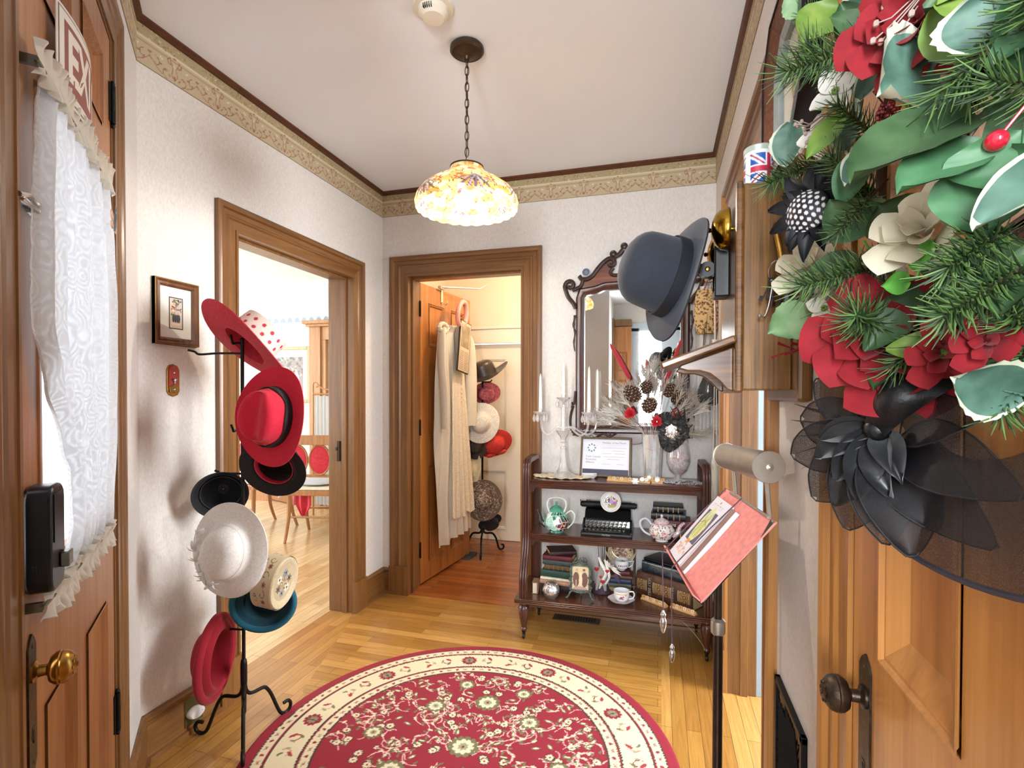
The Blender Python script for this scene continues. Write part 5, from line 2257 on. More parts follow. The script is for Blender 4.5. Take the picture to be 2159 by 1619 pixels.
c.mesh(mb, tf)
mb.build('painted_body', vcol('glazed_china'), tp, smooth=60)
wc = pm('white_china', 'e6e6e6')
mb = MB()
mb.lathe([(0, 0), (.032, 0), (.032, .004), (.027, .008), (0, .008)], 28)
mb.build('foot', wc, tp)
fch = pm('pink_speckled_china', 'c9b4b8', .15, 0, .5, 160, coat=.6)
mb = MB()
mb.lathe([(.038, .094), (.039, .098), (.028, .108), (.010, .116), (.005, .120), (.008, .126), (.006, .134), (0, .137)], 28)
mb.build('lid', fch, tp)
mb = MB()
mb.tube(spline([(.052, 0, .030), (.078, 0, .044), (.088, 0, .075), (.112, -.004, .100)], 6), [.016 - .00055 * k for k in range(19)], 10)
mb.build('spout', fch, tp)
mb = MB()
mb.tube(spline([(-.050, 0, .080), (-.078, 0, .108), (-.104, 0, .098), (-.108, 0, .070), (-.088, 0, .040), (-.056, 0, .024)], 6), .0058, 10)
mb.build('handle', pm('lilac_china', 'c4c2cf', .15, 0, .05, coat=.6), tp)

# ------------------------------------------------------------ bottom shelf
gl_ = 'books stacked at the left of the bottom shelf'
z = ZB
for lab, col, w, d, h, x, y, a, pg in (
        ('dark leather book at the bottom of the left stack', '2a211f', .19, .13, .036, -.622, 2.775, -4, 'b9a680'),
        ('peach covered book near the bottom of the left stack', 'b88a70', .195, .14, .022, -.630, 2.768, -5, 'e2d6bc'),
        ('cream covered thin book in the left stack', 'd9cfb8', .19, .14, .014, -.628, 2.770, -4, 'e2d6bc'),
        ('dark green book in the left stack', '27443a', .18, .13, .036, -.625, 2.780, -5, 'e2d6bc'),
        ('olive brown ribbed book in the left stack', '5c4a2c', .16, .12, .030, -.610, 2.785, -2, 'b9975f'),
        ('grey green book in the left stack', '3a4645', .165, .13, .026, -.618, 2.780, -4, 'cdbb94'),
        ('maroon book second from the top of the left stack', '5c2026', .165, .13, .026, -.618, 2.778, -3, 'c0a478')):
    t = book(lab, BM(x, y, z, a), w, d, h, bk('cloth_' + col, col), pg, gl_, 5 if 'ribbed' in lab else 0)
    z += h + .0005
book('dark brown book set askew on top of the left stack', BM(-.575, 2.765, z, 22), .15, .11, .022, bk('cloth_3a2320', '3a2320'), 'c9ac82', gl_)
book('brown clothbound book lying in front of the left stack', Matrix.Translation((-.628, 2.70, ZB)) @ Matrix.Rotation(R(96), 4, 'Z'), .07, .03, .062, bk('cloth_8a6a4c', '7d5f45'), 'ded2ba', gl_)

# silver lidded ball
sb = thing('silver_trinket_box', 'round embossed silver trinket box at the front left of the bottom shelf', 'trinket box', (-.548, 2.672, ZB))
silv = pm('embossed_silver', 'c9c7c4', .22, .9, .45, 110, .8, 130)
mb = MB()
mb.lathe([(0, .0), (.024, 0), (.026, .004), (.038, .016), (.044, .034), (.0445, .038)], 36, fn=lambda a, j: 1 + .02 * math.cos(a * 14))
mb.build('bowl', silv, sb)
mb = MB()
mb.lathe([(.046, .038), (.046, .042), (.044, .054), (.036, .070), (.022, .082), (.008, .087), (0, .088)], 36, fn=lambda a, j: 1 + .03 * math.cos(a * 12) * (1 if j > 1 else 0))
for i in range(14):
    a = 2 * PI * i / 14
    mb.ball((.030 * math.cos(a), .030 * math.sin(a), .074), .005, n=6)
mb.build('lid', silv, sb)

# ornate verdigris frame with antique couple photograph
of = thing('ornate_photo_frame', 'ornate green metal easel frame holding a sepia photo of a bride and groom', 'picture frame', (-.398, 2.705, ZB), R(2), R(-8))
vg = pm('verdigris_metal', '5b645a', .45, .6, .45, 90, .8, 140)
ser = [(.052 + .006 * math.sin(k * 2.6), .045 + .0165 * k) for k in range(8)]
outl = [(-x, z) for x, z in ser] + [(-.035, .170), (-.015, .178), (0, .186), (.015, .178), (.035, .170)] + [(x, z) for x, z in ser[::-1]] + [(.03, .036), (0, .030), (-.03, .036)]
mb = MB()
mb.prism(outl, -.002, .006, Matrix.Rotation(PI / 2, 4, 'X'))
mb.build('back_plate', vg, of, bevel=.002)
mb = MB()
pts = [V((x, -.008, z)) for x, z in outl]
mb.tube(spline(pts, 4, True), .0042, 8, True)
r = random.Random(5)
for x, z in outl:
    mb.ball((x + r.uniform(-.003, .003), -.010, z), .0062, (1, .7, 1), 8)
for i in range(9):
    mb.ball((-.032 + i * .008, -.010, .178 + .016 * math.sin(PI * i / 8) + r.uniform(0, .006)), .0055, n=7)
mb.build('leaf_border', vg, of)
mb = MB()
for i in range(5):
    mb.tube(spline([(-.03 + i * .015, -.006, .180), (-.034 + i * .017, -.012, .200 + .01 * (i % 2)), (-.026 + i * .012, -.010, .212)], 5), .0022, 6)
mb.build('crest', vg, of)
for s in (-1, 1):
    mb = MB()
    mb.tube(spline([(s * .030, -.006, .042), (s * .050, -.016, .034), (s * .060, -.022, .014), (s * .068, -.028, .005)], 6), [.006] * 8 + [.005] * 8 + [.006] * 3, 8)
    mb.ball((s * .069, -.029, .0055), .0055, (1.3, 1, .9), 8)
    mb.build('foot', vg, of)
mb = MB()
mb.tube([(0, .004, .10), (0, .050, .012)], .003, 6)
mb.build('easel_strut', vg, of)
c = Canvas(.092, .120, .0014, 'd3c199')
for s in (-1, 1):
    c.ell(.046 + s * .024, .054, .018, .038, '6d4a3a')
    c.ell(.046 + s * .020, .098, .0075, .009, 'cdb08c')
    c.ell(.046 + s * .020, .104, .0080, .006, '6b4a38' if s > 0 else 'b9a27c')
c.ell(.048, .050, .010, .028, 'e2d3ae').ell(.048, .084, .006, .007, 'e2d3ae')
c.line([(.022, .02), (.022, .05)], .003, 'e8dcc0')
c.ell(.046, .008, .04, .010, 'b8948a').rect(0, 0, .092, .004, '8a6a5c')
mb = MB()
c.mesh(mb, lambda u, v: (-.043 + u * .93, -.0068, .044 + v))
mb.build('sepia_photo', vcol('printed_photo', .5, coat=.1), of, smooth=0)

# lace heart pouch on a stem
hp = thing('heart_sachet', 'lace and tulle sachet trimmed with red hearts beside the ornate frame', 'sachet', (-.300, 2.835, ZB))
tulle = pm('pale_tulle', 'd8cfc8', .8, 0, .1, 60, alpha=.55)
mb = MB()
mb.lathe([(.030, .002), (.040, .006), (.036, .05), (.026, .10), (.012, .135), (.006, .16)], 24, fn=lambda a, j: 1 + .12 * math.sin(a * 5))
mb.build('tulle_body', tulle, hp)
mb = MB()
mb.lathe([(0, .0), (.052, 0), (.054, .004), (.042, .018), (.036, .045), (0, .045)], 20)
mb.build('plum_base', pm('plum_cloth', '3c2f3a', .7, 0, .3, 60), hp)
lacep = pm('white_lace_trim', 'e6e2da', .8, 0, .25, 150)
mb = MB()
mb.tube(spline([(-.010, -.040, .200), (.006, -.048, .165), (.030, -.052, .125), (.014, -.056, .080), (-.006, -.056, .035)], 6), [.006 + .006 * math.sin(k / 24 * PI) for k in range(25)], 8, flat=.35)
mb.tube(spline([(.020, -.045, .190), (.036, -.050, .150), (.046, -.050, .100), (.026, -.055, .060)], 6), [.005 + .004 * math.sin(k / 18 * PI) for k in range(19)], 8, flat=.35)
mb.build('lace_ribbon', lacep, hp)
for p, s in (((-.022, -.048, .135), .013), ((.036, -.058, .132), .011), ((.012, -.064, .075), .012), ((.002, -.064, .100), .008)):
    mb = MB()
    mb.ball((-s * .4, 0, s * .3), s * .62, (1, .5, 1), 10).ball((s * .4, 0, s * .3), s * .62, (1, .5, 1), 10).lathe([(0, -s), (s * .85, s * .12), (s * .5, s * .5), (0, s * .5)], 10, Matrix.Diagonal((1, .5, 1, 1)))
    mb.v = [q + V(p) for q in mb.v]
    mb.build('heart', rosem, hp)
mb = MB()
for i in range(7):
    a = R(20 + i * 22)
    mb.tube(spline([(.055, -.045, .150), (.055 + .03 * math.cos(a), -.052, .150 + .03 * math.sin(a - 1)), (.055 + .055 * math.cos(a - .4), -.05, .150 + .05 * math.sin(a - 1.2))], 5), [.002, .005, .007, .008, .008, .007, .006, .004, .002, .001, .0006], 6, flat=.2)
mb.build('fabric_petal', pm('ivory_petal', 'd9d4c4', .7), hp)
mb = MB()
mb.prism([(0, 0), (.016, .006), (.030, -.018), (.034, -.048), (.020, -.034), (.006, -.020)], 0, .003, Matrix.Translation((.070, -.050, .118)) @ Matrix.Rotation(PI / 2, 4, 'X'))
mb.build('striped_wing', pm('plum_stripe', '4b3a58', .6, 0, .5, 90), hp)
mb = MB()
for x in (-.012, .004, .012):
    mb.tube([(x, -.01, .14), (x * 1.6, -.012, .285)], .0018, 6)
mb.build('wire_stem', pm('nickel', '77756c'), hp)

# decorated plate on a stand behind the cups
dp = thing('decorated_plate', 'tan and rose patterned plate standing behind the upper teacup', 'plate', (-.205, 2.940, ZB + .215), 0, R(80))
c = plate_canvas(.085, 12, ['7a4a3c', 'b48a5c', '8c5a64', 'd9cdb8', '4a4030', 'a86a5c', 'c9b08c', '5c6a48'], 'b5a283', 'a08a62', 120)
for a in range(0, 360, 20):
    c.flower(.085 + .066 * math.cos(R(a)), .085 + .066 * math.sin(R(a)), .011, 5, 'cdbfa0', '7a4a3c')
mb = MB()
c.mesh(mb, disc_fn(.0842, .004))
mb.build('painted_face', vcol('glazed_china'), dp, smooth=60)
mb = MB()
mb.lathe([(0, 0), (.045, -.001), (.05, .001), (.085, .010), (.086, .012), (.084, .0125)], 40, cap=False)
mb.build('plate_back', wc, dp)
ps = thing('plate_stand', 'dark wooden easel stand holding the tan and rose plate', 'plate stand', (-.205, 2.955, ZB))
mb = MB()
for x in (-.075, .075):
    mb.box(x - .006, -.045, 0, x + .006, -.033, .02).box(x - .006, -.030, .0, x + .006, -.020, .27)
mb.box(-.075, -.045, .008, .075, -.035, .018).box(-.085, -.018, .0, .085, -.008, .012).box(-.081, -.030, .255, .081, -.020, .268)
mb.build('stand_frame', mahz, ps, smooth=0, bevel=.002)

# little stack of books with the upper teacup
gs = 'small books under the upper teacup'
z = ZB
for lab, col, w, h, a in (('tan book at the bottom of the small stack under the upper teacup', '8c7440', .115, .024, 3), ('grey and gold book in the small stack under the upper teacup', '565a50', .118, .022, -1), ('dark blue book in the small stack under the upper teacup', '2c3a58', .115, .024, 2), ('tooled brown book in the small stack under the upper teacup', '5a3a2a', .125, .020, 0), ('plum red book on top of the small stack, right under the upper teacup', '5c2a2e', .085, .022, 4)):
    book(lab, BM(-.260 if w > .1 else -.235, 2.855, z, a), w, .09, h, bk('cloth_' + col, col), 'b9a680', gs)
    z += h + .0004


def teacup(t, wall_fn, sq=False, R0=.036, H=.052, canvas=None, foot=.018):
    P = [(foot, 0), (foot, .003), (foot + .006, .006), (R0 * .93, H * .35), (R0, H * .7), (R0, H), (R0 - .0018, H), (R0 - .002, H * .7), (R0 * .88, H * .38), (foot + .002, .009), (0, .009)]
    mb = MB()
    mb.lathe(P, 40)
    mb.build('bowl', wc, t, smooth=50)
    if canvas:
        mb = MB()
        canvas.mesh(mb, lambda u, v: ((R0 + .0004) * math.cos(-PI / 2 + (u - .03) / R0), (R0 + .0004) * math.sin(-PI / 2 + (u - .03) / R0), H * .30 + v) if v > H * .3 else ((R0 * (.90 + .1 * v / (H * .3)) + .0006) * math.cos(-PI / 2 + (u - .03) / R0), (R0 * (.90 + .1 * v / (H * .3)) + .0006) * math.sin(-PI / 2 + (u - .03) / R0), H * .30 + v))
        mb.build('painted_sprig', vcol('glazed_china'), t, smooth=60)


c = Canvas(.06, .032, .0012, 'e8e8e8')
for i in range(5):
    c.ell(.008 + i * .011, .014, .0032, .0045, ['7c4a7c', '4a3a5c', 'a8506c', '7c4a7c', '4a5c3c'][i]).ell(.010 + i * .011, .021, .002, .0016, 'c98ab0')
uc = thing('teacup', 'white teacup with small purple sprigs standing on the small book stack', 'teacup', (-.196, 2.885, z), R(14), group='white china teacups on the bottom shelf')
teacup(uc, None, canvas=c, R0=.040, H=.055)
mb = MB()
mb.tube([(.038, 0, .045), (.066, 0, .047), (.060, 0, .026), (.044, 0, .014), (.037, 0, .014)], .0032, 8)
mb.build('angular_handle', wc, uc)
sa = thing('saucer', 'scalloped white saucer under the rose patterned teacup', 'saucer', (-.186, 2.712, ZB))
mb = MB()
mb.lathe([(0, .002), (.022, 0), (.024, .002), (.050, .010), (.066, .020), (.067, .0215), (.050, .0125), (.022, .005), (0, .005)], 60, fn=lambda a, j: 1 + (.035 * math.cos(a * 6) if 3 <= j <= 6 else 0))
mb.build('saucer_body', pm('rose_tinted_china', 'ddd2d4', .15, 0, .05, 20, coat=.6), sa, smooth=60)
c = Canvas(.06, .034, .0012, 'e8e8e8')
c.flower(.026, .014, .009, 7, 'b8507c', '8c2c54').flower(.036, .019, .007, 6, 'c8749c', '9c3c64').ell(.018, .010, .006, .003, '6a7c54', .6).ell(.034, .008, .006, .0028, '6a7c54', -.4).rect(0, .030, .06, .0335, 'c9a25c')
c.flower(.050, .026, .004, 5, 'c8843c', 'a86a2c')
lc_ = thing('teacup', 'rose patterned teacup on its saucer at the front of the bottom shelf', 'teacup', (-.184, 2.712, ZB + .005), R(8), group='white china teacups on the bottom shelf')
teacup(lc_, None, canvas=c, R0=.040, H=.060)
mb = MB()
mb.tube(spline([(.038, 0, .052), (.058, 0, .054), (.065, 0, .038), (.056, 0, .020), (.037, 0, .016)], 6), .0036, 8)
mb.build('curved_handle', wc, lc_)

# big tooled leather bible with a shrink-wrapped book on top
A_ = -32.4
MBi = BM(-.112, 2.866, ZB, A_)
bbk = pm('tooled_brown_leather', '4d3020', .42, 0, .3, 60, .5, 200)
c = Canvas(.327, .120, .002, '4a2e20')
gold = 'a8895a'
for x0, x1, kind in ((.012, .058, 0), (.064, .112, 1), (.118, .165, 0), (.171, .200, 0), (.206, .256, 2), (.262, .315, 0)):
    c.rect(x0, .004, x1, .116, '7a5c38' if kind == 0 else '33201a')
    c.line([(x0, .004), (x1, .004), (x1, .116), (x0, .116), (x0, .004)], .002, gold)
    if kind == 0:
        r = random.Random(int(x0 * 1000))
        for i in range(60):
            c.ell(r.uniform(x0 + .003, x1 - .003), r.uniform(.008, .112), .003, .0018, r.choice(['4a3420', 'a88a58', '93754a']), r.random() * 3)
        xm = (x0 + x1) / 2
        for y in (.035, .06, .085):
            c.ell(xm, y, .009, .009, '3a2418').ell(xm, y, .004, .006, gold)
    else:
        c.line([(x0 + .004, .010), (x1 - .004, .010), (x1 - .004, .110), (x0 + .004, .110), (x0 + .004, .010)], .0016, 'd3c3a0')
    c.rect(x1 + .001, 0, x1 + .0055, .12, '5f3f2a')
bi = book('very large tooled brown leather bible lying at the right of the bottom shelf', MBi, .327, .20, .125, bbk, 'b39a6c', None, 0, round_=.014)
mb = MB()


def spf(u, v):
    z = v / .120
    a = PI / 2 + PI * z
    return (u, -.0132 * math.cos(PI * (z - .5)) - .0012, .0025 + v)


c.mesh(mb, spf)
mb.build('tooled_spine', vcol('tooled_leather', .4, .2), bi)
mb = MB()
text_mb('HOLY BIBLE', .021, .0003, Matrix.Translation((.088, -.0158, .0625)) @ Matrix.Rotation(PI / 2, 4, 'X') @ Matrix.Rotation(-PI / 2, 4, 'Z') @ Matrix.Diagonal((.86, 1.2, 1, 1)), mb)
text_mb('THE FAMILY', .014, .0003, Matrix.Translation((.224, -.0158, .0625)) @ Matrix.Rotation(PI / 2, 4, 'X') @ Matrix.Rotation(-PI / 2, 4, 'Z'), mb)
mb.build('spine_lettering', pm('pale_gold', 'b9b2a0'), bi, smooth=0)
book('dark blue book in crinkled clear wrap on top of the large bible', BM(-.085, 2.875, ZB + .1255, A_ - 1), .27, .17, .055, pm('wrapped_blue_cover', '25333f', .12, 0, .5, 70, 1, 60, coat=1), '8c8c80', None, 0)
book('black thin book lying on the wrapped blue book', BM(-.075, 2.89, ZB + .181, A_ - 1), .24, .15, .012, bk('black_leather', '15171c'), '8c8c80', None, 0)
tile_rack('pale rack of letter tiles at the left foot of the large bible', (-.090, 2.786), (.034, 2.700), ZB, 'WELCOME', 'letter racks in front of the bible')
tile_rack('pale rack of letter tiles at the right foot of the large bible', (.056, 2.715), (.170, 2.640), ZB, 'GUESTS', 'letter racks in front of the bible')
mb = MB()
mb.tube(spline([(.09, 2.66, .19), (.12, 2.63, .188), (.17, 2.60, .15), (.205, 2.58, .11), (.21, 2.58, .095)], 6), .0012, 6)
tag(mb.build('loose_wire', pm('tan_wire', '8c7a5c', .5), None), 'thin tan wire drooping below the right end of the bottom shelf', 'wire')
# floor register
rg = thing('floor_register', 'brown metal floor register under the trolley', 'floor register', (-.455, 2.952, 0))
mb = MB()
mb.box(-.135, -.045, 0, .135, .045, .005)
mb.build('register_plate', pm('register_bronze', '4a3c30', .4, .5), rg, bevel=.002)
for i in range(15):
    mb = MB()
    mb.box(-.112 + i * .0152, -.028, .0045, -.104 + i * .0152, .028, .0056)
    mb.build('slot', pm('black', '0c0c0c'), rg, smooth=0)

# ============================================================ pendant, detector, rug
PLX, PLY = -.707, 1.84
bz = pm('lamp_bronze', '4a3a2c', .4, .7, .2, 50)
pd = thing('pendant_lamp', 'stained glass pendant lamp hanging on a bronze chain', 'pendant lamp', (PLX, PLY, ZC))
mb = MB()
mb.lathe([(0, -.001), (.060, -.001), (.064, -.006), (.064, -.018), (.056, -.024), (.050, -.024), (.030, -.034), (.014, -.040), (.010, -.050), (.0, -.052)], 40, fn=lambda a, j: 1 + (.03 * math.cos(a * 24) if j == 6 else 0))
mb.build('ceiling_canopy', bz, pd)
for i in range(12):
    z = -.060 - i * .0305
    mb = MB()
    ln = []
    for k in range(16):
        a = 2 * PI * k / 16
        x, y = .0075 * math.cos(a), .019 * math.sin(a)
        ln.append((x, 0, z + y) if i % 2 else (0, x, z + y))
    mb.tube(ln, .0019, 6, True)
    mb.build('chain_link', bz, pd)
mb = MB()
mb.tube([(.003 * math.sin(k * .9), .003 * math.cos(k * .9), -.05 - k * .02) for k in range(20)], .0016, 6)
mb.build('lamp_cord', bz, pd)
SHP = [(.062, 2.160), (.066, 2.138), (.082, 2.120), (.105, 2.104), (.140, 2.078), (.170, 2.050), (.190, 2.018), (.196, 1.992), (.192, 1.968)]
SHP = [(a, 2.160 - (2.160 - z) * .80) for a, z in SHP]
Wd, Hd = 2 * PI * .15, .26
c = Canvas(Wd, Hd, .0032, 'd9b577')
r = random.Random(12)
for i in range(20):
    for j in range(9):
        c.ell((i + .5 * (j % 2)) * Wd / 20, j * .030 + .008, .026, .017, r.choice(['d8b87c', 'c49a58', 'd9c48e', 'b98444', 'dfcba0']), 0)
for k in range(6):
    x = (k + .5) * Wd / 6
    for s in (-1, 1):
        c.scroll(x + s * .022, .130, .024, PI / 2, .8, .009, 'c9843c', -s)
        c.scroll(x + s * .022, .130, .028, PI / 2, .8, .003, '3a2a1c', -s)
        c.scroll(x + s * .026, .045, .024, -PI / 2, .8, .008, 'd9954a', s)
        c.scroll(x + s * .026, .045, .028, -PI / 2, .8, .003, '3a2a1c', s)
    x2 = k * Wd / 6
    c.flower(x2 % Wd, .165, .030, 7, 'a8323c', 'c95a4c').flower(x2 % Wd, .165, .016, 6, 'c9505c', 'd98c5c')
    c.flower((x2 + .045) % Wd, .075, .018, 6, 'a85a3c', 'd9b05c').flower((x2 - .045) % Wd, .075, .018, 6, 'a85a3c', 'd9b05c')
    for q in range(7):
        a = R(-150 + q * 20)
        c.line([(x2, .090), (x2 + .055 * math.cos(a), .090 + .075 * math.sin(a))], .007, '5c5058' if q % 2 else '8c8088')
        c.line([(x2 + .003, .090), (x2 + .055 * math.cos(a) + .005, .090 + .075 * math.sin(a))], .002, '2a2220')
for i in range(60):
    for j in range(9):
        c.line([((i % 30) * Wd / 30 + .01 * (j % 2), j * .030), ((i % 30) * Wd / 30 + .016 - .01 * (j % 2), j * .030 + .03)], .0018, '4a3624')
for j in (.0, .225, .257):
    c.line([(0, j), (Wd, j)], .004, '3a2a1c')


def shf(u, v):
    f = (1 - v / Hd) * (len(SHP) - 1)
    i = min(int(f), len(SHP) - 2)
    t = f - i
    rr = SHP[i][0] * (1 - t) + SHP[i + 1][0] * t
    z = SHP[i][1] * (1 - t) + SHP[i + 1][1] * t
    a = -2 * PI * u / Wd
    lob = (v < .06) * (1 - v / .06)
    z -= .006 * abs(math.sin(a * 12)) * lob
    return (rr * math.cos(a), rr * math.sin(a), z - ZC)


mb = MB()
c.mesh(mb, shf)
sh = mb.build('glass_shade', vcol('leaded_glass', .25, coat=.3, thin=.13), pd, smooth=60)
mb = MB()
mb.lathe([(.0, -.445), (.050, -.446), (.064, -.452), (.064, -.458), (.058, -.455), (0, -.452)], 32)
mb.build('shade_cap', bz, pd)
mb = MB()
mb.lathe([(.016, -.452), (.018, -.50), (.014, -.535), (0, -.535)], 16)
mb.build('lamp_socket', bz, pd)
mb = MB()
mb.ball((0, 0, -.570), .028, (1, 1, 1.2), 20)
mb.build('bulb', pm('lit_bulb', 'fff2d8', .5, 0, 0, emit='ffe9c4', es=12), pd)
point('pendant_bulb', (PLX, PLY, ZC - .610), 17, .028, (1, .91, .79))

sm = thing('smoke_detector', 'round ivory smoke detector on the ceiling', 'smoke detector', (-.744, 1.62, ZC))
iv = pm('ivory_plastic', 'e6dfcd', .45, 0, .01)
mb = MB()
mb.lathe([(0, -.0005), (.068, -.0005), (.070, -.004), (.066, -.010), (.050, -.012)], 44, cap=False)
mb.build('mounting_base', iv, sm)
mb = MB()
mb.lathe([(.052, -.010), (.050, -.026), (.044, -.032), (.036, -.040), (0, -.042)], 40)
mb.build('sensor_head', iv, sm)
for k in range(5):
    mb = MB()
    mb.box(-.0013, -.005, -.007, .0013, .004, .007, Matrix.Rotation(R(-75 + (k - 2) * 8 - 15), 4, 'Z') @ Matrix.Translation((0, .0, 0)) @ Matrix.Translation((.0475, 0, -.026)) @ Matrix.Rotation(PI / 2, 4, 'Z'))
    mb.build('vent_slot', pm('black', '0c0c0c'), sm, smooth=0)

# round rug
RX, RY, RR = -.687, 1.728, .775
c = Canvas(1.56, 1.56, .0030, '8a1c2c')
r = random.Random(44)
o_ = .78
PC, OL, CR, DK, GN = 'd8a9a0', '6c6a48', 'd6c9a6', '3a3026', '8f9272'
# field motifs with mirrored symmetry
for i in range(230):
    a, q = r.random() * PI, math.sqrt(r.random()) * .50
    x, y = abs(q * math.sin(a)), q * math.cos(a)
    t_ = r.random()
    a0, ln = r.random() * 6.28, r.uniform(.03, .07)
    for s in (1, -1):
        X = o_ + s * x
        if t_ < .42:
            c.scroll(X, o_ + y, ln, a0 if s > 0 else PI - a0, .42, .0042, PC, s)
            for k in range(3):
                b_ = a0 + k * .9
                c.ell(X + s * ln * .8 * math.cos(b_), o_ + y + ln * .8 * math.sin(b_), .011, .0045, CR if k % 2 else OL, s * b_ * 1.3)
        elif t_ < .62:
            c.flower(X, o_ + y, .019, 8, DK, DK, a0).flower(X, o_ + y, .015, 8, CR, '9c3040', a0)
        elif t_ < .85:
            c.ell(X, o_ + y, .017, .0075, OL, s * a0).ell(X, o_ + y, .011, .004, CR, s * a0)
        else:
            c.line([(X, o_ + y), (X + s * .02, o_ + y + .03), (X + s * .05, o_ + y + .035)], .004, PC)
            c.flower(X + s * .05, o_ + y + .035, .010, 5, CR, OL)
for (x, y, s_) in ((0, .30, .052), (0, .02, .055), (.20, -.16, .048), (.20, .22, .040), (.36, 0, .036), (0, -.3, .05), (.13, .40, .034)):
    for s in ((1, -1) if x else (1,)):
        X = o_ + s * x
        c.flower(X, o_ + y, s_, 12, OL, DK).flower(X, o_ + y, s_ * .72, 10, CR, '9c3040').flower(X, o_ + y, s_ * .36, 8, GN, '8a1c2c')
D_ = np.hypot(c.X - o_, c.Y - o_)
for lo, hi, col in ((.525, .533, DK), (.533, .566, CR), (.566, .572, '8a1c2c'), (.572, .578, DK), (.578, .682, CR), (.682, .688, DK), (.688, .694, '8a1c2c'), (.694, .728, CR), (.728, .733, DK), (.733, .80, '8c1a2c')):
    c.a[(D_ >= lo) & (D_ < hi)] = lin(col)
for n_, rad, k_ in ((92, .5495, 0), (118, .711, 0)):
    for i in range(n_):
        a = 2 * PI * i / n_
        x, y = o_ + rad * math.cos(a), o_ + rad * math.sin(a)
        if i % 2:
            c.ell(x, y, .0075, .0075, '9c2f3c').ell(x, y, .003, .003, DK)
        else:
            c.ell(x, y, .013, .0035, GN, a + 1.1).ell(x, y, .010, .003, 'a8555a', a + 2.2)
for i in range(40):
    a = 2 * PI * i / 40
    x, y = o_ + .630 * math.cos(a), o_ + .630 * math.sin(a)
    if i % 4 == 0:
        c.flower(x, y, .036, 11, '8a1c2c', DK, a).flower(x, y, .022, 8, '7f8264', '8a1c2c', a)
        c.line([(x + .03 * math.cos(a), y + .03 * math.sin(a)), (x - .04 * math.cos(a), y - .04 * math.sin(a))], .003, DK)
    else:
        s = 1 if i % 2 else -1
        c.scroll(x, y, .030, a + s, .5, .005, '8a1c2c' if i % 4 == 1 else 'b98a6c', s)
        c.ell(x + s * .016 * math.cos(a), y + s * .016 * math.sin(a), .017, .007, '9c2f3c', a + .8 * s)
        c.ell(x - s * .020 * math.cos(a), y - s * .020 * math.sin(a), .013, .0055, OL, a - .8 * s)
        c.ell(x - s * .032 * math.sin(a), y + s * .032 * math.cos(a), .010, .0045, GN, a)
rug = thing('round_rug', 'round red and cream floral bordered rug on the strip floor', 'rug', (RX, RY, 0))
nu, nv = 1150, 196
mb = MB()
ang = np.linspace(0, 2 * np.pi, nu, endpoint=False)
rads = np.linspace(.0, RR - .001, nv)
A2, R2_ = np.meshgrid(ang, rads)
ix = np.clip(((o_ + R2_ * np.cos(A2)) / .0030).astype(int), 0, c.nx - 1)
iy = np.clip(((o_ + R2_ * np.sin(A2)) / .0030).astype(int), 0, c.ny - 1)
cols = c.a[iy, ix].reshape(-1, 3)
me = bpy.data.meshes.new('woven_pile')
zz = .0085 - .004 * np.clip((R2_ - (RR - .012)) / .012, 0, 1) ** 2
co = np.stack([R2_ * np.cos(A2), R2_ * np.sin(A2), zz], -1).reshape(-1, 3)
base_ring = np.stack([RR * np.cos(ang), RR * np.sin(ang), np.full(nu, .0008)], -1)
co = np.vstack([co, base_ring])
cols = np.vstack([cols, np.tile(lin('7a1a2e'), (nu, 1))])
J, I = np.meshgrid(np.arange(nv), np.arange(nu), indexing='ij')
q0 = J * nu + I
q1 = J * nu + (I + 1) % nu
F = np.stack([q0, q1, q1 + nu, q0 + nu], -1).reshape(-1, 4)
me.vertices.add(len(co))
me.vertices.foreach_set('co', co.ravel())
me.loops.add(F.size)
me.loops.foreach_set('vertex_index', F.ravel().astype(np.int32))
me.polygons.add(len(F))
me.polygons.foreach_set('loop_start', np.arange(0, F.size, 4, dtype=np.int32))
me.update(calc_edges=True)
me.validate()
ca_ = me.color_attributes.new('Col', 'FLOAT_COLOR', 'POINT')
arr = np.ones((len(co), 4), dtype=np.float32)
arr[:, :3] = cols
ca_.data.foreach_set('color', arr.ravel())
me.materials.append(vcol('rug_wool', .95, .6, bs=700))
ro = bpy.data.objects.new('woven_pile', me)
S.collection.objects.link(ro)
ro.parent = rug

# ============================================================ mirror on the back wall
mi = thing('carved_mirror', 'tall carved dark mahogany mirror above the trolley', 'mirror', (-.155, 3.005, 1.05))
frm = wood('crotch_mahogany', '3a1710', '7a3f28', 0, .22, .5, .2, .5)
crv = pm('dark_carving', '33201a', .38, 0, .3, 60, coat=.2)
MX = -.155
half = [(-.42, 1.124), (-.42, 1.855), (-.405, 1.872), (-.36, 1.880), (-.335, 1.884), (-.318, 1.892), (-.30, 1.897), (-.236, 1.899)]
inner = [(x, z) for x, z in half] + [(2 * MX - x, z) for x, z in half[::-1]]
outer = [(-.470, 1.075), (-.470, 1.86), (-.452, 1.915), (-.37, 1.925), (-.345, 1.930), (-.32, 1.940), (-.30, 1.944), (-.236, 1.946)]
outer = outer + [(2 * MX - x, z) for x, z in outer[::-1]]
mb = MB()
k = len(inner)
vs = []
for (ix_, iz_), (ox, oz) in zip(inner, outer):
    for f, y in ((0, 3.0), (0, 2.975), (.25, 2.968), (.45, 2.975), (.75, 2.972), (1, 2.985), (1, 3.008)):
        vs.append((ix_ + (ox - ix_) * f, y, iz_ + (oz - iz_) * f))
for i in range(k):
    i2 = (i + 1) % k
    for j in range(6):
        mb.f.append((i * 7 + j, i2 * 7 + j, i2 * 7 + j + 1, i * 7 + j + 1))
        mb.mi.append(0)
mb.v = [V(p) for p in vs]
mb.build('moulded_frame', mahz, mi, world=True, smooth=50)
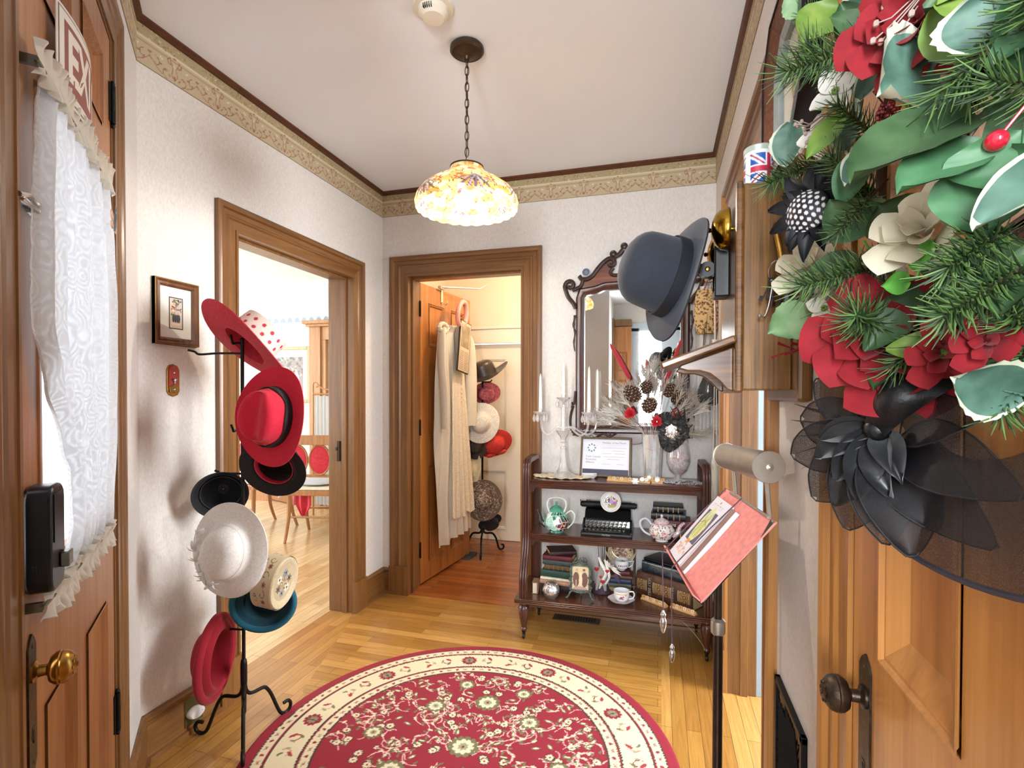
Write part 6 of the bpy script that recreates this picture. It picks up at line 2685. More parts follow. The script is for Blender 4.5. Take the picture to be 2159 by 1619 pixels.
gm = pm('mirror_silver', 'e9e9e6', .015, 1, 0)
mb = MB()
mb.prism([(x, z) for x, z in inner], -2.996, -2.999, Matrix.Rotation(PI / 2, 4, 'X'))
mb.build('mirror_glass', gm, mi, world=True, smooth=0)
cr_ = [(-.470, 1.90), (-.452, 1.905), (-.430, 1.960), (-.445, 1.985), (-.42, 1.972), (-.385, 1.975), (-.350, 2.015), (-.318, 2.050), (-.280, 2.070), (-.250, 2.068), (-.240, 2.045), (-.262, 2.030), (-.268, 2.000), (-.245, 1.982), (-.210, 1.985), (-.175, 2.02), (-.155, 2.06)]
cr_ = cr_ + [(2 * MX - x, z) for x, z in cr_[::-1][1:]]
mb = MB()
mb.prism(cr_ + [(MX, 1.93)], -2.984, -3.004, Matrix.Rotation(PI / 2, 4, 'X'))
mb.build('crest_panel', frm, mi, world=True, smooth=0, bevel=.003)


def curl(pts, rad, nm='scroll'):
    for s in (0, 1):
        mb = MB()
        P = [V(((2 * MX - x) if s else x, 2.978, z)) for x, z in pts]
        mb.tube(spline(P, 6), rad, 8, flat=1)
        mb.build(nm, crv, mi, world=True)


def spir(x, z, r0, a0, a1, n=12, r1=.3):
    return [(x + r0 * (1 - (1 - r1) * i / n) * math.cos(R(a0 + (a1 - a0) * i / n)), z + r0 * (1 - (1 - r1) * i / n) * math.sin(R(a0 + (a1 - a0) * i / n))) for i in range(n + 1)]


curl([(-.470, 1.80), (-.485, 1.83), (-.515, 1.87), (-.533, 1.92)] + spir(-.503, 1.935, .029, 170, -170), .0125)
curl([(-.430, 1.960), (-.440, 1.93), (-.462, 1.915), (-.490, 1.905)], .011)
curl([(-.45, 1.985), (-.435, 1.968), (-.405, 1.966), (-.375, 1.982), (-.345, 2.020), (-.315, 2.052)] + spir(-.270, 2.048, .030, 130, -150), .0125)
curl([(-.255, 2.02), (-.272, 1.998), (-.262, 1.982), (-.235, 1.978), (-.20, 1.985)], .010)
for p in ((-.257, 2.101), (-.196, 2.140)):
    mb = MB()
    mb.ball((0, 0, 0), .021, (1, .6, 1), 14)
    for k in range(3):
        mb.tube([(.012 * math.cos(a + k), -.013, .012 * math.sin(a + k)) for a in [0, .5, 1.0, 1.5]], .003, 6)
    mb.v = [q + V((p[0], 2.985, p[1])) for q in mb.v]
    mb.build('finial_bud', crv, mi, world=True)
mb = MB()
mb.tube(spline([V((-.250, 2.988, 2.085)), V((-.225, 2.985, 2.095)), V((-.200, 2.985, 2.120)), V((-.185, 2.988, 2.10)), V((-.16, 2.99, 2.04))], 6), .014, 8)
mb.tube(spline([V((-.06, 2.988, 2.085)), V((-.09, 2.985, 2.10)), V((-.13, 2.985, 2.11)), V((-.155, 2.99, 2.04))], 6), .011, 8)
mb.build('finial_stem', crv, mi, world=True)
curl([(-.474, 1.76), (-.482, 1.70), (-.474, 1.66), (-.480, 1.60), (-.474, 1.55)], [.007, .008, .006, .005, .006, .008, .007, .006, .004, .005, .006, .007, .006, .005, .004, .004, .005, .006, .005, .004, .004, .004, .004, .003, .003], 'side_drop')
curl([(-.470, 1.32)] + spir(-.486, 1.235, .016, 60, 300) + [(-.495, 1.19), (-.50, 1.14), (-.49, 1.09), (-.45, 1.06)], .0075, 'bottom_scroll')
bp = [(-.47, 1.10), (-.49, 1.06), (-.43, 1.055), (-.37, 1.075), (-.31, 1.05), (-.25, 1.04), (-.20, 1.02), (-.155, 1.015)]
bp = bp + [(2 * MX - x, z) for x, z in bp[::-1][1:]]
mb = MB()
mb.prism(bp, -2.982, -3.004, Matrix.Rotation(PI / 2, 4, 'X'))
mb.build('bottom_apron', frm, mi, world=True, smooth=0, bevel=.003)
curl(spir(-.40, 1.085, .03, 180, -60) + [(-.36, 1.05), (-.31, 1.075), (-.27, 1.06), (-.23, 1.085)], .006, 'apron_scroll')
curl(spir(-.26, 1.075, .022, 0, 260), .005, 'apron_scroll')

dv_ = thing('round_sensor', 'small round blue grey sensor with a white rim above the mirror corner', 'sensor', (-.413, 3.010, 2.010), 0, R(90))
mb = MB()
mb.lathe([(0, 0), (.024, 0), (.026, .003), (.026, .012), (.0235, .015), (.022, .014)], 32, cap=False)
mb.build('rim', pm('white_plastic', 'e9e9e9', .4, 0, 0), dv_)
mb = MB()
mb.lathe([(.0225, .012), (.0222, .0145), (0, .0150)], 32)
mb.build('face', pm('slate_plastic', '4c5a6c', .4, 0, 0), dv_)
mb = MB()
mb.tube([(.006 * math.cos(a), .0075 * math.sin(a), .0155) for a in [2 * PI * i / 4 for i in range(4)]], .0006, 6, True).ball((0, .018, .015), .001, n=6)
mb.build('logo_outline', pm('white_plastic', 'e9e9e9'), dv_)

# ============================================================ left wall: small print, brass plate, baseboard socket
pf = thingM('framed_print', 'small brown framed print of a group of figures on the left wall', 'picture', Matrix(((0, 0, 1, XL + .0005), (1, 0, 0, 1.415), (0, 1, 0, 1.481), (0, 0, 0, 1))))
FWd, FHt = .182, .240
mb = MB()
pr = [(0, 0), (.0, .016), (.006, .019), (.012, .014), (.020, .015), (.027, .008), (.027, 0)]
vs = []
for a, h in pr:
    vs += [(a, a, h), (FWd - a, a, h), (FWd - a, FHt - a, h), (a, FHt - a, h)]
mb.add(vs, [(j * 4 + q, j * 4 + (q + 1) % 4, j * 4 + 4 + (q + 1) % 4, j * 4 + 4 + q) for j in range(len(pr) - 1) for q in range(4)])
mb.build('moulded_frame', wood('walnut_frame', '4a2a16', '8a5a34', 1, .3, 2, .2, .4), pf, smooth=20)
ring_frame(FWd, FHt, .004, .0165, 'gold_outer_edge', pm('dull_gold', '9a7f52', .35, .8), pf, .001)
mb = MB()
mb.box(.02, .02, .001, FWd - .02, FHt - .02, .006)
mb.build('mat_board', pm('mat_board', 'dfe0d8', .6, 0, .01, coat=.3), pf, smooth=0)
c = Canvas(.058, .118, .0011, 'c9bba8')
c.line([(0, 0), (.058, 0), (.058, .118), (0, .118), (0, 0)], .007, '22242a')
r = random.Random(17)
for i in range(80):
    c.ell(r.uniform(.01, .048), r.uniform(.045, .108), r.uniform(.002, .006), r.uniform(.002, .005), r.choice(['4a6a3c', '8a7a4c', 'b8533c', 'd9cdb8', '2f3440', 'c9a06c', '6c5a7c', 'a9b4b0']), r.random() * 3)
for x in (.018, .026, .034, .041):
    c.ell(x, .040, .005, .016, '2f3440').ell(x, .060, .0032, .004, 'c9a58c')
c.rect(.010, .014, .048, .024, 'd9c9b8')
mb = MB()
c.mesh(mb, lambda u, v: (.062 + u, .060 + v, .0065))
mb.build('print', vcol('printed_photo'), pf, smooth=0)

bpn = thingM('wall_plate', 'small brass edged red plate with a thumb knob on the left wall', 'wall plate', Matrix(((0, 0, 1, XL + .0005), (1, 0, 0, 1.495), (0, 1, 0, 1.350), (0, 0, 0, 1))))
oc = [(-.026, -.040), (-.018, -.055), (0, -.061), (.018, -.055), (.026, -.040), (.026, .040), (.018, .055), (0, .061), (-.018, .055), (-.026, .040)]
mb = MB()
mb.prism(oc, 0, .005)
mb.build('brass_backplate', brass, bpn, smooth=0, bevel=.002)
mb = MB()
mb.prism([(x * .78, z * .84 + .004) for x, z in oc], .005, .007)
mb.build('red_plate', pm('red_enamel', 'a8403c', .35, 0, .15, 100), bpn, smooth=0)
mb = MB()
mb.prism([(-.018, -.044), (.018, -.044), (.020, -.020), (0, -.014), (-.020, -.024)], .007, .0095)
mb.build('brass_lip', brass, bpn, smooth=0, bevel=.001)
mb = MB()
mb.ball((0, 0, .012), .006, n=10).ball((0, .004, .015), .004, (2.2, .9, 1), 10).tube([(0, -.012, .012), (0, .004, .014)], .003, 8)
mb.ball((0, .028, .008), .004, n=8).ball((0, -.034, .010), .004, n=8)
mb.build('turn_key', chrome, bpn)

ou = thing('plug_in_night_light', 'oval white plug-in light on the dark socket plate in the left baseboard', 'night light', (XL + .0215, 1.555, .075))
mb = MB()
mb.lathe([(.024, .0), (.026, .006), (.026, .020), (.023, .026), (.010, .028), (0, .028)], 32, Matrix.Rotation(PI / 2, 4, 'Y') @ Matrix.Diagonal((.80, 1.28, 1, 1)))
mb.build('light_body', pm('white_plastic', 'e9e9e9'), ou)
mb = MB()
mb.ball((.028, .016, .003), .0018, (.5, 1, 1), 8)
mb.build('indicator', chrome, ou)
mb = MB()
mb.M = LWM
mb.box(1.520, .019, .028, 1.600, .0212, .132)
o = mb.build('socket_plate', pm('olive_brass', '5c5230', .45, .4), None, bevel=.001)
tag(o, 'olive brass socket plate let into the left baseboard', 'socket plate')

# ============================================================ wall telephone on the right wall and what hangs about it
oakp = wood('golden_oak_phone', '5e3d18', '94672c', 2, .3, .9, .3, .3)
oakd = wood('golden_oak_shelf', '543516', '8a5a2a', 0, .3, .9, .35, .3)
ph = thing('wall_telephone', 'antique oak wall telephone with brass bells and a slanted writing shelf', 'telephone', (XR, 1.27, 1.30))
mb = MB()
mb.box(.262, 1.132, 1.285, XR - .0005, 1.440, 1.80)
mb.build('backboard', oakp, ph, world=True, smooth=0, bevel=.008)
mb = MB()
mb.box(.168, 1.18, 1.310, .262, 1.405, 1.745)
mb.build('box', oakp, ph, world=True, smooth=0, bevel=.003)
mb = MB()
mb.box(.152, 1.168, 1.304, .168, 1.417, 1.748)
mb.build('front_door', oakd, ph, world=True, smooth=0, bevel=.005)
for y, z_ in ((1.236, 1.668), (1.335, 1.640)):
    mb = MB()
    Mb = Matrix.Translation((.152, y, z_)) @ Matrix.Rotation(-PI / 2, 4, 'Y')
    mb.lathe([(.006, 0), (.006, .010), (.046, .006), (.047, .010), (.044, .022), (.034, .034), (.018, .041), (.004, .043), (.006, .046), (.004, .050), (0, .051)], 32, Mb)
    mb.build('bell', pm('polished_brass', 'a8842c', .16, 1, .15, 20), ph, world=True)
mb = MB()
mb.box(.120, 1.262, 1.525, .152, 1.318, 1.655)
mb.box(.128, 1.270, 1.535, .120, 1.310, 1.645)
o = mb.build('transmitter_mount', pm('black_japan', '131313', .35, .2, 0), ph, world=True, smooth=0, bevel=.003)
mb = MB()
mb.lathe([(.004, -.012), (.018, -.012), (.018, .012), (.004, .012)], 24, Matrix.Translation((.106, 1.29, 1.592)) @ Matrix.Rotation(PI / 2, 4, 'X'))
mb.tube([(.12, 1.29, 1.575), (.106, 1.29, 1.592)], .010, 10)
mb.tube([(.104, 1.29, 1.592), (.07, 1.29, 1.603), (.020, 1.29, 1.618)], [.011, .013, .019], 14)
mb.build('transmitter_arm', pm('black_japan', '131313'), ph, world=True)
mb = MB()
mb.lathe([(0, -.0135), (.006, -.0135), (.006, -.012)], 12, Matrix.Translation((.106, 1.29, 1.592)) @ Matrix.Rotation(-PI / 2, 4, 'X') @ Matrix.Scale(-1, 4, (0, 0, 1)))
mb.ball((.106, 1.2765, 1.592), .006, (1, .3, 1), 12)
mb.build('pivot_screw', brass, ph, world=True)
sl = V((-.150, 0, -.056))
mb = MB()
ms = frame((.153, 1.160, 1.418), sl, (0, 1, 0))
mb.box(0, 0, -.008, sl.length, .265, .008, ms)
mb.build('writing_shelf', oakd, ph, world=True, smooth=0, bevel=.004)
bk_ = [(.153, 1.404), (.045, 1.366), (.040, 1.358), (.060, 1.352), (.085, 1.352), (.105, 1.346), (.125, 1.330), (.140, 1.312), (.153, 1.306)]
for y in (1.20, 1.385):
    mb = MB()
    mb.prism(bk_, -y - .012, -y, Matrix.Rotation(PI / 2, 4, 'X'))
    mb.build('shelf_bracket', oakd, ph, world=True, smooth=0, bevel=.003)
hk = MB()
hk.tube(spline([V((.232, 1.18, 1.640)), V((.228, 1.162, 1.642)), V((.226, 1.150, 1.625)), V((.232, 1.148, 1.590)), V((.236, 1.150, 1.562)), V((.237, 1.160, 1.556)), V((.237, 1.166, 1.568))], 6), .0055, 10)
hk.ball((.230, 1.158, 1.645), .010, n=12)
hk.build('receiver_hook', brass, ph, world=True)
ky = thing('key_ring', 'steel ring crowded with old keys on the telephone hook', 'keys', (.232, 1.150, 1.560))
stl = pm('old_steel', '5a5c60', .35, .9, .3, 60)
mb = MB()
mb.tube([(.020 * math.cos(a), .004 * math.sin(a * 2), -.010 + .022 * math.sin(a)) for a in [2 * PI * i / 28 for i in range(28)]], .0015, 6, True)
mb.build('ring', chrome, ky)
r = random.Random(3)
for i in range(13):
    x = -.018 + i * .003
    L = r.uniform(.034, .058)
    tilt = r.uniform(-.35, .35) + x * 8
    Mk = Matrix.Translation((x, r.uniform(-.012, .006), -.026)) @ Matrix.Rotation(-tilt, 4, 'Y') @ Matrix.Rotation(r.uniform(0, 3), 4, 'Z')
    mb = MB()
    mb.tube([(.0055 * math.cos(a), 0, -.004 + .0055 * math.sin(a)) for a in [2 * PI * k / 12 for k in range(12)]], .0015, 5, True, Mk)
    mb.tube([(0, 0, -.009), (0, 0, -L)], .0014, 6, False, Mk)
    mb.box(0, -.0008, -L, .007, .0008, -L + .010, Mk)
    mb.build('key', stl, ky)
mb = MB()
mb.tube(spline([V((-.012, 0, -.03)), V((-.018, 0, -.07)), V((-.026, 0, -.098)), V((-.034, 0, -.100))], 5), .0016, 6)
mb.ball((-.036, 0, -.099), .004, n=8)
mb.build('long_key', chrome, ky)

# bowler hat on the transmitter
greyf = felt('blue_grey_felt', '2b303b', sheen=.15)
h = hat('dark blue grey bowler hat hung over the telephone mouthpiece', (.034, 1.29, 1.576), axis(-.93, .27, -.16), axis(.27, .93, 0), .085, .136, .052, greyf, 1.10, dz=lambda a: .010 - .022 * math.cos(a) ** 2, taper=.93, topr=.85, th=.004, name='bowler_hat', inner=pm('dark_lining', '222329', .8))
band(h, .0855, 1.10, .003, .032, pm('dark_grosgrain', '1b1e24', .55, 0, .1), r1=.0850)
# tin with a flag print
c = Canvas(2 * PI * .029, .080, .0016, 'dfe8e4')
wd_ = 2 * PI * .029
for x0 in (.055, .146):
    b0, b1 = x0 - .040, x0 + .036
    c.rect(b0, .004, b1, .072, '2f5aa8')
    xm, ym = (b0 + b1) / 2, .036
    for (xa, ya), (xb, yb_) in (((b0, .004), (b1, .070)), ((b0, .070), (b1, .004))):
        c.line([(xa, ya), (xb, yb_)], .012, 'eef0f4').line([(xa, ya), (xb, yb_)], .004, 'a8405c')
    c.rect(xm - .008, .004, xm + .008, .072, 'eef0f4').rect(b0, ym - .010, b1, ym + .010, 'eef0f4')
    c.rect(xm - .005, .004, xm + .005, .072, 'c0334f').rect(b0, ym - .006, b1, ym + .006, 'c0334f')
tn = thing('flag_tin', 'small round tin with a union flag standing on top of the telephone box', 'tin', (.204, 1.228, 1.7455))
mb = MB()
c.mesh(mb, lambda u, v: (.029 * math.cos(u / .029 + .35), .029 * math.sin(u / .029 + .35), .0015 + v * .94))
mb.build('printed_side', vcol('tin_print', .3, coat=.3), tn, smooth=60)
tm_ = pm('pale_tin', 'c9d4cc', .3, .4, .05)
mb = MB()
mb.lathe([(0, 0), (.0287, 0), (.0287, .076), (0, .076)], 32)
mb.build('tin_body', tm_, tn)
mb = MB()
mb.lathe([(.0287, .076), (.0305, .076), (.0305, .086), (.029, .088), (0, .088)], 32)
mb.build('lid', tm_, tn)

# octagonal frame above the telephone
OM = Matrix(((0, 0, -1, XR - .0005), (-1, 0, 0, 0), (0, 1, 0, 0), (0, 0, 0, 1)))
of_ = thingM('octagonal_frame', 'black and copper octagonal shadow box frame high on the right wall', 'picture frame', OM @ Matrix.Translation((-1.24, 1.985, 0)))


def octa(a, b, k):
    return [(-a, -b + k), (-a + k, -b), (a - k, -b), (a, -b + k), (a, b - k), (a - k, b), (-a + k, b), (-a, b - k)]


def octring(a0, b0, k0, a1, b1, k1, h0, h1, nm, mt):
    mb = MB()
    A_, B_ = octa(a0, b0, k0), octa(a1, b1, k1)
    vs = [(x, y, 0) for x, y in A_] + [(x, y, h0) for x, y in A_] + [(x, y, h1) for x, y in B_] + [(x, y, 0) for x, y in B_]
    fs = []
    for i in range(8):
        j = (i + 1) % 8
        for q in range(3):
            fs.append((q * 8 + i, q * 8 + j, q * 8 + 8 + j, q * 8 + 8 + i))
    mb.add(vs, fs)
    mb.build(nm, mt, of_, smooth=0)


octring(.190, .188, .085, .176, .174, .080, .046, .048, 'outer_edge', pm('black_lacquer', '121318', .22, .1, 0, coat=.5))
octring(.176, .174, .080, .140, .138, .066, .044, .028, 'copper_band', pm('mottled_copper', '6e4430', .4, .5, .4, 120))
octring(.140, .138, .066, .120, .118, .058, .028, .022, 'grey_slip', pm('grey_paint', '8d9694', .4))
mb = MB()
mb.prism(octa(.123, .121, .058), .001, .010)
mb.build('mount', pm('cream_mount', 'd9d6c8', .5, 0, .02, coat=.4), of_, smooth=0)
mb = MB()
mb.ball((0, 0, .010), .05, (.8, 1, .06), 16)
mb.build('oval_picture', pm('faded_print', 'b08f7c', .5, 0, .4, 30), of_)

# grille low on the right wall
gr_ = thing('wall_grille', 'black cast iron floor level air grille on the right wall', 'grille', (XR, 1.28, 0))
mb = MB()
mb.M = RWM
for a, b, c2, d in ((1.150, .02, 1.165, .608), (1.385, .02, 1.400, .608), (1.150, .593, 1.400, .608), (1.150, .02, 1.400, .035)):
    mb.box(a, 0, b, c2, .012, d)
mb.build('rim', blackiron, gr_, world=True, smooth=0, bevel=.002)
mb = MB()
mb.M = RWM
mb.box(1.165, .0005, .035, 1.385, .003, .593)
mb.build('backing', pm('brown_paint', '7d6040', .6), gr_, world=True, smooth=0)
mb = MB()
for i in range(-22, 12):
    for s in (1, -1):
        y0, z0 = (1.180, .05 + (i if s > 0 else i + 11) * .026 * 1)
        pts = []
        for k in range(12):
            y = 1.180 + .190 * k / 11
            z = .05 + i * .026 + .31 + s * (y - 1.275) * 1.6
            if .045 < z < .585:
                pts.append((XR - .006 - .002 * s, y, z))
        if len(pts) > 1:
            mb.tube(pts, .003, 5)
mb.build('lattice', blackiron, gr_, world=True)

# brass light switch seen through the right doorway
sw = thing('rocker_switch', 'brass light switch plate on the pale blue edge just inside the right doorway', 'light switch', (.426, 2.4045, .985), 0, R(90))
mb = MB()
mb.box(-.016, -.05, 0, .016, .05, .003)
mb.build('plate', brass, sw, bevel=.001)
mb = MB()
mb.box(-.006, -.012, .003, .006, .012, .010)
mb.build('toggle', blackiron, sw, bevel=.002)

# things hanging from the corner hooks
hr = thing('hook_rail', 'narrow wooden hook rail in the corner right of the mirror', 'hook rail', (XR, 2.75, 1.90))
mb = MB()
mb.box(XR - .016, 2.56, 1.885, XR - .0005, 2.98, 1.925)
mb.build('rail', pinez, hr, world=True, smooth=0, bevel=.003)
for y in (2.60, 2.74, 2.86, 2.94):
    mb = MB()
    mb.tube(spline([V((XR - .016, y, 1.905)), V((XR - .04, y, 1.900)), V((XR - .055, y, 1.905)), V((XR - .058, y, 1.92))], 5), .003, 8)
    mb.build('hook', brass, hr, world=True)
c = Canvas(.42, .28, .0028, 'cbaa78')
r = random.Random(77)
for i in range(480):
    x, y, a = r.random() * .42, r.random() * .28, r.random() * 6.28
    for k in range(3):
        c.ell(x + .0045 * math.cos(a + k * 2.1), y + .0045 * math.sin(a + k * 2.1), .0032, .0022, '241a12', a + k * 2.1 + 1.5)
    c.ell(x, y, .0032, .0032, '8a6238')
lp = thing('leopard_muff', 'leopard print fur muff hanging right of the mirror', 'muff', (.236, 2.88, 1.62))
mb = MB()


def muff(u, v):
    a = -2 * PI * u / .42
    z = v / .28 * .23
    e = .062 * (1 - .25 * abs(v / .14 - 1) ** 3)
    n_ = .003 * noise.noise(V((u * 90, v * 90, 0)))
    return ((e + n_) * math.cos(a), (e * .62 + n_) * math.sin(a), z)


c.mesh(mb, muff)
mb.build('fur_sleeve', vcol('leopard_fur', .95, 1, bs=350), lp, smooth=60)
mb = MB()
for z, q in ((0, 1), (.23, -1)):
    mb.lathe([(.046, z), (.040, z + q * .012), (.02, z + q * .02), (0, z + q * .02)], 20, Matrix.Diagonal((1, .62, 1, 1)), cap=False)
mb.build('end_lining', pm('tan_fur', 'a88658', .9, 0, .3, 90, .8), lp)
mb = MB()
mb.tube(spline([V((.03, 0, .22)), V((.045, 0, .27)), V((.012, 0, .285)), V((-.02, 0, .22))], 6), .002, 6)
mb.build('loop', pm('red_stem', '9a4038'), lp)
pc_ = thing('lettered_pouch', 'small white drawstring pouch with pink writing hanging under the leopard muff', 'pouch', (.268, 2.80, 1.50))
mb = MB()
mb.lathe([(0, -.02), (.026, -.018), (.034, .0), (.030, .035), (.012, .062), (.008, .068), (.014, .080), (.0, .078)], 22, Matrix.Diagonal((1, .6, 1, 1)), fn=lambda a, j: 1 + .06 * math.cos(a * 7))
mb.build('bag', pm('white_cotton', 'e8e2de', .8, 0, .04), pc_)
mb = MB()
for k in range(3):
    mb.tube([(-.016 + i * .004, -.0215 - .001 * (1 - abs(i - 4) / 4), .004 + k * .010 + .002 * math.sin(i * 2.4)) for i in range(9)], .0011, 5)
mb.build('pink_writing', pm('pink_thread', 'd0546c', .6, 0, 0), pc_)
mb = MB()
mb.tube(spline([V((0, 0, .065)), V((.006, 0, .15)), V((.0, .02, .40))], 6), .0012, 6)
mb.build('drawstring', pm('pink_thread', 'd0546c'), pc_)
bt = thing('hanging_bottle', 'small green and white glass bottle hanging beside the lettered pouch', 'bottle', (.225, 2.83, 1.50))
mb = MB()
mb.lathe([(0, -.02), (.013, -.02), (.014, .035), (.008, .045), (.008, .055), (0, .056)], 18)
mb.build('glass', pm('green_floral_glass', '8fae9c', .2, 0, .5, 160, coat=.5), bt)
mb = MB()
mb.tube(spline([V((0, 0, .055)), V((.01, .01, .2)), V((.01, .03, .40))], 6), .001, 6)
mb.build('cord', blkf, bt)
bpz = thing('beaded_purse', 'black beaded evening purse hanging above the white lace cloth', 'purse', (.250, 2.84, 1.245))
jet = pm('black_jet_beads', '0e0e10', .2, 0, .5, 260, 1, 400, coat=.5)
mb = MB()
mb.sheet(lambda u, v: ((u - .5) * 2 * .060 * (.55 + .45 * math.sin(PI * min(1, .18 + v * .95))) * (1 if v > .12 else .55 + v * 3.7), -.012 * math.sin(PI * u) * math.sin(PI * v * .9 + .1), v * .165), 24, 22, .006)
mb.build('beaded_body', jet, bpz)
mb = MB()
mb.tube([(0, 0, .002), (0, 0, -.012)], .001, 5).ball((0, 0, -.018), .007, n=8)
mb.build('bead_drop', jet, bpz)
mb = MB()
mb.tube(spline([V((-.045, 0, .155)), V((-.02, .01, .45)), V((.0, .02, .66)), V((.02, .01, .45)), V((.045, 0, .155))], 8), .0016, 6)
mb.build('cord_handle', jet, bpz)
lcx = thing('lace_cloth', 'white lace edged cloth hanging behind the beaded purse', 'cloth', (.262, 2.93, 1.10))
mb = MB()
mb.sheet(lambda u, v: ((u - .5) * (.150 - .05 * v) - .006, .012 * math.sin(u * 24) * (1 - v * .5), v * .78 - .012 * abs(math.sin(u * 28)) * (v < .05)), 60, 24, .0008)
mb.build('lace_fabric', pm('white_eyelet', 'eceae8', .8, 0, .12, 130, .6, 260, thin=.3), lcx)
wb = thing('white_wristlet', 'small cream handbag with long strap hanging near the floor stand lamp', 'handbag', (.278, 2.80, .70))
mb = MB()
mb.sheet(lambda u, v: ((u - .5) * .046 * math.sin(PI * min(.99, .12 + v * .8)) ** .6 - .006, -.022 * math.sin(PI * u) * (1 - v * .4), v * .29), 14, 18, .003)
mb.build('bag_body', pm('cream_satin', 'd9d3c4', .4, 0, .04, coat=.2), wb)
mb = MB()
mb.box(-.036, -.014, .02, -.018, -.012, .16)
mb.build('tassel', pm('cream_satin', 'd9d3c4'), wb, bevel=.001)
mb = MB()
mb.tube(spline([V((-.014, 0, .27)), V((-.010, 0, .7)), V((-.016, -.02, 1.19))], 8), .0020, 6)
mb.tube(spline([V((.004, 0, .27)), V((-.002, 0, .7)), V((-.016, -.02, 1.19))], 8), .0020, 6)
mb.build('strap', pm('cream_satin', 'd9d3c4'), wb)

# ============================================================ music stand
steel = pm('brushed_nickel', 'b8b1a6', .40, .95, .08, 40)
darks = pm('dark_bronze_tube', '4b423c', .28, .9, .1, 40)
Cn = V((.135, 1.394, .938))
aa, bb = -1.415, .886
e1 = V((math.cos(aa), math.sin(aa), 0))
tt = V((-math.sin(aa), math.cos(aa), 0))
nn2 = e1.cross(tt)
e2 = tt * math.cos(bb) + nn2 * math.sin(bb)
if e2.z < 0:
    e2 = -e2
nd = e1.cross(e2)
if nd.dot(V((0, 0, 1.3)) - Cn) < 0:
    nd = -nd
MSD = Matrix((e1, e2, nd)).transposed().to_4x4()
MSD.translation = Cn
st = thing('music_stand', 'tall bronze music stand with a brushed metal lamp beside the right doorway', 'music stand', (.150, 1.43, 0))
mb = MB()
mb.tube([(0, 0, .025), (0, 0, .70)], .0125, 16)
mb.build('lower_tube', darks, st)
mb = MB()
mb.lathe([(.0125, .675), (.018, .680), (.019, .695), (.018, .712), (.012, .718)], 20)
mb.build('clamp_collar', steel, st)
mb = MB()
mb.tube([(0, 0, .70), (0, 0, .90)], .0098, 16)
mb.build('upper_tube', darks, st)
mb = MB()
mb.lathe([(0, .0), (.13, 0), (.135, .004), (.12, .012), (.04, .020), (.016, .034), (.0125, .045)], 40)
mb.build('base', darks, st)
mb = MB()
mb.box(-.185, -.118, -.010, .185, .118, -.006, MSD).box(-.185, -.124, -.012, .185, -.118, .016, MSD).box(-.03, -.05, -.03, .03, .03, -.010, MSD)
mb.build('desk_plate', darks, st, world=True, smooth=0, bevel=.001)
topc = Cn + e2 * .118
mb = MB()
mb.tube([topc - e1 * .12, topc + e1 * .16], .004, 10)
for s in (-.10, .145):
    q = topc + e1 * s
    mb.tube([q - nd * .01, q + V((0, 0, .09))], .0055, 10)
mb.build('lamp_bracket', steel, st, world=True)
la = V((.181, 1.555, 1.128))
lb_ = V((.233, 1.250, 1.140))
lx = (lb_ - la).normalized()
ML = frame(la, lx, (0, 0, 1))
mb = MB()
n = 26
L_ = (lb_ - la).length
prof = []
for i in range(n + 1):
    a = R(-35 + 250 * i / n)
    prof.append((.034 * math.cos(a), .034 * math.sin(a)))
inn = [(p[0] * .95, p[1] * .95) for p in prof[::-1]]
pp = prof + inn
k = len(pp)
vs = [(0, p[0], p[1]) for p in pp] + [(L_, p[0], p[1]) for p in pp]
mb.add(vs, [(j, (j + 1) % k, k + (j + 1) % k, k + j) for j in range(k)], ML)
mb.build('lamp_shade', steel, st, world=True, smooth=40)
for x in (-.002, L_):
    mb = MB()
    mb.lathe([(0, 0), (.0355, 0), (.0365, .0015), (.0355, .003), (.006, .0035), (.008, .010), (0, .012)], 36, ML @ Matrix.Translation((x, 0, 0)) @ Matrix.Rotation(PI / 2, 4, 'Y'))
    mb.build('shade_end', steel, st, world=True)
mb = MB()
mb.tube([(.012 * math.cos(a) * 1.2, .0, .012 * math.sin(a)) for a in [2 * PI * i / 6 for i in range(6)]], .0012, 6, True, ML @ Matrix.Translation((.10, 0, 0)) @ Matrix.Rotation(R(25), 4, 'X') @ Matrix.Translation((0, -.0345, 0)))
mb.build('maker_badge', chrome, st, world=True)
mb = MB()
for i in range(14):
    mb.ball((la + lx * .07 + V((0, 0, -.034 - i * .0042)))[:], .0017, n=6)
mb.build('pull_chain', steel, st, world=True)
# red folder and the booklets on the desk
pinkf = pm('coral_red_cloth', 'ec938c', .75, 0, .12, 70, .25, 300)
fo = thingM('coral_folder', 'open coral red folder lying on the music stand desk', 'folder', MSD)
mb = MB()
mb.sheet(lambda u, v: ((u - .5) * .374, (v - .5) * .241 + .004 * math.sin(u * 6), .003 - .010 * abs(u - .48) * 2 + .006 * (1 - v)), 20, 8, .003)
mb.build('cover', pinkf, fo)
mb = MB()
mb.box(-.187, -.1215, .0, .187, -.118, .022)
mb.build('lower_lip', pinkf, fo, bevel=.001)
c = Canvas(.135, .205, .0022, 'e6e3ea')
c.rect(.028, .060, .112, .165, '5c5a7a')
c.ell(.070, .118, .030, .058, 'e2dc98').ell(.070, .150, .022, .016, 'd9dfae').ell(.070, .105, .020, .040, 'd3d98a')
for x in (.052, .062, .078, .088):
    c.line([(x, .078), (x * .7 + .021, .12), (x, .158)], .0022, '4a4c3c')
c.ell(.070, .060, .010, .008, 'd98f3c').line([(.045, .120), (.070, .132), (.095, .120)], .002, '3a3a4a')
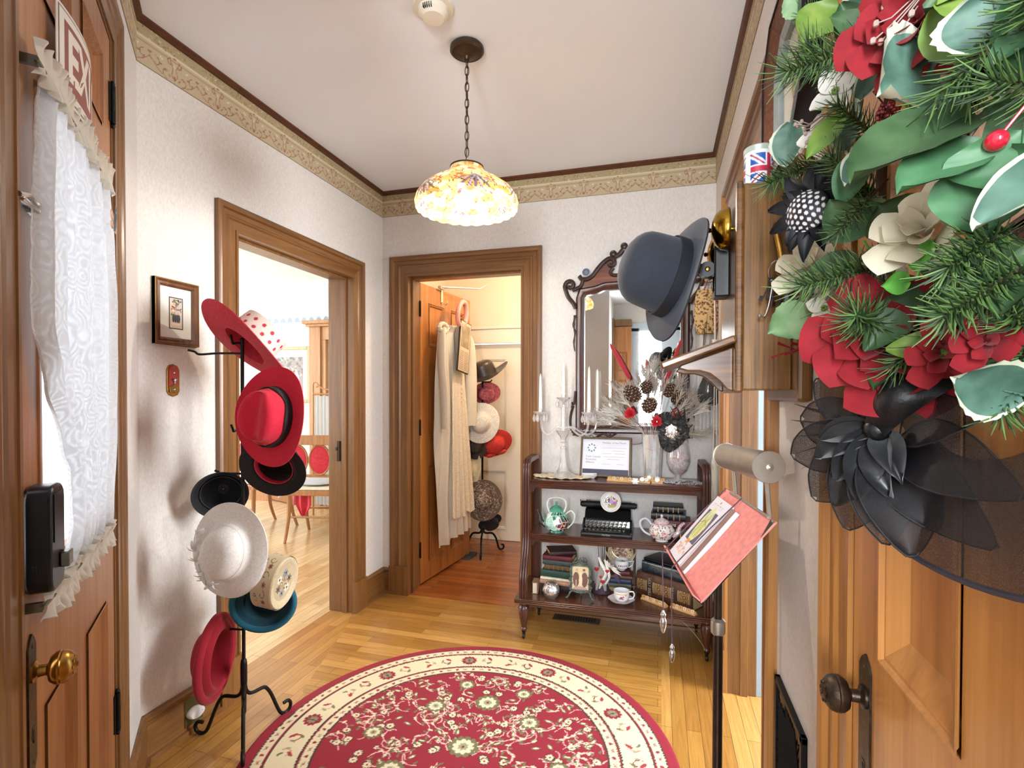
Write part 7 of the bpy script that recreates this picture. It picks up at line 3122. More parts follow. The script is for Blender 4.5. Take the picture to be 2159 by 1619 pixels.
for i in range(34):
    c.ell(rnd.uniform(.02, .12), rnd.uniform(.02, .055), rnd.uniform(.003, .008), .003, rnd.choice(['e6b58c', 'd98f7c', 'c9a4a8', 'e9cf9c']), rnd.random() * 3)
for i in range(14):
    c.line([(.03 + i * .006, .185), (.034 + i * .006, .175 + .01 * (i % 2))], .0015, ['d0788c', '9aa8a0', 'c9c2cc'][i % 3])
c.rect(.070, .190, .076, .197, 'c0566c')
bl = thingM('illustrated_booklet', 'white booklet with a yellow and violet drawing on the coral folder', 'booklet', MSD @ Matrix.Translation((-.150, -.1150, .004)))
mb = MB()
mb.box(0, 0, 0, .135, .205, .006)
mb.build('pages', pm('white_paper', 'e6e3ea', .6, 0, .02), bl, smooth=0)
mb = MB()
c.mesh(mb, lambda u, v: (u, v, .0075 + .004 * math.sin(PI * u / .135)))
mb.build('cover_print', vcol('printed_paper', .5), bl, smooth=0)
b2 = thingM('brown_booklet', 'thin brown booklet lying open behind the illustrated booklet', 'booklet', MSD @ Matrix.Translation((-.012, -.116, .003)))
mb = MB()
mb.sheet(lambda u, v: (u * .030, v * .20, .002 + .008 * math.sin(PI * u)), 8, 4, .002)
mb.build('brown_page', pm('rosy_brown_paper', '8a6a5f', .5, 0, .1), b2)
mb = MB()
mb.sheet(lambda u, v: (.028 + u * .022, v * .20, .001 + .007 * math.sin(PI * u)), 8, 4, .002)
mb.build('white_page', pm('white_paper', 'e6e3ea'), b2)
cordm = pm('mauve_cord', '5c4650', .7)
for i, (s, hang) in enumerate(((-.150, .17), (-.012, .20))):
    t = thing('page_holder', ['weighted cord page holder hanging off the far end of the stand desk', 'weighted cord page holder hanging off the near end of the stand desk'][i], 'page weight', tuple(Cn + e1 * s + e2 * .122), group='page holders on the music stand')
    p0 = Cn + e1 * s + e2 * .122 + nd * .008
    p1 = Cn + e1 * s - e2 * .128 + nd * .024
    p2 = p1 + V((0, 0, -hang))
    mb = MB()
    mb.tube([p0, p0.lerp(p1, .5) + nd * .002, p1, p1 + V((-.003, 0, -.01)), p2], .0016, 6)
    mb.build('cord', cordm, t, world=True)
    mb = MB()
    mb.lathe([(.002, .0), (.004, -.004), (.0085, -.012), (.006, -.022), (.010, -.030), (.0095, -.045), (.005, -.062), (.0, -.068)], 14, Matrix.Translation(p2) @ Matrix.Scale(1 - .25 * i, 4))
    mb.build('silver_weight', silv, t, world=True)

# ============================================================ wreath of artificial flowers on the right-hand door
LEAVES = [(0.221, 0.454, 1.508, 0.133, 0.431, 1.459, 0.045, 0), (0.215, 0.432, 1.473, 0.158, 0.418, 1.442, 0.032, 1), (0.215, 0.412, 1.459, 0.205, 0.411, 1.405, 0.046, 1), (0.221, 0.403, 1.468, 0.217, 0.404, 1.429, 0.05, 1), (0.227, 0.519, 1.565, 0.177, 0.508, 1.555, 0.075, 2), (0.221, 1.018, 1.784, 0.214, 1.022, 1.705, 0.05, 2), (0.234, 0.753, 1.659, 0.23, 0.756, 1.611, 0.045, 2), (0.208, 0.465, 1.605, 0.239, 0.477, 1.557, 0.04, 3), (0.215, 0.426, 1.574, 0.221, 0.431, 1.532, 0.045, 2), (0.221, 0.745, 1.656, 0.179, 0.737, 1.602, 0.025, 3), (0.234, 0.916, 1.431, 0.166, 0.898, 1.398, 0.055, 4), (0.26, 0.963, 1.442, 0.227, 0.955, 1.387, 0.05, 4), (0.227, 0.772, 1.469, 0.246, 0.779, 1.419, 0.026, 3), (0.247, 0.71, 1.755, 0.2, 0.703, 1.736, 0.05, 2), (0.26, 0.889, 1.886, 0.207, 0.881, 1.834, 0.07, 3), (0.26, 1.075, 2.011, 0.228, 1.076, 2.054, 0.05, 4), (0.221, 0.563, 1.564, 0.253, 0.575, 1.521, 0.03, 3), (0.234, 0.515, 1.552, 0.209, 0.511, 1.53, 0.03, 1), (0.215, 0.637, 1.457, 0.24, 0.646, 1.425, 0.016, 5), (0.215, 0.525, 1.407, 0.225, 0.53, 1.435, 0.016, 5), (0.215, 0.543, 1.403, 0.192, 0.538, 1.398, 0.014, 5), (0.26, 0.742, 1.512, 0.227, 0.736, 1.537, 0.04, 4), (0.234, 0.424, 1.3, 0.188, 0.411, 1.311, 0.03, 2), (0.234, 0.527, 1.409, 0.262, 0.536, 1.377, 0.05, 0), (0.26, 0.677, 1.491, 0.236, 0.673, 1.514, 0.05, 0), (0.26, 1.067, 1.668, 0.32, 1.09, 1.696, 0.035, 4)]
SPRIGS = [(0.234, 0.672, 1.695, 0.132, 0.629, 1.654, 0.038), (0.26, 0.776, 1.702, 0.179, 0.738, 1.743, 0.038), (0.247, 0.958, 1.683, 0.168, 0.913, 1.64, 0.04), (0.221, 0.617, 1.433, 0.137, 0.578, 1.41, 0.036), (0.221, 0.421, 1.411, 0.18, 0.4, 1.383, 0.026), (0.221, 0.402, 1.381, 0.168, 0.377, 1.349, 0.026), (0.247, 0.452, 1.564, 0.204, 0.431, 1.513, 0.026), (0.273, 0.78, 1.554, 0.208, 0.744, 1.602, 0.036), (0.234, 0.425, 1.347, 0.198, 0.405, 1.371, 0.024), (0.247, 0.448, 1.334, 0.224, 0.43, 1.29, 0.024), (0.26, 0.771, 1.417, 0.235, 0.745, 1.462, 0.034), (0.273, 0.957, 1.894, 0.224, 0.925, 1.905, 0.03), (0.26, 0.59, 1.661, 0.302, 0.59, 1.579, 0.026)]
RED_AT = [(0.215, 0.534, 1.621, 0.052), (0.221, 0.594, 1.352, 0.068), (0.227, 0.511, 1.335, 0.028), (0.221, 0.441, 1.338, 0.022)]
WHITE_AT = [(0.221, 0.758, 1.687, 0.032), (0.234, 0.754, 1.711, 0.028), (0.234, 0.872, 1.682, 0.032), (0.247, 0.891, 1.431, 0.028)]
CREAM_AT = [(0.227, 0.541, 1.443, 0.04), (0.247, 0.997, 1.517, 0.05), (0.24, 0.647, 1.417, 0.024), (0.247, 0.732, 1.403, 0.024)]
BERR_AT = [(0.234, 0.773, 1.378, 0.024), (0.234, 0.746, 1.342, 0.022), (0.26, 1.154, 1.665, 0.02), (0.247, 0.681, 1.62, 0.012)]
ONE_AT = [(0.208, 0.407, 1.464, 0.0065), (0.215, 0.459, 1.486, 0.005)]



class WB(MB):
    def build(s, *a, **k):
        for p in s.v:
            p.x = min(p.x, .281)
        return MB.build(s, *a, **k)


wr = thing('door_wreath', 'Christmas wreath of red and cream flowers, pine and leaves hanging on the right-hand door', 'wreath', (XR - .03, .52, 1.52))


def leafmat(nm, a, b_, edge=None):
    m, n, b = base(nm)
    L = n.links
    tc = N(n, 'ShaderNodeTexCoord')
    t = N(n, 'ShaderNodeTexNoise')
    t.inputs['Scale'].default_value = 28
    t.inputs['Detail'].default_value = 5
    L.new(tc.outputs['Object'], t.inputs['Vector'])
    r = N(n, 'ShaderNodeValToRGB')
    r.color_ramp.elements[0].position, r.color_ramp.elements[1].position = .35, .65
    r.color_ramp.elements[0].color, r.color_ramp.elements[1].color = (*lin(a), 1), (*lin(b_), 1)
    L.new(t.outputs['Fac'], r.inputs[0])
    L.new(r.outputs[0], b.inputs['Base Color'])
    b.inputs['Roughness'].default_value = .5
    MATS[nm] = m
    return m


LM = [leafmat('leaf_dark_green', '2f4a2c', '46643f'), leafmat('leaf_mid_green', '38653f', '507e58'), leafmat('leaf_blue_green', '355548', '5f8272'), leafmat('leaf_lime', '557d30', '7f9a45'), leafmat('leaf_pale_green', '6f9664', '93b085'), leafmat('sepal_green', '4f9a3c', '6cb84e')]
ivory = pm('leaf_white_edge', 'c2c8b2', .5, 0, .05, 40)
ROOM = V((-.62, -.78, .04)).normalized()      # the way the wreath faces, into the hall
rw_ = random.Random(5)


def leaf_mesh(mb, b0, t0, w, cup=.18, serr=0, k0=0, k1=None, droop=.10):
    b0, t0 = V(b0), V(t0)
    d = t0 - b0
    L = d.length
    d.normalize()
    nrm = (ROOM + V((rw_.uniform(-.35, .35), rw_.uniform(-.35, .35), rw_.uniform(-.3, .4))))
    nrm = (nrm - d * nrm.dot(d)).normalized()
    sd = d.cross(nrm)
    nu_, nv_ = 13, 15
    P = []
    for j in range(nv_):
        v = j / (nv_ - 1)
        wd = w * math.sin(PI * min(1, (.02 + .96 * v)) ** .85) ** .75
        for i in range(nu_):
            u = (i / (nu_ - 1) - .5) * 2
            e = 1 + (serr * (1 if j % 2 else -1) if abs(u) > .95 else 0)
            q = b0 + d * (L * v) + sd * (wd * .5 * u * e) + nrm * (cup * w * (abs(u) ** 1.5) * .8 - droop * L * (v - .5) ** 2 * 2 + .010 * w * math.sin(v * 26) * abs(u))
            P.append(q)
    o = len(mb.v)
    for q in P:
        mb.v.append(q)
    for q in P:
        mb.v.append(q - nrm * .0006)
    m = nu_ * nv_
    for j in range(nv_ - 1):
        for i in range(nu_ - 1):
            a = (o + j * nu_ + i, o + j * nu_ + i + 1, o + (j + 1) * nu_ + i + 1, o + (j + 1) * nu_ + i)
            kk = k1 if (k1 is not None and (i == 0 or i == nu_ - 2 or j >= nv_ - 2)) else k0
            mb.f.append(a)
            mb.mi.append(kk)
            mb.f.append(tuple(x + m for x in a)[::-1])
            mb.mi.append(kk)
    # midrib
    return mb, d, L, nrm


for (x0, y0, z0, x1, y1, z1, w, ci) in LEAVES:
    mb = WB()
    var = ci == 2
    leaf_mesh(mb, (x0, y0, z0), (x1, y1, z1), w * (1.5 if y0 < .6 else 1.2), serr=.035 if var or ci == 4 else 0, k1=1 if var else None)
    mb.k = 0
    a, b_ = V((x0, y0, z0)), V((x1, y1, z1))
    mb.tube([a + (a - b_) * .25, a, a.lerp(b_, .3)], [.0013, .0012, .0008], 5)
    mb.build('leaf', [LM[ci], ivory] if var else LM[ci], wr, world=True, smooth=60)
# more greenery filling the ring behind
for i in range(58):
    th = rw_.uniform(0, 6.28)
    q = V((rw_.uniform(.225, .255), .56 + .17 * math.cos(th) + rw_.uniform(-.05, .05), 1.55 + .20 * math.sin(th) + rw_.uniform(-.05, .05)))
    if q.y > .84:
        continue
    dr = V((rw_.uniform(-.05, .01), rw_.uniform(-.05, .06), rw_.uniform(-.06, .06)))
    mb = WB()
    ci = rw_.choice((0, 0, 1, 2, 0, 3))
    leaf_mesh(mb, q, q + dr.normalized() * rw_.uniform(.05, .08), rw_.uniform(.028, .042), k1=1 if ci == 2 else None)
    mb.build('leaf', [LM[ci], ivory] if ci == 2 else LM[ci], wr, world=True, smooth=60)
ndl = [pm('pine_needle_dark', '2c4424', .6, 0, .2, 60), pm('pine_needle_light', '56753c', .6, 0, .2, 60)]
twig = pm('twig_brown', '4a3626', .8)


def sprig(b0, t0, nl, n=150, rad=.0008):
    b0, t0 = V(b0), V(t0)
    mb = WB()
    d = (t0 - b0)
    L = d.length
    d.normalize()
    o1 = d.orthogonal().normalized()
    o2 = d.cross(o1)
    mb.k = 0
    for i in range(n):
        f = i / n
        a = i * 2.39996
        p = b0 + d * (L * f)
        dr = (d * (.55 + .5 * f) + (o1 * math.cos(a) + o2 * math.sin(a)) * rw_.uniform(.7, 1.1)).normalized()
        mb.k = i % 2
        l_ = nl * rw_.uniform(.7, 1.1)
        mid = p + dr * l_ * .5 + V((0, 0, -.002))
        mb.tube([p, mid, p + dr * l_], [rad, rad * .9, rad * .3], 4)
    mb.k = 2
    mb.tube([b0 - d * .04, b0, b0 + d * L * .98], [.0018, .0016, .0010], 6)
    mb.build('pine_sprig', [ndl[0], ndl[1], twig], wr, world=True, smooth=60)


for (x0, y0, z0, x1, y1, z1, nl) in SPRIGS:
    sprig((x0, y0, z0), (x1, y1, z1), nl, 170)
# needle rosette pointing into the room
c0 = V((.195, .57, 1.372))
sprig(c0 - ROOM * .01, c0 + ROOM * .035, .036, 110, .0009)
for i in range(16):
    th = rw_.uniform(0, 6.28)
    q = V((.245, .56 + .16 * math.cos(th), 1.55 + .19 * math.sin(th)))
    sprig(q, q + V((rw_.uniform(-.06, -.01), rw_.uniform(-.07, .05), rw_.uniform(-.07, .07))), .028, 90)
velv = pm('red_velvet_petal', '840a18', .8, 0, .15, 70, sheen=.1)
crm = pm('cream_silk_petal', 'e3dcc2', .6, 0, .06, 40, thin=.15)
wht = pm('white_silk_petal', 'e9e7dd', .6, 0, .03, 40, thin=.15)
for x, y, z, s in RED_AT:
    rose_at((x, y, z), ROOM, s, wr, velv, 20 if s > .03 else 10, 'red_flower', 1.0, .0006)
for x, y, z, s in CREAM_AT:
    rose_at((x, y, z), ROOM + V((0, 0, .3)), s, wr, crm, 14 if s > .03 else 8, 'cream_flower', 1.0, .0006)
for x, y, z, s in WHITE_AT:
    mb = WB()
    o1 = ROOM.orthogonal().normalized()
    o2 = ROOM.cross(o1)
    a0 = rw_.random() * 1.5
    for k in range(4):
        a = a0 + k * PI / 2
        dd = o1 * math.cos(a) + o2 * math.sin(a)
        q = V((x, y, z)) + ROOM * .01
        leaf_mesh(mb, q, q + dd * s + ROOM * s * .2, s * .85, cup=.12)
    mb.build('white_blossom', wht, wr, world=True, smooth=60)
    mb = WB()
    for k in range(6):
        mb.ball(V((x, y, z)) + ROOM * .013 + o1 * .003 * math.cos(k) + o2 * .003 * math.sin(k), .0022, n=6)
    mb.build('blossom_centre', LM[3], wr, world=True)
brm = pm('red_berry', '8c1a26', .2, 0, .15, 60, coat=.7)
for x, y, z, s in BERR_AT:
    mb = WB()
    for k in range(34):
        q = V((rw_.gauss(0, 1), rw_.gauss(0, 1), rw_.gauss(0, 1))).normalized()
        mb.ball(V((x, y, z)) + q * s * .85, s * .24, n=8)
    mb.build('berry_cluster', brm, wr, world=True)
for (x, y, z, s), mt in zip(ONE_AT, (pm('bright_berry', 'c21f36', .2, 0, .1, coat=.7), pm('brown_berry', '5c2c1c', .2, 0, .1, coat=.7))):
    mb = WB()
    mb.ball((x, y, z), s, (1, 1.2, 1), 14)
    mb.tube([(x + .002, y - .004, z + s * .6), (x + .03, y - .03, z + .05)], .0010, 6)
    mb.build('large_berry', [mt], wr, world=True)
# frosted seed sprays
sdm = pm('frosted_seed', 'a9948c', .6, 0, .15, 60)
for q in ((.190, .520, 1.628), (.196, .80, 1.668)):
    mb = WB()
    for k in range(9):
        e = V(q) + V((rw_.uniform(-.012, .01), rw_.uniform(-.03, .03), rw_.uniform(-.035, .02))) 
        mb.tube([V(q) + V((.03, -.01, .02)), V(q).lerp(e, .5) + V((.006, 0, 0)), e], .0007, 5)
        mb.ball(e, .0026, (1, 1, 1.3), 7)
    mb.build('seed_spray', sdm, wr, world=True)
# red cedar-like spray over the telephone
mb = WB()
for k in range(5):
    p = V((.262, 1.00, 1.385)) + V((-.010 * k, .004 * k, -.002 * k))
    mb.tube([V((.262, .94, 1.392)), p, p + V((-.030, .0, rw_.uniform(-.020, .020)))], [.001, .0012, .0035], 6, flat=.4)
mb.build('red_spray', velv, wr, world=True)
# wire ring that carries everything
mb = WB()
mb.tube([(.262, .56 + .18 * math.cos(a), 1.55 + .21 * math.sin(a)) for a in [2 * PI * i / 60 for i in range(60)]], .006, 8, True)
mb.tube([(.262, .56, 1.76), (.278, .56, 1.90), (.281, .56, 2.05)], .0015, 6)
mb.build('wire_ring', twig, wr, world=True)

# black feather flower with a spotted guinea feather
ff = thing('feather_flower', 'black feather flower with white spotted feathers on the left side of the wreath', 'feather flower', (.215, .832, 1.565))
fb = pm('black_plume', '121318', .55, 0, .25, 80)
for i in range(15):
    a = 2 * PI * i / 15 + rw_.uniform(-.15, .15)
    L = rw_.uniform(.055, .085)
    o1 = ROOM.orthogonal().normalized()
    o2 = ROOM.cross(o1)
    dd = o1 * math.cos(a) + o2 * math.sin(a)
    mb = WB()
    q = V((.215, .832, 1.565))
    leaf_mesh(mb, q, q + dd * L + ROOM * .015, .026, cup=.3, droop=.5)
    mb.build('plume', fb, ff, world=True, smooth=60)
c = Canvas(.06, .06, .0010, '1b1b22')
for i in range(7):
    for j in range(7):
        c.ell(.005 + i * .0085 + (j % 2) * .004, .005 + j * .0085, .0026, .0030, 'd9d6d8')
mb = WB()
QC = V((.205, .832, 1.563))
o1 = ROOM.orthogonal().normalized()
o2 = ROOM.cross(o1)


def gf(u, v):
    x, y = u / .03 - 1, v / .03 - 1
    X, Y = x * math.sqrt(max(0, 1 - y * y / 2)), y * math.sqrt(max(0, 1 - x * x / 2))
    return QC + o1 * X * .030 + o2 * Y * .030 + ROOM * (.014 * (1 - X * X - Y * Y) + .006)


c.mesh(mb, gf)
mb.build('spotted_feather', vcol('spotted_feather', .6), ff, world=True, smooth=60)

# black net hat hung below the wreath
nh = thing('net_hat', 'black transparent net hat with horsehair loops and a satin bow hung below the wreath', 'hat', (.25, .52, 1.24))
net = mesh_fabric('black_net', '1c1719', .45, 1400)
net2 = mesh_fabric('black_net_dense', '100e12', .50, 1400)
HC = V((.262, .60, 1.300))
# brim: big tilted disc leaning off the door
bx = V((.05, -1, .02)).normalized()
by = V((-.22, .05, -1)).normalized()
bn = bx.cross(by)
mb = WB()
mb.sheet(lambda u, v: HC + V((0, -.085, -.005)) + bx * ((.075 + .150 * v) * math.cos(2 * PI * u)) * 1.12 + by * ((.075 + .150 * v) * math.sin(2 * PI * u)) * .66 + bn * (.010 * math.sin(4 * PI * u) * v), 90, 8, .0005)
mb.build('brim', net, nh, world=True, smooth=60)
mb = WB()
mb.tube([HC + V((0, -.085, -.005)) + bx * (.225 * math.cos(2 * PI * i / 80)) * 1.12 + by * (.225 * math.sin(2 * PI * i / 80)) * .66 + bn * (.010 * math.sin(4 * PI * i / 80)) for i in range(80)], .0028, 6, True)
mb.build('brim_wire', pm('slate_binding', '2b2a36', .5), nh, world=True)
BO = V((.222, .612, 1.265))
u1 = V((.42, -.90, 0)).normalized()      # across the wreath's face
for (a, L, w) in ((178, .105, .06), (200, .115, .062), (225, .110, .06), (250, .105, .06), (272, .105, .062), (292, .110, .066), (318, .13, .068), (342, .125, .062), (12, .09, .05), (150, .085, .05), (238, .085, .05), (305, .095, .055)):
    dd = u1 * math.cos(R(a)) + V((0, 0, 1)) * math.sin(R(a)) + ROOM * .15
    dd.normalize()
    sdv = dd.cross(ROOM).normalized()
    mb = WB()
    q0 = BO + dd * .012
    _, d_, L_x, n_ = leaf_mesh(mb, q0, q0 + dd * L + ROOM * rw_.uniform(-.01, .02), w, cup=.10, droop=.25)
    P_ = mb.v[:195]
    edge = [P_[j * 13] for j in range(15)] + [P_[j * 13 + 12] for j in range(14, -1, -1)]
    mb.build('net_loop', net2, nh, world=True, smooth=60)
    mb = WB()
    mb.tube(edge, .0009, 5, True)
    mb.build('loop_edge', fb, nh, world=True)
mb = WB()
for (a, L, w) in ((205, .075, .035), (232, .070, .034), (258, .075, .038), (190, .065, .03), (285, .070, .034), (305, .06, .03)):
    dd = u1 * math.cos(R(a)) + V((0, 0, 1)) * math.sin(R(a)) + ROOM * .35
    leaf_mesh(mb, BO + ROOM * .012, BO + ROOM * .012 + dd.normalized() * L, w, cup=.4, droop=.4)
mb.build('satin_petals', bsat, nh, world=True, smooth=60)
rib = pm('black_ribbon', '0f0f12', .4, 0, .3, 60, .3, 200)
for k, (q0, q1, w) in enumerate((((.240, .690, 1.325), (.212, .632, 1.268), .060), ((.240, .56, 1.325), (.206, .592, 1.266), .050), ((.268, .62, 1.325), (.262, .46, 1.315), .030))):
    q0, q1 = V(q0), V(q1)
    mb = WB()
    dd = (q1 - q0)
    sdv = dd.cross(ROOM).normalized()
    mb.sheet(lambda u, v: q0.lerp(q1, v) + sdv * ((u - .5) * w * (1 - .55 * v)) + ROOM * (.022 * math.sin(PI * v) * (1 - (2 * u - 1) ** 2 * .5)), 14, 12, .0008)
    mb.build('bow_loop', rib, nh, world=True, smooth=60)
mb = WB()
mb.ball(BO + ROOM * .018, .012, n=14)
for k in range(7):
    dd = u1 * math.cos(R(170 + k * 9)) + V((0, 0, 1)) * math.sin(R(170 + k * 9))
    mb.tube([BO, BO + dd * .07 + ROOM * .01, BO + dd * rw_.uniform(.11, .14)], [.002, .0028, .0004], 5, flat=.3)
mb.build('bow_knot', rib, nh, world=True)

# ============================================================ things in the closet
def cdp(s_, off, z):
    """point on the open closet door: s along it, off in front of it"""
    return V((hx, hy, 0)) + XD * s_ + V((XD.y, -XD.x, 0)) * off + V((0, 0, z))


dr = thing('white_dress', 'long white vintage dress with lace bodice hanging on the open closet door', 'dress', tuple(cdp(.34, .05, .27)))
gown = pm('ivory_chiffon', 'e4ddcd', .75, 0, .04, 20, thin=.2)
lacew = pm('ivory_lace', 'dfd5c0', .8, 0, .22, 120, .9, 180)
WK = [(.24, .20, .13, .64), (.60, .19, .10, .61), (1.00, .165, .10, .60), (1.15, .14, .11, .585), (1.40, .14, .11, .575), (1.62, .17, .12, .57), (1.74, .17, .13, .555), (1.80, .10, .26, .50)]


def dressf(u, v):
    z = .26 + v * (1.80 - .26)
    for a, b in zip(WK[:-1], WK[1:]):
        if z <= b[0]:
            break
    t = max(0, min(1, (z - a[0]) / (b[0] - a[0])))
    s0, s1 = a[2] + (b[2] - a[2]) * t, a[3] + (b[3] - a[3]) * t
    hem = -.03 * (1 if u < .3 else 0) * (v < .05)
    fold = .016 * math.sin(u * 34 + 1.5 * math.sin(z * 4)) * (1.1 - v * .7)
    return cdp(s0 + (s1 - s0) * u, .055 + .045 * math.sin(PI * u) * (1 - .3 * v) + fold, z + hem)


mb = MB()
mb.sheet(dressf, 70, 50, .002)
mb.build('gown', gown, dr, world=True, smooth=60)
mb = MB()


def front(u, v):
    z = .42 + v * 1.18
    return cdp(.36 + (u - .5) * (.34 - .18 * v) + .06 * (1 - v), .112 - .02 * v + .010 * math.sin(u * 26) * (1 - v), z - .03 * abs(math.sin(u * 9)) * (v < .03))


mb.sheet(front, 40, 40, .002)
mb.build('lace_panel', lacew, dr, world=True, smooth=60)
for s0, q in ((.13, 1), (.545, -1)):
    mb = MB()
    mb.tube(spline([cdp(s0 + .05 * q, .07, 1.74), cdp(s0, .09, 1.68), cdp(s0 - .015 * q, .10, 1.50), cdp(s0, .11, 1.30), cdp(s0 + .01 * q, .11, 1.06)], 6), [.045 + .012 * math.sin(i) * 0 for i in range(25)], 14, flat=.5)
    mb.build('sleeve', gown, dr, world=True)
    mb = MB()
    for k in range(12):
        a = 2 * PI * k / 12
        mb.ball(cdp(s0 + .05 * q + .055 * math.cos(a), .075, 1.765 + .030 * math.sin(a)), .020, (1, 1, .8), 8)
    mb.build('shoulder_ruffle', lacew, dr, world=True)
mb = MB()
for k in range(9):
    mb.ball(cdp(.36, .125, 1.50 - k * .032), .006, n=6)
mb.build('button_row', pm('pearl_button', 'd9b8a8', .3, 0, 0), dr, world=True)
fp_ = thing('hanging_photo_frame', 'thin dark frame with an old photograph and text hanging over the white dress', 'picture frame', tuple(cdp(.40, .15, 1.45)))
mb = MB()
MP = frame(cdp(.255, .135, 1.47), XD * .18 + V((0, 0, -.028)), V((0, 0, 1)))
mb.box(0, 0, 0, .17, .38, .010, MP)
mb.build('frame', pm('thin_black_frame', '2b211b', .4), fp_, world=True, smooth=0, bevel=.002)
mb = MB()
mb.box(.009, .009, .010, .161, .371, .0115, MP)
mb.build('mount', pm('aged_paper', 'c9b799', .6, 0, .12, 20), fp_, world=True, smooth=0)
mb = MB()
mb.box(.022, .185, .0115, .148, .350, .0125, MP)
mb.build('photograph', pm('sepia_photo_tone', '94866c', .5, 0, .45, 14), fp_, world=True, smooth=0)
mb = MB()
for k in range(12):
    for q in (.02, .09):
        mb.box(q, .020 + k * .012, .0115, q + .058, .024 + k * .012, .0120, MP)
mb.build('printed_lines', pm('grey_print', '7d7773'), fp_, world=True, smooth=0)
rg_ = thing('pink_bangle', 'pink oval ring hanging above the old photograph on the closet door', 'ring', tuple(cdp(.36, .12, 1.88)))
mb = MB()
mb.tube([cdp(.36 + .060 * math.cos(a) + .035 * math.sin(a), .13, 1.885 + .088 * math.sin(a) - .02 * math.cos(a)) for a in [2 * PI * i / 40 for i in range(40)]], .020, 12, True, flat=.9)
mb.build('padded_ring', pm('salmon_satin', 'd9968a', .5, 0, .08), rg_, world=True)
dh = thing('door_hook', 'chrome over-door hook holding the dress on the closet door', 'hook', tuple(cdp(.28, .02, 1.98)))
mb = MB()
mb.box(-.012, -.003, -.03, .012, .003, .075)
mb.tube(spline([V((0, -.004, -.02)), V((0, -.03, -.04)), V((0, -.045, -.03)), V((0, -.045, -.01))], 5), .004, 8)
mb.build('hook_body', chrome, dh)
dh.location = cdp(.28, .005, 1.985)
dh.rotation_euler.z = math.atan2(XD.y, XD.x)
dc = thing('door_closer', 'pale metal door closer arm above the closet door', 'door closer', tuple(cdp(.30, .02, 2.075)))
mb = MB()
mb.tube([cdp(.24, .03, 2.065), cdp(.55, .18, 2.10), cdp(.62, .20, 2.14)], .006, 8)
mb.build('arm', pm('pale_metal', 'c9bfb0', .4, .6), dc, world=True)
mb = MB()
mb.box(0, -.012, 0, .06, .012, .02, frame(cdp(.22, .02, 2.052), XD, (0, 0, 1)) @ Matrix.Rotation(-PI / 2, 4, 'X'))
mb.build('shoe', pm('pale_metal', 'c9bfb0'), dc, world=True)

# second hat stand with its hats
SX, SY = -1.385, 3.96
s2 = thing('hat_stand', 'black iron hat stand in the closet in front of the white door', 'hat stand', (SX, SY, 0))
mb = MB()
mb.tube([(0, 0, .16), (0, 0, 1.50)], .0085, 10)
mb.build('pole', blackiron, s2)
for a in (-75, 45, 165):
    d = V((math.cos(R(a)), math.sin(R(a)), 0))
    mb = MB()
    mb.tube(spline([d * x + V((0, 0, z)) for x, z in ((.008, .25), (.010, .19), (.03, .165), (.09, .155), (.125, .11), (.150, .03), (.172, .010), (.195, .020), (.196, .042), (.178, .050))], 5), .0085, 8)
    mb.build('leg', blackiron, s2)
for z, a in ((1.46, 190), (1.40, -30), (1.12, -20), (.90, 200), (.86, 0), (.50, 20)):
    mb = MB()
    mb.tube([(0, 0, z), (.10 * math.cos(R(a)), .10 * math.sin(R(a)), z), (.115 * math.cos(R(a)), .115 * math.sin(R(a)), z + .015)], .005, 7)
    mb.build('arm', blackiron, s2)


def at2(u, v, Z):
    """u right of / v above floor at the stand, Z towards the hall"""
    return V((SX, SY, 0)) + RT * u + FWD * (-Z) + UP * v


def straw(n_, c_, rings=900):
    return pm(n_, c_, .75, 0, .3, 150, .8, 260)


hat('dark brown leather look hat with wide upturned brim at the top of the closet stand', at2(.02, 1.455, .05), axis(-.30, .93, -.22), axis(1, .35, 0), .095, .115, .095, pm('dark_brown_leather', '3a322b', .32, 0, .2, 40), 1.1, dz=lambda a: .030 * math.cos(2 * a) + .018, topr=.6, name='wide_hat')
h = hat('small floral pink hat behind the dark brown hat in the closet', at2(.03, 1.31, -.03), axis(.2, -.3, -.95), axis(1, 0, 0), .07, .05, .035, pm('floral_pink', 'b8606c', .7, 0, .6, 70), name='floral_hat')
hat('dark hat hanging edge-on behind the closet door edge', at2(-.11, 1.14, .0), axis(-.9, .1, -.4), axis(0, 1, 0), .085, .09, .04, blkf, name='dark_hat')
hat('white woven straw sun hat in the middle of the closet stand', at2(.0, 1.075, .16), axis(-.12, .12, -.97), axis(.3, 1, 0), .080, .075, .072, straw('white_straw', 'd9d5cb'), 1.05, dz=lambda a: .012 * math.sin(3 * a), topr=.7, name='straw_hat')
h = hat('red straw hat with a bow hanging below the white straw hat', at2(.095, .900, .06), axis(.25, -.45, -.85), axis(1, .2, 0), .085, .07, .055, straw('scarlet_straw', 'c2352c'), 1.1, dz=lambda a: -.01, topr=.7, name='straw_hat')
mb = MB()
for s in (1, -1):
    mb.ball((s * .045, -.075, .03), .042, (1, .5, .35), 12)
mb.build('bow', pm('scarlet_organza', 'c63a30', .5, 0, .1), h)
hat('dark brown felt hat left of the red straw hat in the closet', at2(-.045, .905, .10), axis(-.2, .1, -.95), axis(0, 1, 0), .070, .06, .040, pm('dark_straw', '3c332b', .8, 0, .4, 90, .8, 200), name='dark_hat')
hat('cream hat low behind the closet door edge', at2(-.10, .70, .08), axis(-.6, .2, -.7), axis(0, 1, 0), .085, .07, .055, pm('cream_felt', 'd3c6a4', .8, 0, .1), name='cream_hat')
c = Canvas(.34, .34, .0028, '57483c')
r = random.Random(3)
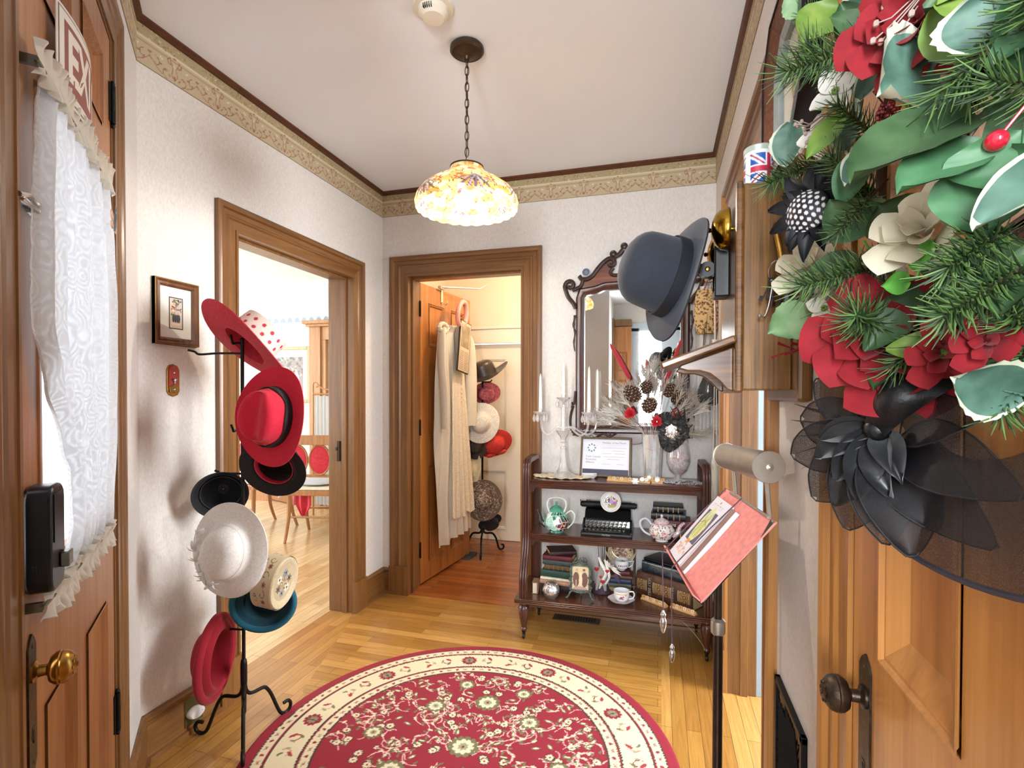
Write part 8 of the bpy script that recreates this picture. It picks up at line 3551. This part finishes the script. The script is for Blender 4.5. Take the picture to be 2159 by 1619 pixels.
for i in range(950):
    q, a = r.uniform(0, .168), r.random() * 6.28
    c.ell(.17 + q * math.cos(a), .17 + q * math.sin(a), .009, .0017, r.choice(['a8988a', '3b3029', '7f7063', 'c2b4a4', '2c2420']), a + PI / 2)
h = hat('brown and grey spiral woven straw hat at the bottom of the closet stand', at2(.015, .470, .17), axis(.02, .12, -.99), axis(0, 1, 0), .080, .045, .075, straw('brown_straw', '5a4a3e'), 1.04, dz=lambda a: -.004, topr=.9, name='straw_hat')
mb = MB()


def sph(u, v):
    x, y = u / .17 - 1, v / .17 - 1
    X, Y = x * math.sqrt(max(0, 1 - y * y / 2)), y * math.sqrt(max(0, 1 - x * x / 2))
    q = math.hypot(X, Y)
    zz = .0465 * (1 - (q / .55) ** 4) if q < .53 else .004 + .0035
    return (X * .156, Y * .152, max(.0035, zz))


c.mesh(mb, sph)
mb.build('woven_top', vcol('woven_straw', .8, .6), h, smooth=60)
hat('small black hat at the foot of the closet stand', at2(.065, .27, .05), axis(.4, -.5, -.7), axis(1, 0, 0), .06, .06, .03, blkf, name='dark_hat')

# ============================================================ parlour seen through the left doorway
pcw = wood('chair_wood', '8a5a3a', 'b58558', 2, .35, 1.5, .1, .2)
pinkb = pm('red_damask', 'b8263c', .7, 0, .2, 60)


def parlour_chair(lab, x, y, rz):
    t = thing('parlour_chair', lab, 'chair', (x, y, 0), rz, group=None)
    for sx in (-.2, .2):
        mb = MB()
        mb.tube(spline([V((sx, .17, .45)), V((sx, .175, .30)), V((sx, .19, .15)), V((sx, .24, 0))], 5), [.022 - .0006 * k for k in range(16)], 8)
        mb.build('leg', pcw, t)
        mb = MB()
        mb.tube(spline([V((sx * .95, -.19, .45)), V((sx * .95, -.19, .30)), V((sx, -.20, .15)), V((sx * 1.05, -.235, 0))], 5), [.022 - .0006 * k for k in range(16)], 8)
        mb.build('leg', pcw, t)
        mb = MB()
        mb.tube([(sx, -.19, .42), (sx * .98, -.22, .70), (sx, -.25, .93)], .018, 8)
        mb.build('back_post', pcw, t)
    mb = MB()
    mb.box(-.225, -.21, .41, .225, .20, .455)
    mb.build('seat_rail', pcw, t, bevel=.006)
    mb = MB()
    mb.box(-.215, -.20, .455, .215, .19, .485)
    mb.build('seat', pm('cream_seat', 'e0d8c8', .8), t, bevel=.012)
    mb = MB()
    mb.box(-.215, -.262, .86, .215, -.232, .945)
    mb.build('top_rail', pcw, t, bevel=.004)
    mb = MB()
    mb.box(-.205, -.222, .575, .205, -.200, .60)
    mb.build('lower_rail', pcw, t, bevel=.003)
    for cx_ in (-.10, .10):
        mb = MB()
        mb.tube([(cx_ + .092 * math.cos(a), -.232 - .0 * a, .73 + .128 * math.sin(a)) for a in [2 * PI * i / 30 for i in range(30)]], .009, 8, True)
        mb.build('oval_frame', pcw, t)
        mb = MB()
        mb.ball((cx_, -.232, .73), .088, (1, .12, 1.42), 18)
        mb.build('back_pad', pinkb, t)
    for y_ in (.18, -.19):
        mb = MB()
        mb.tube([(-.2, y_, .22), (.2, y_, .22)], .009, 8)
        mb.build('stretcher', pcw, t)
    return t


ch_ = parlour_chair('wooden chair with red oval back pads near the parlour doorway', -2.98, 4.02, R(14))
cu = thing('seat_cushion', 'pale blue tied cushion on the nearer parlour chair', 'cushion', (-2.98, 4.02, .4855), R(14))
mb = MB()
mb.ball((0, 0, .022), .205, (1, .92, .12), 20)
mb.build('pad', pm('pale_blue_cotton', 'c2c8d3', .8, 0, .06), cu)
mb = MB()
for k in range(4):
    mb.tube(spline([V((-.19, -.17, .01)), V((-.24, -.19, -.01 - .01 * k)), V((-.22 - .02 * k, -.20, -.06 - .012 * k))], 5), .006, 6, flat=.4)
mb.build('tie', pm('grey_satin', '9aa0aa', .35, 0, .1), cu)
sc = thing('red_scarf', 'red scarf hanging under the nearer parlour chair seat', 'scarf', (-3.08, 3.93, .20))
mb = MB()
mb.sheet(lambda u, v: ((u - .5) * .17 * (1 - max(0, .35 - v) * 2.0), .012 * math.sin(u * 12), v * .28 - .0), 14, 14, .002)
mb.build('cloth', pm('red_silk', 'c22940', .6, 0, .15), sc)
sc2 = thing('pink_scarf', 'pink scarf tied at the corner of the nearer parlour chair', 'scarf', (-3.22, 3.98, .28))
mb = MB()
mb.sheet(lambda u, v: ((u - .5) * .08 * (.4 + v * .6 if v < .5 else 1 - v * .5), .010 * math.sin(u * 9), v * .20), 10, 12, .002)
mb.build('cloth', pm('pink_silk', 'dc8890', .6, 0, .1), sc2)
c3 = parlour_chair('second wooden chair with red oval back pads, further left in the parlour', -3.72, 4.15, R(-20))
th_ = thing('red_table_cover', 'red draped side table left of the parlour chairs', 'side table', (-4.32, 3.95, 0))
mb = MB()
mb.lathe([(.30, .28), (.27, .5), (.22, .74), (.21, .755), (0, .76)], 40, fn=lambda a, j: 1 + (.05 * math.sin(a * 11) if j < 2 else 0))
mb.build('cloth', pinkb, th_)
mb = MB()
mb.lathe([(.16, 0), (.15, .02), (.03, .04), (.028, .735), (.20, .745), (0, .75)], 24)
mb.build('pedestal', pm('white_paint', 'f2f3f5'), th_)
pp_ = thing('parlour_picture', 'gilt framed engraving of figures on the cream parlour wall', 'picture', (-4.26, 5.195, 1.20), 0, 0)
mb = MB()
for a, b, c_, d in ((-.30, 0, -.265, .66), (.265, 0, .30, .66), (-.265, 0, .265, .035), (-.265, .625, .265, .66)):
    mb.box(a, -.03, b, c_, 0, d)
mb.build('gilt_frame', pm('grey_gold', '8f8468', .4, .5), pp_, smooth=0, bevel=.003)
mb = MB()
mb.box(-.27, -.015, .03, .27, -.001, .63)
mb.build('mount', pm('cream_mount', 'd9d6c8'), pp_, smooth=0)
c = Canvas(.40, .42, .006, '8d8a8c')
r = random.Random(9)
for i in range(120):
    c.ell(r.random() * .4, .2 + r.random() * .22, .02, .012, r.choice(['6f6d70', 'a5a2a0', '5c5a5e', '8f8b8a']), r.random() * 3)
for x in (.06, .14, .20, .30):
    c.ell(x, .15, .03, .09, 'd3d0cc').ell(x, .26, .014, .018, 'c9b0a0')
c.ell(.31, .14, .035, .11, 'a8b4c4')
mb = MB()
c.mesh(mb, lambda u, v: (-.20 + u, -.0155, .12 + v))
mb.build('engraving', vcol('printed_photo'), pp_, smooth=0)
# window or bookcase surround on the far parlour wall
cs = MB()
cs.box(-3.93, 5.12, 0, -3.78, 5.199, 2.08).box(-3.955, 5.09, 2.08, -2.9, 5.199, 2.11).box(-3.985, 5.06, 2.11, -2.9, 5.199, 2.15).box(-3.78, 5.14, 1.93, -2.9, 5.199, 2.08).box(-3.78, 5.14, 0, -3.72, 5.199, 1.93)
stru(cs.build('trim_25', wood('parlour_trim', '9a6a40', 'c09468', 2, .4, 1, .1), smooth=0, bevel=.004))
sn = thing('folding_screen', 'folding screen with scrolled metal frame and white gathered cloth in the parlour', 'screen', (-3.50, 4.70, 0))
brz = pm('copper_tube', 'a8805c', .4, .6, .05)
mb = MB()
mb.tube([(-.06, 0, 0), (-.06, 0, 1.40)], .010, 8)
mb.tube([(-.06, 0, 1.30), (.45, 0, 1.30)], .010, 8)
mb.tube(spline([V((-.06, 0, 1.38)), V((-.05, 0, 1.42)), V((-.01, 0, 1.42)), V((0, 0, 1.385)), V((-.02, 0, 1.375))] , 5), .007, 8)
mb.tube(spline([V((.0, 0, 1.40)), V((.06, 0, 1.36)), V((.14, 0, 1.345)), V((.40, 0, 1.345))], 5), .009, 8)
mb.tube([(.45, 0, 0), (.45, 0, 1.34)], .010, 8)
mb.build('frame', brz, sn)
mb = MB()
mb.sheet(lambda u, v: (-.04 + u * .48, .012 * math.sin(u * 70), .12 + v * 1.16), 90, 4, .001)
mb.build('gathered_cloth', pm('sheer_white', 'e2e5e8', .8, 0, .03, 20, thin=.3), sn)
pt = thing('white_pedestal_foot', 'white round pedestal foot on the parlour floor behind the hat stand', 'pedestal', (-3.35, 3.35, 0))
mb = MB()
mb.lathe([(0, 0), (.13, 0), (.135, .012), (.10, .022), (.03, .05), (.02, .12), (.018, .55), (.10, .57), (.10, .585), (0, .585)], 30)
mb.build('pedestal_body', pm('white_paint', 'f2f3f5'), pt)
